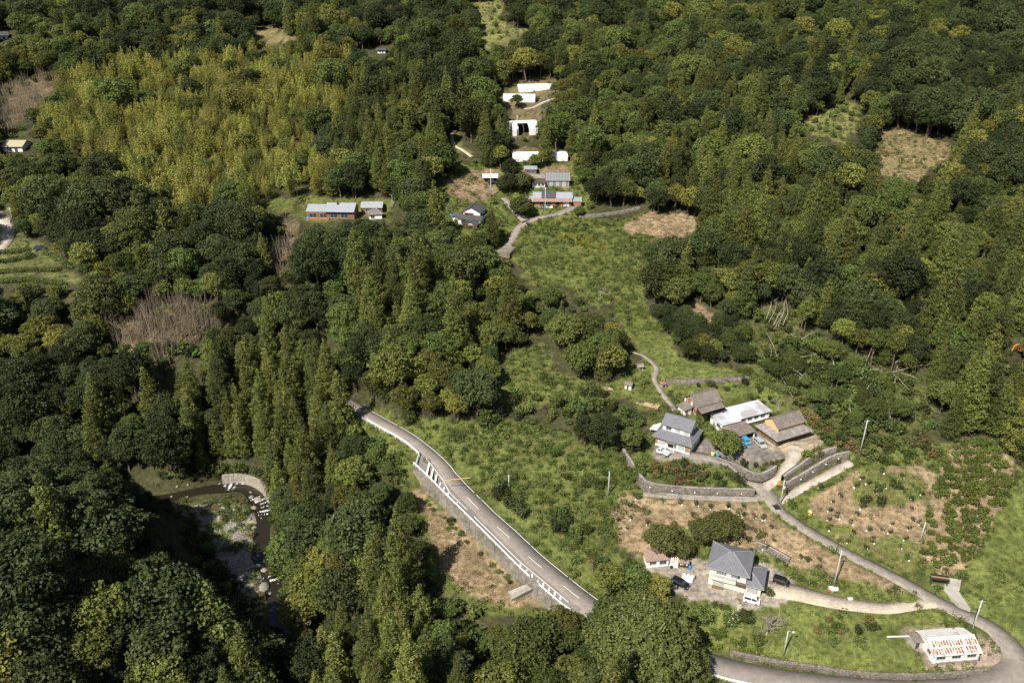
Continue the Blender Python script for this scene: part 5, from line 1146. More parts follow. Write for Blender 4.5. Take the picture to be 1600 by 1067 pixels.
PROTO = {}       # kind -> list of (trunk mesh, crown mesh, joined mesh, height, radius)
def add_proto(kind, tr, cr, tm, cm, h, r):
    tme = mesh_np(kind + '_trunk', tr[0], tr[1], [tm], smooth=True); cme = mesh_np(kind + '_crown', cr[0], cr[1], [cm])
    v, f = merge([tr, cr]); mi = np.r_[np.zeros(len(tr[1]), int), np.ones(len(cr[1]), int)]
    j = mesh_np(kind + '_whole', v, f, [tm, cm], mi)
    PROTO.setdefault(kind, []).append((tme, cme, j, h, r))
def broadleaf(kind, lm, rng, h=11., r=4.4, bark=BARK, nl=26, size=.25, flat=1.0, per=58, show=False, lrs=(.26, .42)):
    lob = []; cz = h - r * .95 * flat
    for i in range(nl):
        ph = i * 2.39996 + rng.uniform(-.4, .4); zt = 1 - (i + .5) / nl * 1.35; zt = max(-.45, zt)
        rr = math.sqrt(max(0, 1 - zt * zt)); q = rng.uniform(.62, .86)
        lr = r * rng.uniform(*lrs)
        lob.append((math.cos(ph) * rr * r * q, math.sin(ph) * rr * r * q, cz + zt * r * q * flat, lr * 1.15, lr * 1.15, lr * .85))
    lob.append((0, 0, cz, r * .62, r * .62, r * .6 * flat))
    sub = []
    for (x, y, z, a, b, c) in lob[:-1]:
        for _ in range(4):
            d = rng.normal(size=3); d[2] = abs(d[2]) * .8; d /= np.linalg.norm(d); k = rng.uniform(.32, .5)
            sub.append((x + d[0] * a * .8, y + d[1] * b * .8, z + d[2] * c * .8, a * k, b * k, c * k))
    cr = merge([leaves(lob[:-1], per * .75, size, rng), leaves(sub, per * 1.3, size * .85, rng, jit=.45), leaves(lob[-1:], 12, .5, rng)])
    ps = [limb((0, 0, -.6), (rng.normal() * .2, rng.normal() * .2, cz - r * .35), r * .075, r * .05, rng)]
    top = ps[0][0][-1]
    for x, y, z, a, b, c in lob[:12 if not show else 20]:
        ps.append(limb(top - np.array((0, 0, rng.uniform(0, 1.2))), (x, y, z + (c * .9 if show else 0)), r * .035, r * .01, rng))
    add_proto(kind, tubes_np(ps), cr, bark, lm, h, r)
def cedar(kind, lm, rng, h=21., r=3.2, bare=.12):
    lob = []; z = h * bare
    while z < h - .4:
        t = (z - h * bare) / (h * (1 - bare)); R = r * min(1, (1 - t) ** .82 * (.8 + .4 * min(1, t * 5)))
        n = max(2, int(2 * math.pi * R / 1.25)); o = rng.uniform(0, 6.3)
        for i in range(n):
            if rng.random() < .1: continue
            a = o + i * 2 * math.pi / n + rng.uniform(-.25, .25); q = R * rng.uniform(.6, 1.12); s = rng.uniform(.5, 1.05) * (.75 + .35 * R / r)
            lob.append((math.cos(a) * q, math.sin(a) * q, z + rng.uniform(-.35, .35) - .12 * q, s, s, s * .85))
        if R > 1.6: lob.append((0, 0, z, R * .55, R * .55, .9))
        z += .95 * rng.uniform(.85, 1.15)
    lob.append((0, 0, h - .5, .45, .45, .8))
    cr = leaves(lob, 66, .22, rng, jit=.45, aspect=.55, upb=.35)
    ps = [limb((0, 0, -.6), (0, 0, h * .96), r * .1, .04, rng, 6, .02)]
    for _ in range(10):
        a = rng.uniform(0, 6.3); z = h * rng.uniform(bare, .8); ps.append(limb((0, 0, z), (math.cos(a) * r * .7, math.sin(a) * r * .7, z - .3), .06, .02, rng, 3))
    add_proto(kind, tubes_np(ps), cr, BARK, lm, h, r)
def bamboo(kind, lm, rng, h=11., r=2.2, dead=False):
    ps, lob = [], []
    for i in range(9 if not dead else 16):
        a = rng.uniform(0, 6.3); q = r * math.sqrt(rng.uniform(0, 1)); hh = h * rng.uniform(.75, 1.05)
        b = np.array((math.cos(a) * q, math.sin(a) * q, -.3)); ln = rng.normal(size=2) * (.5 if not dead else 1.1)
        tip = b + np.array((ln[0], ln[1], hh)); pts = np.array([b, b + (tip - b) * .4 - [ln[0] * .2, ln[1] * .2, 0], b + (tip - b) * .75 - [ln[0] * .2, ln[1] * .2, 0], tip])
        ps.append((pts, [.06, .055, .045, .02]))
        if not dead:
            for t in np.linspace(.42, 1.0, 9):
                k = .95 * math.sin(min(1, (1.08 - t) * 2.1) * 1.5) + .2
                c = b + (tip - b) * t; lob.append((c[0] + rng.normal() * .22, c[1] + rng.normal() * .22, c[2], k, k, .7))
        else:
            for t in np.linspace(.5, 1, 6):
                c = b + (tip - b) * t; lob.append((c[0], c[1], c[2], .35, .35, .5))
    cr = leaves(lob, 34 if not dead else 26, .24 if not dead else .22, rng, jit=.5, aspect=.42 if not dead else .14, upb=.3, droop=.8)
    add_proto(kind, tubes_np(ps, 4), cr, mat(kind + '_culm', (.2, .19, .07) if not dead else (.27, .225, .165), .6), lm, h, r)
def shrub(kind, lm, rng, h=2.4, r=1.6, size=.24, per=60, n=9):
    lob = [(0, 0, h * .45, r * .6, r * .6, h * .5)]
    for i in range(n):
        a = rng.uniform(0, 6.3); q = r * rng.uniform(.35, .75); s = r * rng.uniform(.28, .45)
        lob.append((math.cos(a) * q, math.sin(a) * q, h * rng.uniform(.35, .8), s, s, s * .8))
    cr = leaves(lob, per, size, rng)
    ps = [limb((0, 0, -.4), (math.cos(k) * r * .4, math.sin(k) * r * .4, h * .6), .06, .02, rng, 3) for k in range(5)]
    add_proto(kind, tubes_np(ps, 4), cr, BARK, lm, h, r)
def branchy(rng, p, d, L, r, depth, out):
    q = p + d * L; out.append(limb(p, q, r, r * .62, rng, 4, .14))
    if depth == 0: return
    for _ in range(3 if depth > 1 else 4):
        nd = d + rng.normal(size=3) * .55; nd[2] += .12; nd /= np.linalg.norm(nd)
        branchy(rng, q - d * L * rng.uniform(0, .45), nd, L * rng.uniform(.6, .85), r * .58, depth - 1, out)

rg = np.random.default_rng(31)
for i, (h, r, fl) in enumerate([(10, 4.2, 1), (12, 5.0, .95), (9, 3.6, 1.05), (13, 4.6, 1.15)]):
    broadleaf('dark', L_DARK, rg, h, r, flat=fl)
for i, (h, r, fl) in enumerate([(10.5, 4.4, 1), (9, 3.8, .9), (12.5, 4.8, 1.1), (8, 3.2, 1)]):
    broadleaf('mid', L_MID, rg, h, r, flat=fl)
for h, r in [(9, 3.6), (11, 4.2), (8, 3.0)]: broadleaf('olive', L_OLIVE, rg, h, r, nl=20)
for h, r in [(21, 3.4), (18, 3.0), (24, 3.8), (15, 2.7)]: cedar('cedar', L_CEDAR, rg, h, r)
for h, r in [(20, 3.2), (17, 3.0), (22, 3.5)]: cedar('cedar_dark', L_CEDARD, rg, h, r)
for h, r in [(11, 2.4), (12.5, 2.7), (9.5, 2.1), (10.5, 2.8)]: bamboo('bamboo', L_BAMBOO, rg, h, r)
for h, r in [(8, 2.4), (9, 2.7)]: bamboo('withered', L_WITHER, rg, h, r, dead=True)
for h, r in [(2.2, 1.5), (3.0, 2.0), (1.6, 1.3)]: shrub('shrub', L_MID, rg, h, r)
for h, r in [(2.0, 1.5), (2.6, 1.9), (1.4, 1.2)]: shrub('weedbush', L_WEED, rg, h, r, .22, 60)
for h, r in [(1.9, 1.5), (2.3, 1.7)]: shrub('citrus', leafmat('leaf_citrus', (.115, .14, .03), .25, .03), rg, h, r, .2, 75)

# --- where the trees stand
CEDARZ = [[(165, 575), (300, 548), (420, 540), (500, 555), (545, 610), (545, 660), (500, 720), (475, 790), (430, 770), (330, 725), (240, 640), (170, 640)], [(560, 350), (650, 345), (700, 380), (665, 450), (655, 530), (600, 560), (555, 500), (530, 440)], [(520, 860), (600, 850), (665, 930), (690, 1100), (500, 1100), (505, 930)], [(1450, 430), (1600, 330), (1700, 330), (1700, 700), (1480, 690), (1440, 600)], [(1060, 90), (1250, 150), (1255, 250), (1330, 300), (1320, 400), (1200, 420), (1090, 330), (1055, 220)], [(680, 110), (800, 110), (790, 210), (700, 210), (600, 300), (500, 300), (520, 200), (560, 100)], [(780, 445), (960, 440), (960, 520), (800, 530)], [(420, 660), (510, 650), (505, 790), (430, 780)], [(1560, 380), (1650, 380), (1650, 700), (1540, 690)]]
CEDSH = [.86, .34, .75, .75, .42, .4, .5, .8, .75]
BROADZ = [(395, 765), (565, 760), (575, 860), (525, 905), (480, 980), (440, 1010), (415, 900)]
BUSHZ = [(556, 680), (600, 690), (640, 740), (668, 810), (690, 900), (760, 950), (850, 962), (860, 1010), (760, 1030), (690, 1000), (640, 930), (590, 850), (560, 790)]
BAMBOOZ = [[(60, 150), (100, 108), (200, 85), (330, 75), (420, 62), (540, 72), (560, 105), (545, 160), (500, 190), (480, 215), (510, 240), (490, 275), (420, 306), (300, 320), (210, 300), (180, 260), (60, 200)], [(1300, 600), (1440, 620), (1440, 680), (1330, 690)]]
FALLZ = [(1135, 500), (1180, 440), (1250, 460), (1330, 520), (1440, 590), (1440, 670), (1330, 700), (1230, 620), (1160, 570)]
DARKZ = [[(0, 640), (250, 650), (330, 830), (380, 960), (480, 1067), (0, 1067)], [(0, 440), (400, 430), (330, 560), (0, 640)], [(300, 340), (560, 340), (540, 560), (320, 540)], [(420, 760), (560, 790), (560, 900), (440, 900)], [(1380, 60), (1600, 0), (1600, 340), (1480, 330)], [(540, 0), (750, 0), (740, 120), (540, 60)]]  # the first zone's darker leaves stand in for shade in the valley corner
SP = 5.0
gx, gy = np.meshgrid(np.arange(-420, 421, SP), np.arange(70, 800, SP * .87))
gx = gx + (np.arange(gx.shape[0]) % 2)[:, None] * SP / 2
cxx = (gx + RNG.uniform(-.42, .42, gx.shape) * SP).ravel(); cyy = (gy + RNG.uniform(-.42, .42, gy.shape) * SP).ravel()
keep = (np.abs(cxx) < cyy * .80 + 30)
cxx, cyy = cxx[keep], cyy[keep]; czz = hq(cxx, cyy)
u0, v0, _ = project(np.stack([cxx, cyy, czz], -1)); keep = (u0 > -260) & (u0 < 1860) & (v0 > -110) & (v0 < 1480)
cxx, cyy, czz = cxx[keep], cyy[keep], czz[keep]
N0 = len(cxx); r1, r2, r3 = RNG.random(N0), RNG.random(N0), RNG.random(N0)
cu, cv, cd = project(np.stack([cxx, cyy, czz + 9], -1))
inany = lambda polys: np.any([inpoly(cu, cv, p) for p in polys], axis=0)
kind = np.where(r1 < .36, 'dark', np.where(r1 < .70, 'mid', np.where(r1 < .87, 'olive', np.where(r1 < .94, 'cedar', 'cedar_dark')))).astype('<U12')
big = vnoise(cxx, cyy, 45, 51)
kind[(big > .35) & (r1 < .68)] = 'mid'; kind[(big < -.35) & (r1 < .66)] = 'dark'
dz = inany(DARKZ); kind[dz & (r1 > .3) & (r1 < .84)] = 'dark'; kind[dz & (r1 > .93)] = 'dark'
for pz, sh in zip(CEDARZ, CEDSH):
    q_ = inpoly(cu, cv, pz); kind[q_ & (r2 < sh)] = 'cedar'; kind[q_ & (r2 > sh * .78) & (r2 < sh)] = 'cedar_dark'
q_ = inpoly(cu, cv, BROADZ); kind[q_] = np.where(r2[q_] < .7, 'dark', 'mid')
bz = inany(BAMBOOZ); kind[bz] = np.where(r2[bz] < .86, 'bamboo', np.where(r2[bz] < .95, 'mid', 'olive'))
fz = inpoly(cu, cv, FALLZ); kind[fz & (r2 < .75)] = 'weedbush'
bu, bv, _ = project(np.stack([cxx, cyy, czz + 3], -1)); bz_ = inpoly(bu, bv, BUSHZ); kind[bz_ & (r2 < .55)] = 'shrub'; kind[bz_ & (r2 >= .55)] = 'mid'
patch = vnoise(cxx, cyy, 22, 57); kind[(patch > .45) & (kind == 'dark') & (r2 < .7)] = 'olive'
scl = .60 + .62 * r3 + .14 * vnoise(cxx, cyy, 30, 58)
scl[(r3 > .9) & (r2 > .5)] *= 1.2
nb_ = (segdist(cxx, cyy, BARG)[0] < 24) & (segdist(cxx, cyy, RIV)[1] > 0); scl[nb_] *= .62
scl[bz_] = np.where(r2[bz_] < .55, 1.3 + 1.1 * r3[bz_], .42 + .25 * r3[bz_])
scl[np.char.startswith(kind, 'cedar') & (cyy > 280)] *= .78
scl[kind == 'bamboo'] *= .95
scl[dz & (cyy < 150)] *= 1.12
dead = np.any([inpoly(*project(np.stack([cxx, cyy, czz + 4], -1))[:2], p) for p in DEAD], axis=0); kind[dead & (r2 < np.where(cyy > 330, .6, .95))] = 'withered'
pid = (RNG.random(N0) * 64).astype(int)
H = np.zeros(N0); R = np.zeros(N0)
for k, ps in PROTO.items():
    m = kind == k; pid[m] %= len(ps)
    H[m] = np.array([p[3] for p in ps])[pid[m]] * scl[m]; R[m] = np.array([p[4] for p in ps])[pid[m]] * scl[m]
def blocked(x, y, z, h, r, polys=CLEAR):
    bad = np.zeros(len(x), bool)
    for fz_, fr in ((.12, .3), (.35, .75), (.6, .85), (.85, .6), (.99, .1)):
        for sx in (-1, 0, 1):
            pu, pv, _ = project(np.stack([x + sx * r * fr, y, z + h * fz_], -1))
            for poly in polys: bad |= inpoly(pu, pv, poly)
    return bad
bad = blocked(cxx, cyy, czz, H, R, CLEAR + [FALLOPEN]) & (kind != 'withered')
bad |= blocked(cxx, cyy, czz, H, R, DEAD) & (kind != 'withered')
# where a tall tree would hide open ground a smaller plant may still stand
small = bad & (r2 < .8) & ~dead; kind[small] = np.where(r1[small] < .6, 'shrub', 'weedbush'); pid[small] = pid[small] % 3; scl[small] = .8 + .9 * r3[small]
for k in ('shrub', 'weedbush'):
    m = small & (kind == k); H[m] = np.array([p[3] for p in PROTO[k]])[pid[m]] * scl[m]; R[m] = np.array([p[4] for p in PROTO[k]])[pid[m]] * scl[m]
bad[small] = blocked(cxx[small], cyy[small], czz[small], H[small], R[small])
dr, _, _ = segdist(cxx, cyy, RIV)
bad |= (dr < np.where(cyy < 142, 1.2, 4.5)) | (segdist(cxx, cyy, BARG)[0] < np.where(segdist(cxx, cyy, RIV)[1] > 0, 16, 8))
for n in ROADG: bad |= segdist(cxx, cyy, ROADG[n][::3])[0] < np.where(R > 2.2, 4.2, 3.2)
ok = ~bad
cxx, cyy, czz, kind, scl, pid, H, R = [a[ok] for a in (cxx, cyy, czz, kind, scl, pid, H, R)]
rot = RNG.uniform(0, 6.283, len(cxx))
pu, pv, pd = project(np.stack([cxx, cyy, czz + H * .6], -1))
shown = H * FPX / pd * ((pu > -20) & (pu < 1620) & (pv > -20) & (pv < 1090))

LANDMARK = [((-80, 186), 'above the stream bend'), ((-62, 160), 'beside the gravel bar of the stream'), ((-118, 110), 'on the shady spur across the stream'), ((-35, 200), 'by the upper end of the guard-railed road'), ((-30, 150), 'on the bank below the guard-railed road'), ((5, 118), 'beside the lowest bend of the road'), ((0, 215), 'between the road and the upper meadow'), ((-60, 240), 'on the wooded slope below the long grey-roofed house'), ((-70, 300), 'around the long grey-roofed house'), ((-20, 290), 'around the cottage with the concrete slab'), ((15, 300), 'around the old farmhouse'), ((60, 245), 'on the slope above the village yard'), ((90, 215), 'on the slope with fallen trunks'), ((150, 230), 'in the stand beside the citrus rows'), ((10, 400), 'around the white plastic greenhouses'), ((-180, 260), 'near the valley road and tea terraces'), ((-150, 330), 'along the edge of the bamboo grove'), ((110, 320), 'on the slope below the straw clearing'), ((160, 400), 'near the straw-coloured clearing'), ((-120, 210), 'on the dark slope above the stream'), ((-100, 330), 'in the grove above the long grey-roofed house'), ((-190, 360), 'beside the lone beige-roofed house'), ((-130, 400), 'high in the bamboo grove'), ((-60, 380), 'between the bamboo grove and the greenhouses'), ((-150, 140), 'deep in the shady wood beyond the stream'), ((-90, 130), 'where the stream leaves the gravel bar'), ((-55, 215), 'among the cedars over the stream'), ((35, 225), 'beside the middle clearing'), ((60, 290), 'at the edge of the upper meadow'), ((130, 270), 'above the fallen-tree slope')]
LMX = np.array([l[0] for l in LANDMARK], float)
def where(x, y): return LANDMARK[int(np.argmin(((LMX - (x, y)) ** 2).sum(1)))][1]
DESC = {'dark': ('broadleaf_tree', 'dark green round-crowned broadleaf tree', 'tree'), 'mid': ('broadleaf_tree', 'fresh green lobed broadleaf tree', 'tree'), 'olive': ('broadleaf_tree', 'olive yellow-green broadleaf tree', 'tree'),
        'cedar': ('cedar_tree', 'tall yellow-green tapering cedar', 'cedar'), 'cedar_dark': ('cedar_tree', 'tall deep green tapering cedar', 'cedar'), 'bamboo': ('bamboo_clump', 'yellow-green feathery bamboo clump', 'bamboo'), 'withered': ('withered_bamboo_clump', 'withered brown leafless bamboo clump', 'bamboo'),
        'shrub': ('shrub', 'low dark green shrub', 'shrub'), 'weedbush': ('bush', 'low bright green bush', 'bush'), 'citrus': ('citrus_bush', 'low rounded citrus bush', 'citrus bush')}
def plant(k, i, loc, rz, s, label, cat, group, name=None, parts=True):
    t, c, j, h, r = PROTO[k][i % len(PROTO[k])]
    o = thing(name or DESC[k][0], label, cat, loc, rz, group); o.scale = (s, s, s) if np.isscalar(s) else s
    link('trunk' if k not in ('bamboo', 'withered', 'shrub', 'weedbush', 'citrus') else ('culms' if k in ('bamboo', 'withered') else 'stems'), t, o)
    link('crown' if k not in ('bamboo', 'withered', 'shrub', 'weedbush', 'citrus') else 'foliage', c, o)
    return o
FAMILY = {'dark': 'broadleaf', 'mid': 'broadleaf', 'olive': 'broadleaf', 'cedar': 'cedar', 'cedar_dark': 'cedar', 'bamboo': 'bamboo', 'withered': 'bamboo', 'shrub': 'shrub', 'weedbush': 'shrub'}
fam = np.array([FAMILY[k] for k in kind])
single = np.zeros(len(kind), bool)
LIMIT = {'broadleaf': 300, 'cedar': 300, 'bamboo': 220, 'shrub': 40}
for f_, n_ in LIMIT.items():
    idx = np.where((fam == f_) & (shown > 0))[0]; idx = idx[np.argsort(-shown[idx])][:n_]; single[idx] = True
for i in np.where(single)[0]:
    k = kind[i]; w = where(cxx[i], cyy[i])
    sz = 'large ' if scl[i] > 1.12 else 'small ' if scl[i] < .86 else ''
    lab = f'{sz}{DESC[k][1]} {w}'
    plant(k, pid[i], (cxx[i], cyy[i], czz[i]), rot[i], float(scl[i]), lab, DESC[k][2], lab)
# --- the rest of each kind as one mass
STORE = bpy.data.collections.new('plant_prototypes')
def scatter(name, protos, idx, x, y, z, rz, s, label=None, tilt=None):
    col = bpy.data.collections.new(name + '_protos')
    for n, me in enumerate(protos):
        o = bpy.data.objects.new(f'{name}_form_{n:02d}', me); col.objects.link(o)
    me = bpy.data.meshes.new(name); me.vertices.add(len(x)); me.vertices.foreach_set('co', np.stack([x, y, z], -1).astype(np.float32).ravel())
    for nm, ty, dat in (('form', 'INT', np.asarray(idx, np.int32)), ('turn', 'FLOAT', np.asarray(rz, np.float32)), ('size', 'FLOAT', np.asarray(s, np.float32))):
        a = me.attributes.new(nm, ty, 'POINT'); a.data.foreach_set('value', dat)
    o = tag(link(name, me), label, kind='stuff')
    ng = bpy.data.node_groups.new(name, 'GeometryNodeTree')
    ng.interface.new_socket('Geometry', in_out='INPUT', socket_type='NodeSocketGeometry'); ng.interface.new_socket('Geometry', in_out='OUTPUT', socket_type='NodeSocketGeometry')
    N = ng.nodes; L = ng.links
    gi = N.new('NodeGroupInput'); go = N.new('NodeGroupOutput'); ip = N.new('GeometryNodeInstanceOnPoints'); ci = N.new('GeometryNodeCollectionInfo')
    ci.inputs['Collection'].default_value = col; ci.inputs['Separate Children'].default_value = True; ci.inputs['Reset Children'].default_value = True
    def attr(nm, ty):
        a = N.new('GeometryNodeInputNamedAttribute'); a.data_type = ty; a.inputs['Name'].default_value = nm
        return next(s for s in a.outputs if s.enabled and s.name == 'Attribute')
    cx = N.new('ShaderNodeCombineXYZ'); L.new(attr('turn', 'FLOAT'), cx.inputs['Z'])
    mp = N.new('GeometryNodeMeshToPoints'); L.new(gi.outputs[0], mp.inputs['Mesh']); L.new(mp.outputs[0], ip.inputs['Points'])
    L.new(ci.outputs[0], ip.inputs['Instance']); ip.inputs['Pick Instance'].default_value = True
    L.new(attr('form', 'INT'), ip.inputs['Instance Index']); L.new(cx.outputs[0], ip.inputs['Rotation']); L.new(attr('size', 'FLOAT'), ip.inputs['Scale'])
    L.new(ip.outputs[0], go.inputs[0])
    md = o.modifiers.new('scatter', 'NODES'); md.node_group = ng
    return o
MASS = {'broadleaf': ('broadleaf_forest', 'dense evergreen broadleaf forest covering the hillside'), 'cedar': ('cedar_forest', 'cedar forest standing among the hillside woods'), 'bamboo': ('bamboo_grove', 'yellow-green bamboo grove on the hillside'), 'shrub': ('undergrowth', 'low shrubs and undergrowth along the wood edges')}
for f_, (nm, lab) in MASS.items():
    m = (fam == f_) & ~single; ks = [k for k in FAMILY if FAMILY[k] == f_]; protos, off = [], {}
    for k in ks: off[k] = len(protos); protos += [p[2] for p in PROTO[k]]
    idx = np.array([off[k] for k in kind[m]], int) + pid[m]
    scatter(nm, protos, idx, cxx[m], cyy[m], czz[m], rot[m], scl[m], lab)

# --- weeds, meadow grass, dry grass: nobody could count them
def tuft(name, lm, rng, n, h, spread, w=.05, lean=.5, seedlm=None):
    a = rng.uniform(0, 6.283, n); q = spread * np.sqrt(rng.random(n)); b = np.stack([np.cos(a) * q, np.sin(a) * q, np.full(n, -.1)], -1)
    ln = rng.normal(size=(n, 2)) * lean * h; hh = h * rng.uniform(.5, 1.15, n)
    tip = b + np.column_stack([ln, hh]); mid = b + np.column_stack([ln * .3, hh * .6]); s = np.column_stack([-np.sin(a * 3), np.cos(a * 3), np.zeros(n)]) * w
    v = np.stack([b - s, b + s, mid + s * 1.2, tip], 1); v2 = np.stack([b - s, mid + s * 1.2, tip, mid - s * 1.2], 1)
    v = np.concatenate([np.stack([b - s, b + s, mid + s, mid - s], 1), np.stack([mid - s, mid + s, tip + s * .3, tip - s * .3], 1)]).reshape(-1, 3)
    return mesh_np(name, v, np.arange(len(v)).reshape(-1, 4), [lm])
def clump(name, lm, rng, h, r, n=7, size=.13, per=80):
    lob = [(rng.normal() * r * .5, rng.normal() * r * .5, h * rng.uniform(.3, .7), r * rng.uniform(.35, .6), r * rng.uniform(.35, .6), h * .35) for _ in range(n)]
    v, f = leaves(lob, per, size, rng, jit=.7); return mesh_np(name, v, f, [lm])
rw = np.random.default_rng(77)
def spread(poly, dens, ex=(), thr=None, seed=1, sc=8, wet=False):
    g = cast([(min(max(u, -200), 1800), v) for u, v in poly]); x0, y0 = g[:, :2].min(0); x1, y1 = g[:, :2].max(0)
    n = int((x1 - x0) * (y1 - y0) * dens); x = rw.uniform(x0, x1, n); y = rw.uniform(y0, y1, n); z = hq(x, y)
    u, v, _ = project(np.stack([x, y, z], -1)); ok = inpoly(u + 4 * rw.normal(size=n), v + 3 * rw.normal(size=n), poly)
    for e in ex: ok &= ~inpoly(u, v, e)
    if wet: ok &= segdist(x, y, RIV)[0] > 3.4
    if thr is not None: ok &= vnoise(x, y, sc, seed) > thr
    for q in ROADG.values():
        d, _, p = segdist(x, y, q[::4]); ok &= d > np.interp(np.clip(p * 4, 0, len(q) - 1), np.arange(len(q)), q[:, 3]) + .25
    ok &= segdist(x, y, EDGE[::3])[0] > 2.6
    ok &= ~inpoly(u, v, APRON)
    for fx0, fy0, fx1, fy1, fr in FOOTPRINTS:
        dx, dy = x - fx0, y - fy0; c, s = math.cos(fr), math.sin(fr); lx, ly = dx * c + dy * s, -dx * s + dy * c
        ok &= ~((lx > -.4) & (lx < fx1 + .4) & (ly > -.4) & (ly < fy1 + .4))
    return x[ok], y[ok], z[ok]
def fill(name, label, protos, areas, smin=.6, smax=1.4):
    xs = [spread(*a[0], **a[1]) for a in areas]; x, y, z = [np.concatenate([q[i] for q in xs]) for i in range(3)]
    n = len(x); scatter(name, protos, rw.integers(0, len(protos), n), x, y, z, rw.uniform(0, 6.28, n), rw.uniform(smin, smax, n), label)
BARE = [YARD_G, YARD_V, YARD_B, ORCH_L, ORCH_R, CITRUS, LAWN_R, LAWN_B, TERRACE1, TERRACE2]
weeds = [clump(f'weed_{i}', L_WEED, rw, h, r) for i, (h, r) in enumerate([(.9, .7), (1.3, .8), (.7, .6), (1.0, .9)])]
fill('tall_weeds', 'tall green weeds and vines smothering the slopes', weeds, [((M_SLOPE, .75), {}), ((M_MEADOW, .55), dict(ex=[MEADOW_DRY])), ((M_MID, .6), {}), ((K_VILLAGE, .5), dict(ex=BARE)), ((K_COTT, .4), {}), ((K_HUTS, .35), {}), ((LAWN_B, .22), dict(thr=.2, seed=5)), ((LAWN_R, .2), dict(thr=.1, seed=6)), ((M_BANK, .25), dict(thr=.25, seed=9)), ((M_BAR, .5), dict(thr=-.1, seed=24, sc=4, wet=True)), ((ORCH_L, .18), dict(thr=.3, seed=23, sc=7)), ((ORCH_R, .12), dict(thr=.2, seed=3)), ((FALLOPEN, .45), {}), ((K_RC1, .25), {}), ((K_RC2, .25), dict(thr=.0, seed=44, sc=6)), ((K_RIVER, .35), dict(thr=-.1, seed=45, sc=5, wet=True)), ((OPEN_LOW, .35), dict(ex=[M_SLOPE, M_BANK])), ((HAMLET, .35), dict(ex=[K_FYARD, K_SHEDS])), ((K_TOP, .12), {}), ((K_FYARD, .15), dict(thr=.3, seed=4)), ((K_LEFT, .2), dict(thr=.1, seed=8))])
fill('goldenrod', 'patches of yellow goldenrod flowering in the upper meadow', [clump(f'gold_{i}', L_GOLD, rw, 1.1, .6, 5, .12, 60) for i in range(2)], [(([(860, 362), (900, 358), (935, 378), (960, 400), (925, 395), (880, 378)], .9), dict(thr=-.1, seed=61, sc=5)), ((M_MEADOW, .12), dict(thr=.4, seed=62, sc=6))], .5, 1.1)
fill('meadow_grass', 'short bright grass on the lawns and terraces', [tuft(f'grass_{i}', L_GRASS, rw, 26, .32, .5, .03) for i in range(3)], [((LAWN_R, 1.1), {}), ((LAWN_B, 1.2), dict(ex=[YARD_G])), ((TERRACE1, 1.1), {}), ((TERRACE2, 1.1), {}), ((ORCH_R, .8), dict(thr=.0, seed=21, sc=9)), ((K_LEFT, .35), {}), ((K_LONG, .5), {})])
fill('dry_grass', 'dry straw-coloured grass on the banks and orchard terraces', [tuft(f'dry_{i}', L_DRY, rw, 30, .42, .55, .03, .7) for i in range(3)], [((M_BANK, 1.6), {}), ((ORCH_L, .9), {}), ((ORCH_R, .6), {}), ((CITRUS, .5), {}), ((MEADOW_DRY, .9), {}), ((K_RC2, .7), {}), ((M_MEADOW, .2), dict(thr=.3, seed=15)), ((K_FYARD, .4), {}), ((M_MID, .3), dict(thr=.1, seed=16)), ((M_SLOPE, .2), dict(thr=.25, seed=17))])

# ------------------------------------------------------------------ plants one can single out
r4 = np.random.default_rng(99)
broadleaf('camphor', leafmat('leaf_camphor', (.125, .138, .040), .1, .01), r4, 18, 11, PALEBARK, 80, .30, .85, 44, True, (.16, .25))
broadleaf('yard', L_MID, r4, 6.2, 3.6, nl=34, size=.26, flat=.8, per=60)
broadleaf('garden', leafmat('leaf_garden', (.105, .112, .035), .15, .01), r4, 6.5, 4.2, nl=34, size=.28, flat=.75, per=50)
cedar('slender', L_CEDAR, r4, 15, 2.6, bare=.6)
shrub('topiary', L_MID, r4, 4.2, 2.5, .2, 90, 22)
shrub('ball', leafmat('leaf_box', (.09, .11, .03), .1, .01), r4, 1.4, .8, .13, 160, 16)
shrub('limeball', L_LIME, r4, 2.0, 1.25, .16, 120, 16)
shrub('darkshrub', L_DARK, r4, 2.4, 1.7, .2, 70, 10); shrub('autumnshrub', leafmat('leaf_autumn', (.17, .125, .05), .25, .03), r4, 2.2, 1.6, .2, 60, 10)
DESC.update({k: (n, '', '') for k, n in (('camphor', 'camphor_tree'), ('yard', 'garden_tree'), ('garden', 'garden_tree'), ('slender', 'slender_tree'), ('topiary', 'clipped_shrub'), ('ball', 'clipped_shrub'), ('limeball', 'clipped_shrub'), ('darkshrub', 'shrub'), ('autumnshrub', 'shrub'))})
def put(k, px, s, label, cat='tree', group=None, z=None, i=0):
    p = at(*px) if z is None else on_plane(*px, z); return plant(k, i, p, float(r4.uniform(0, 6.28)), s, label, cat, group)
put('camphor', (1000, 1062), 1.0, 'great spreading camphor tree with pale limbs overhanging the road')
put('camphor', (1065, 1068), .5, 'half-grown camphor tree at the foot of the great camphor')
put('yard', (1132, 709), 1.0, 'dense round tree in the village yard between the houses')
put('garden', (1034, 860), .95, 'broad olive tree behind the garden hut'); put('garden', (1060, 869), .72, 'lower olive tree behind the storage rack')
put('garden', (1097, 842), .75, 'olive tree close behind the back corner of the cream house'); put('garden', (1128, 840), .95, 'wide olive tree directly behind the cream house')
put('yard', (815, 339), 1.15, 'dark round tree at the fork of the hill lane'); put('garden', (814, 298), 1.0, 'round tree between the tool barn and the open shed'); put('yard', (789, 300), .9, 'dark tree beside the open shed')
put('yard', (905, 338), .55, 'small round tree at the corner of the old farmhouse')
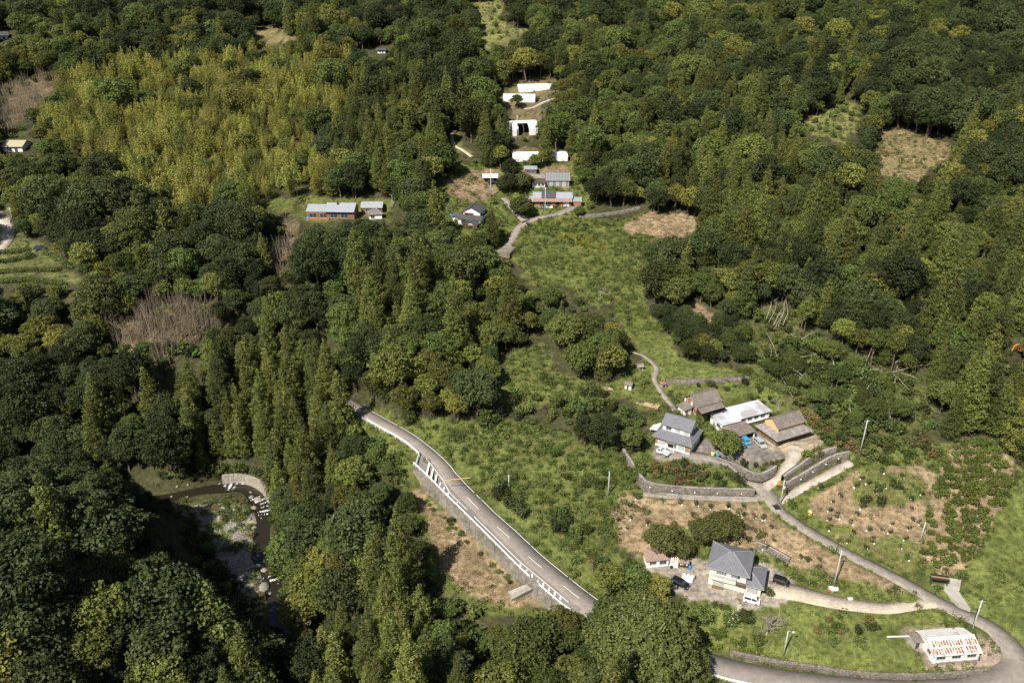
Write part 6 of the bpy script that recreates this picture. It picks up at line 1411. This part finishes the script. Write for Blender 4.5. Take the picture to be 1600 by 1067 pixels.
put('mid', (808, 170), .62, 'broad tree growing in front of the half hidden greenhouse'); put('olive', (846, 262), .7, 'olive tree covering the middle of the long greenhouse'); put('mid', (835, 264), .55, 'green tree at the near side of the long greenhouse'); put('mid', (846, 212), .6, 'tree leaning over the edge of the torn greenhouse')
put('mid', (868, 150), .6, 'tree at the end of the highest greenhouse')
for px, lab in (((1249, 528), 'slender tree with a bare trunk and tufted crown'), ((1256, 522), 'taller slender tree with a bare trunk beside its twin'), ((1359, 574), 'slender yellowish tree above the tangle of fallen trunks'), ((1392, 580), 'lone slender tree by the broken trunks')): put('slender', px, .85, lab)
put('topiary', (1095, 972), 1.0, 'big clipped dome shrub below the gravel yard', 'shrub')
for px, lab in (((1116, 948), 'first small clipped ball in the row by the gravel yard'), ((1126, 951), 'middle small clipped ball in the row by the gravel yard'), ((1135, 953), 'last small clipped ball beside the white-flowering bush')): put('ball', px, 1.0, lab, 'shrub')
o = put('topiary', (1141, 976), .8, 'bush dotted with white blossoms below the gravel yard', 'bush'); v, f = leaves([(0, 0, 2.4, 1.9, 1.9, 1.7)], 14, .16, r4, shell=(.95, 1.05)); link('blossom', mesh_np('blossom', v, f, [L_WHITE]), o)
o['label'] = 'bush dotted with white blossoms below the gravel yard'
put('ball', (1200, 930), 1.5, 'rounded shrub at the corner of the cream house wing', 'shrub')
put('topiary', (1166, 972), .75, 'dull green shrub beside the bare tree', 'shrub')
put('limeball', (1191, 735), 1.0, 'bright lime clipped ball on the yard wall', 'shrub'); put('darkshrub', (1162, 728), .9, 'dark layered shrub at the edge of the parking yard', 'shrub'); put('darkshrub', (1181, 730), .6, 'small upright shrub beside the lime ball', 'shrub')
put('limeball', (1260, 717), 1.4, 'large round green bush above the ramp wall', 'bush'); put('autumnshrub', (1276, 710), 1.1, 'yellowing bush beside the blue covered drum', 'bush')
for k in range(7): put('autumnshrub' if k % 2 else 'darkshrub', (1197 + 4.2 * k, 727 - .9 * k + (k % 2)), .42, 'low clipped hedge plant along the yard wall', 'shrub', 'hedge plants along the yard wall')
# shrubs between the yard and the lane wall
rs = random.Random(12); band = [(1012, 722), (1060, 727), (1112, 732), (1160, 752), (1166, 760), (1110, 762), (1050, 757), (1016, 745)]
n_ = 0
while n_ < 34:
    u, v = rs.uniform(1008, 1170), rs.uniform(718, 764)
    if not inpoly(np.array([u]), np.array([v]), band)[0]: continue
    k = ('autumnshrub', 'darkshrub', 'weedbush')[n_ % 3]; lab = {'autumnshrub': 'browning shrub in the thicket above the lane wall', 'darkshrub': 'dark green shrub in the thicket above the lane wall', 'weedbush': 'fresh green bush in the thicket above the lane wall'}[k]
    put(k, (u, v), rs.uniform(.8, 1.25), lab, 'shrub', lab, i=n_); n_ += 1
# bushes on the slope above the road, at terrace edges and along the wood
ADJ = {'weedbush': 'bright green ', 'shrub': 'mid green ', 'darkshrub': 'dark green ', 'autumnshrub': 'browning ', 'mid': 'tall leafy ', 'dark': 'deep green ', 'limeball': 'lime green '}
def bushes(poly, n, kinds, label, s0, s1, cat='bush', gap=0):
    xs = [p[0] for p in poly]; ys = [p[1] for p in poly]; got = []; base = label
    for _ in range(n * 30):
        if len(got) >= n: break
        u, v = rs.uniform(min(xs), max(xs)), rs.uniform(min(ys), max(ys))
        if not inpoly(np.array([u]), np.array([v]), poly)[0]: continue
        if any((u - a) ** 2 + 2 * (v - b) ** 2 < gap * gap for a, b in got): continue
        got.append((u, v)); k = rs.choice(kinds); label = (ADJ.get(k, '') + base) if base.split()[0] in ('bush', 'shrub', 'low', 'weedy', 'sprawling', 'shaded', 'rounded') else base; put(k, (u, v), rs.uniform(s0, s1) * (.36 if k == 'mid' and s1 > 1 else 1), label, cat, label, i=len(got))
bushes([(752, 745), (770, 752), (800, 780), (828, 805), (822, 815), (790, 795), (760, 768)], 9, ['shrub', 'darkshrub'], 'dark bush in the row above the hill side of the road', .9, 1.4)
bushes([(690, 680), (800, 672), (930, 712), (960, 760), (900, 790), (800, 740), (720, 715)], 16, ['weedbush', 'shrub'], 'low bush scattered in the weeds above the road', .5, 1.0, gap=18)
bushes([(840, 790), (930, 800), (935, 850), (905, 870), (860, 830)], 14, ['weedbush', 'shrub', 'darkshrub'], 'bush in the thicket above the lower road', .7, 1.2, gap=8)
bushes([(790, 600), (860, 620), (940, 615), (960, 640), (1000, 650), (1005, 700), (940, 690), (860, 660), (790, 655)], 30, ['shrub', 'weedbush', 'darkshrub'], 'bush in the wooded margin below the middle clearing', .9, 1.6, gap=9)
bushes([(690, 345), (760, 340), (790, 360), (770, 390), (720, 380)], 16, ['shrub', 'weedbush', 'autumnshrub'], 'bush around the cottage and the concrete platform', .8, 1.4, gap=7)
bushes([(820, 345), (900, 345), (940, 370), (870, 365)], 8, ['weedbush', 'autumnshrub'], 'yellowish bush at the head of the meadow', .5, .9, gap=9)
bushes([(1060, 606), (1180, 600), (1225, 630), (1200, 634), (1130, 612)], 14, ['weedbush', 'darkshrub'], 'bush on the grass terrace behind the workshop', .5, 1.0, gap=9)
bushes([(1240, 640), (1290, 672), (1330, 705), (1300, 705), (1262, 668)], 16, ['weedbush', 'shrub', 'autumnshrub'], 'bush on the slope beside the sandy forecourt', .8, 1.3, gap=8)
bushes([(1330, 700), (1440, 690), (1500, 690), (1460, 725), (1340, 730)], 22, ['weedbush', 'shrub', 'darkshrub', 'autumnshrub'], 'bush along the top edge of the sapling orchard', .7, 1.4, gap=9)
bushes([(1170, 560), (1250, 540), (1400, 600), (1420, 660), (1330, 690), (1260, 640)], 110, ['weedbush', 'shrub', 'weedbush', 'mid', 'darkshrub'], 'bush among the fallen trunks on the slope', .9, 1.9, gap=7)
bushes([(1255, 975), (1340, 965), (1380, 985), (1330, 1000), (1260, 1000)], 7, ['darkshrub', 'autumnshrub'], 'sprawling bush on the grass below the driveway', .6, 1.0, gap=14)
bushes([(1085, 990), (1180, 985), (1200, 1030), (1110, 1018)], 12, ['weedbush', 'limeball'], 'bright bush on the bank of the lowest bend', .6, 1.1, gap=12)
bushes([(1130, 1022), (1220, 1038), (1330, 1054), (1440, 1058), (1440, 1064), (1330, 1060), (1220, 1046)], 16, ['weedbush', 'autumnshrub'], 'weedy tuft on the rubble wall of the lowest bend', .3, .55, gap=9)
bushes([(1005, 762), (1060, 766), (1120, 768), (1172, 768), (1120, 762), (1060, 759)], 12, ['weedbush', 'shrub'], 'bush hanging over the lane wall', .45, .75, gap=8)
bushes([(1340, 770), (1400, 740), (1400, 800), (1350, 800)], 4, ['darkshrub'], 'dark round bush among the saplings', .8, 1.2, gap=20)
bushes([(1258, 185), (1320, 160), (1340, 190), (1310, 220), (1262, 205)], 16, ['shrub', 'weedbush'], 'bush dotted over the scrubby clearing', .7, 1.3, gap=8)
bushes([(740, 5), (785, 8), (800, 50), (765, 75)], 12, ['shrub', 'weedbush'], 'bush on the terraces of the highest clearing', .6, 1.2, gap=7)
bushes([(300, 785), (385, 780), (400, 820), (395, 870), (425, 930), (400, 940), (350, 850)], 12, ['weedbush', 'autumnshrub'], 'bush growing on the gravel bar', .6, 1.0, gap=14)
bushes([(1020, 820), (1110, 800), (1160, 820), (1230, 855), (1300, 890), (1390, 915), (1300, 900), (1200, 858)], 10, ['autumnshrub', 'weedbush'], 'weedy bush on the terrace above the cream house', .4, .7, gap=14)
bushes([(560, 690), (625, 710), (640, 760), (600, 760)], 14, ['weedbush', 'shrub'], 'bush on the bank below the narrow upper road', .8, 1.3, gap=8)
bushes([(1015, 495), (1060, 505), (1160, 530), (1165, 575), (1100, 570), (1050, 540)], 34, ['dark', 'mid', 'dark'], 'rounded evergreen in the row above the upper terrace', .46, .62, 'tree', gap=10)
# hedges
def hedge(px, w, h, lm, label):
    q = smooth_line(cast(px), .7); o_ = q[0].copy(); lob = [(a[0] - o_[0] + r4.normal() * .1, a[1] - o_[1] + r4.normal() * .1, hq(a[0], a[1]) - o_[2] + h * .5, w * r4.uniform(.8, 1.15), w * r4.uniform(.8, 1.15), h * r4.uniform(.45, .65)) for a in q]
    v, f = leaves(lob, 60, .2, r4); t = thing('hedge', label, 'hedge', tuple(o_)); link('foliage', mesh_np('foliage', v, f, [lm]), t)
    link('stems', mesh_np('stems', *tubes_np([(np.array([[l[0], l[1], l[2] - h * .7], [l[0], l[1], l[2]]]), [.05, .03]) for l in lob[::2]], 4), [BARK]), t)
hedge([(973, 786), (985, 792), (1000, 798), (1014, 804)], .8, 1.3, L_MID, 'dark hedge on the straw terrace below the lane'); hedge([(1133, 815), (1150, 820), (1172, 828), (1194, 838)], .8, 1.4, L_MID, 'long hedge on the terrace above the cream house')
for i, px in enumerate([[(-8, 398), (20, 396), (44, 392)], [(-8, 412), (25, 408), (52, 402)], [(-8, 428), (40, 424), (90, 424)], [(5, 442), (50, 440), (100, 446)], [(70, 396), (92, 408), (112, 420)], [(92, 386), (112, 398), (128, 410)]]): hedge(px, 1.3, 1.5, L_MID, ['shortest', 'second', 'longest middle', 'lowest', 'slanting inner', 'slanting outer'][i] + ' row of tea bushes on the terraces by the valley road')
# withered and bare ones
out = []; branchy(np.random.default_rng(5), np.array((0, 0, -.3)), np.array((.05, 0, 1.)), 1.5, .16, 5, out)
t = thing('bare_tree', 'leafless grey tree on the grass below the driveway', 'tree', at(1198, 990)); link('branches', mesh_np('branches', *tubes_np(out, 4), [mat('grey_twig', (.30, .26, .22), .9)]), t); t.scale = (1.75, 1.75, 1.35)
v, f = leaves([(0, 0, 2.8, 2.3, 2.3, 1.9)], 260, .07, r4, aspect=.12, shell=(.5, 1.1)); link('twigs', mesh_np('twigs', v, f, [mat('fine_twig', (.27, .23, .19), .9)]), t)
out = []; branchy(np.random.default_rng(8), np.array((0, 0, -.3)), np.array((0, 0, 1.)), 1.4, .12, 3, out)
t = thing('withered_tree', 'withered red-brown tree beside the road cutting', 'tree', at(926, 893)); link('branches', mesh_np('branches', *tubes_np(out, 4), [DEADWOOD]), t); v, f = leaves([(0, 0, 2.8, 2.0, 2.0, 1.7)], 60, .13, r4, shell=(.4, 1.1)); link('leaves', mesh_np('leaves', v, f, [L_RED]), t)
for i, (px, s) in enumerate([((555, 500), 1.6), ((935, 470), 1.3), ((1060, 700), 0), ((585, 800), 1.3), ((1215, 640), 1.1), ((1390, 655), 1.2), ((1290, 625), 1.1)]):
    if not s: continue
    out = []; branchy(np.random.default_rng(20 + i), np.array((0, 0, -.3)), np.array((.1, 0, 1.)), 1.9, .13, 3, out)
    p = at(*px); t = thing('dead_tree', ['pale leafless tree rising in the dark wood', 'grey leafless tree among the cedars at the meadow', '', 'pale dead tree below the hatched road widening', 'bleached dead tree behind the tiled barn', 'bleached dead tree near the sapling orchard', 'bleached dead tree between the bushes and the forecourt'][i], 'tree', p); t.scale = (s,) * 3; link('branches', mesh_np('branches', *tubes_np(out, 4), [DEADWOOD]), t)
# fallen trunks on the slope
FT = [((1205, 520), (1226, 482)), ((1208, 522), (1232, 488)), ((1214, 520), (1229, 486)), ((1200, 512), (1216, 490)), ((1196, 505), (1210, 478)), ((1222, 516), (1234, 492)), ((1250, 540), (1272, 531)), ((1248, 534), (1258, 546)), ((1300, 568), (1330, 588)), ((1335, 575), (1350, 596)), ((1345, 582), (1392, 597)), ((1396, 578), (1424, 560)), ((1394, 588), (1440, 586)), ((1196, 530), (1216, 578)), ((1215, 590), (1240, 640)), ((1340, 632), (1362, 612)), ((1404, 590), (1430, 602)), ((1312, 545), (1300, 562)), ((1358, 570), (1372, 548)), ((1352, 572), (1364, 552)), ((1285, 655), (1292, 632))]
for i, (a, b) in enumerate(FT + [((u_ + rs.uniform(-30, 30), v_ + rs.uniform(-12, 12)), (u_ + rs.uniform(-30, 30), v_ + rs.uniform(-20, 0))) for u_, v_ in ((1250, 570), (1290, 590), (1330, 610), (1370, 600), (1400, 620), (1270, 620), (1310, 650), (1240, 600), (1345, 660), (1225, 560))]):
    p, q = at(*a), at(*b); q.z += rs.uniform(2.5, 5.0) if i < 6 or i > 16 else rs.uniform(2.2, 3.4); p.z += rs.uniform(1.2, 2.4); d = q - p
    if d.length > 16: d = d * (16 / d.length)
    near = 'leaning in the fan of broken trunks' if i < 6 else 'lying in the bushes of the fallen-tree slope'
    t = thing('fallen_trunk', f'pale fallen trunk {near}', 'log', p, 0, f'fallen trunks {near}'); MB().tube([(0, 0, 0), tuple(d * .5 + Vector((rs.uniform(-.2, .2), 0, .2))), tuple(d + Vector((rs.uniform(-1.6, 1.6), rs.uniform(-1, 1), 0)))], .08 + .05 * rs.random(), 6, r2=.03).build('trunk', DEADWOOD, t, True)
    for k in range(3): MB().tube([tuple(d * (.4 + .2 * k)), tuple(d * (.5 + .2 * k) + Vector((rs.uniform(-1, 1), rs.uniform(-1, 1), rs.uniform(.2, .9))))], .05, 4, r2=.02).build('branch', DEADWOOD, t)
# saplings with white sleeves
sp_v = leaves([(0, 0, .8, .55, .55, .5), (.2, .12, 1.1, .38, .38, .38), (-.2, -.15, .7, .4, .4, .36)], 90, .14, r4); SAP = (mesh_np('sap_stem', *tubes_np([(np.array([[0, 0, -.2], [0, 0, .8]]), [.03, .02])], 5), [BARK]), mesh_np('sap_crown', *sp_v, [L_DARK])); _sl = MB().lathe([(.11, -.1), (.14, .04), (.12, .22), (.06, .26)], 0, 0, 8).build('sleeve_form', M_WHITE); SLV = _sl.data; bpy.data.objects.remove(_sl)
zr3 = lambda x, y: (1060 + x / 2.963, 707 + y / 2.963); zr2 = lambda x, y: (960 + x / 6.667, 690 + y / 6.667)
right = [(850, 125), (995, 142), (1035, 120), (952, 165), (912, 193), (875, 222), (850, 260), (1080, 227), (1080, 270), (1085, 320), (1065, 357), (1050, 405), (1025, 442), (1055, 497), (895, 417), (868, 450), (812, 380), (785, 417), (697, 315), (695, 357), (702, 275), (750, 210), (715, 235), (797, 332), (828, 295), (733, 305), (978, 375), (988, 335), (820, 160), (658, 170), (757, 125), (883, 365), (985, 40), (940, 95), (880, 150), (1130, 200), (1110, 330)]
left1 = [(230, 258), (300, 295), (148, 260), (390, 310), (430, 355), (320, 420), (402, 450), (568, 495), (652, 505), (80, 245)]
left2 = [(240, 600), (505, 640), (680, 655), (848, 670), (1000, 690), (1180, 690), (1340, 780), (1455, 805), (1545, 810), (1130, 810), (170, 805), (345, 860), (130, 920), (35, 835), (815, 790), (1345, 695), (1285, 755)]
for grp, pts in (('in the orchard beside the citrus rows', [zr3(*p) for p in right]), ('on the straw terraces below the lane', [zr3(*p) for p in left1] + [zr2(*p) for p in left2])):
    for px in pts:
        s = rs.uniform(.85, 1.5); t = thing('sapling', f'young citrus sapling with a white sleeve {grp}', 'sapling', at(*px), rs.uniform(0, 6), f'saplings {grp}'); t.scale = (s,) * 3
        link('stem', SAP[0], t); link('crown', SAP[1], t); o = link('sleeve', SLV, t); o.location = (.2, -.42, 0)
# citrus rows
g = cast(CITRUS); x0, y0 = g[:, :2].min(0); x1, y1 = g[:, :2].max(0); n_ = 0
yy = y0
while yy < y1:
    xx = x0 + rs.uniform(0, 1.5)
    while xx < x1:
        x, y = xx + rs.uniform(-.5, .5), yy + rs.uniform(-.5, .5); z = float(hq(x, y)); u, v, _ = project(np.array((x, y, z)))
        if inpoly(np.array([u]), np.array([v]), CITRUS)[0] and float(vnoise(np.array([x]), np.array([y]), 6, 71)[0]) > -.6:
            plant('citrus', n_, (x, y, z), rs.uniform(0, 6), rs.uniform(.8, 1.15), 'yellowish citrus bush in the dense rows of the citrus grove', 'citrus bush', 'bushes of the citrus grove'); n_ += 1
        xx += 2.05
    yy += 2.35

# gravel of the bar: nobody could count it
x, y, z = spread(M_BAR, 3.2, wet=True); n = len(x)
scatter('gravel', ROCKS, r4.integers(0, 5, n), x, y, z, r4.uniform(0, 6.28, n), .08 + .3 * r4.random(n) ** 3, 'grey stones and gravel of the bar inside the stream bend')
for i, (px, a_) in enumerate((((372, 880), .6), ((360, 850), 1.4), ((395, 872), -.5), ((340, 822), .2))):
    p = at(*px); t = thing('driftwood', 'bleached driftwood branch lying on the gravel bar', 'driftwood', p + Vector((0, 0, .15)), a_, 'driftwood on the gravel bar'); MB().tube([(-1.6, 0, 0), (0, .15, .15), (1.8, -.1, .05)], .12, 6, r2=.05).build('trunk', DEADWOOD, t, True)
    for k in range(3): MB().tube([(.2 + .4 * k, 0, .1), (.6 + .4 * k, rs.uniform(-.8, .8), rs.uniform(.2, .6))], .05, 4, r2=.02).build('branch', DEADWOOD, t)
bushes([(225, 748), (300, 742), (345, 735), (400, 738), (430, 752), (436, 790), (424, 780), (405, 750), (370, 742), (300, 752)], 26, ['shrub', 'weedbush', 'darkshrub'], 'shrub along the outer bank of the stream', .8, 1.4, gap=8)
bushes([(428, 795), (455, 830), (460, 930), (450, 960), (430, 890), (418, 850)], 20, ['darkshrub', 'shrub', 'weedbush'], 'shrub on the steep bank facing the gravel bar', 1.0, 1.8, gap=9)
bushes([(255, 790), (300, 812), (330, 850), (350, 890), (375, 940), (360, 960), (310, 880), (270, 820)], 22, ['darkshrub', 'shrub'], 'shaded shrub at the inner edge of the gravel bar', .9, 1.6, gap=9)
bushes([(170, 505), (240, 490), (285, 475), (325, 500), (310, 535), (250, 556), (198, 545)], 26, ['withered'], 'withered brown bamboo clump in the dead patch of the dark wood', .8, 1.1, 'bamboo', gap=8)
bushes([(190, 530), (250, 550), (310, 535), (320, 555), (250, 575), (200, 560)], 16, ['shrub', 'darkshrub', 'weedbush'], 'shrub at the foot of the withered bamboo', .9, 1.5, gap=8)
bushes([(968, 708), (980, 706), (1008, 745), (1012, 757), (998, 752), (985, 730)], 9, ['weedbush', 'shrub'], 'bush spilling over the upper end of the lane wall', .7, 1.1, gap=6)
bushes([(966, 722), (975, 722), (995, 758), (1000, 770), (985, 765)], 7, ['weedbush', 'shrub'], 'bush at the foot of the lane wall', .6, .9, gap=6)
bushes([(660, 775), (700, 815), (760, 870), (810, 915), (800, 918), (740, 865), (690, 820)], 14, ['weedbush', 'shrub'], 'weedy bush at the foot of the retaining wall', .35, .7, gap=10)
bushes([(800, 125), (870, 124), (872, 160), (850, 178), (800, 178), (782, 160)], 10, ['weedbush', 'shrub'], 'bush around the upper greenhouses', .5, .9, gap=10)
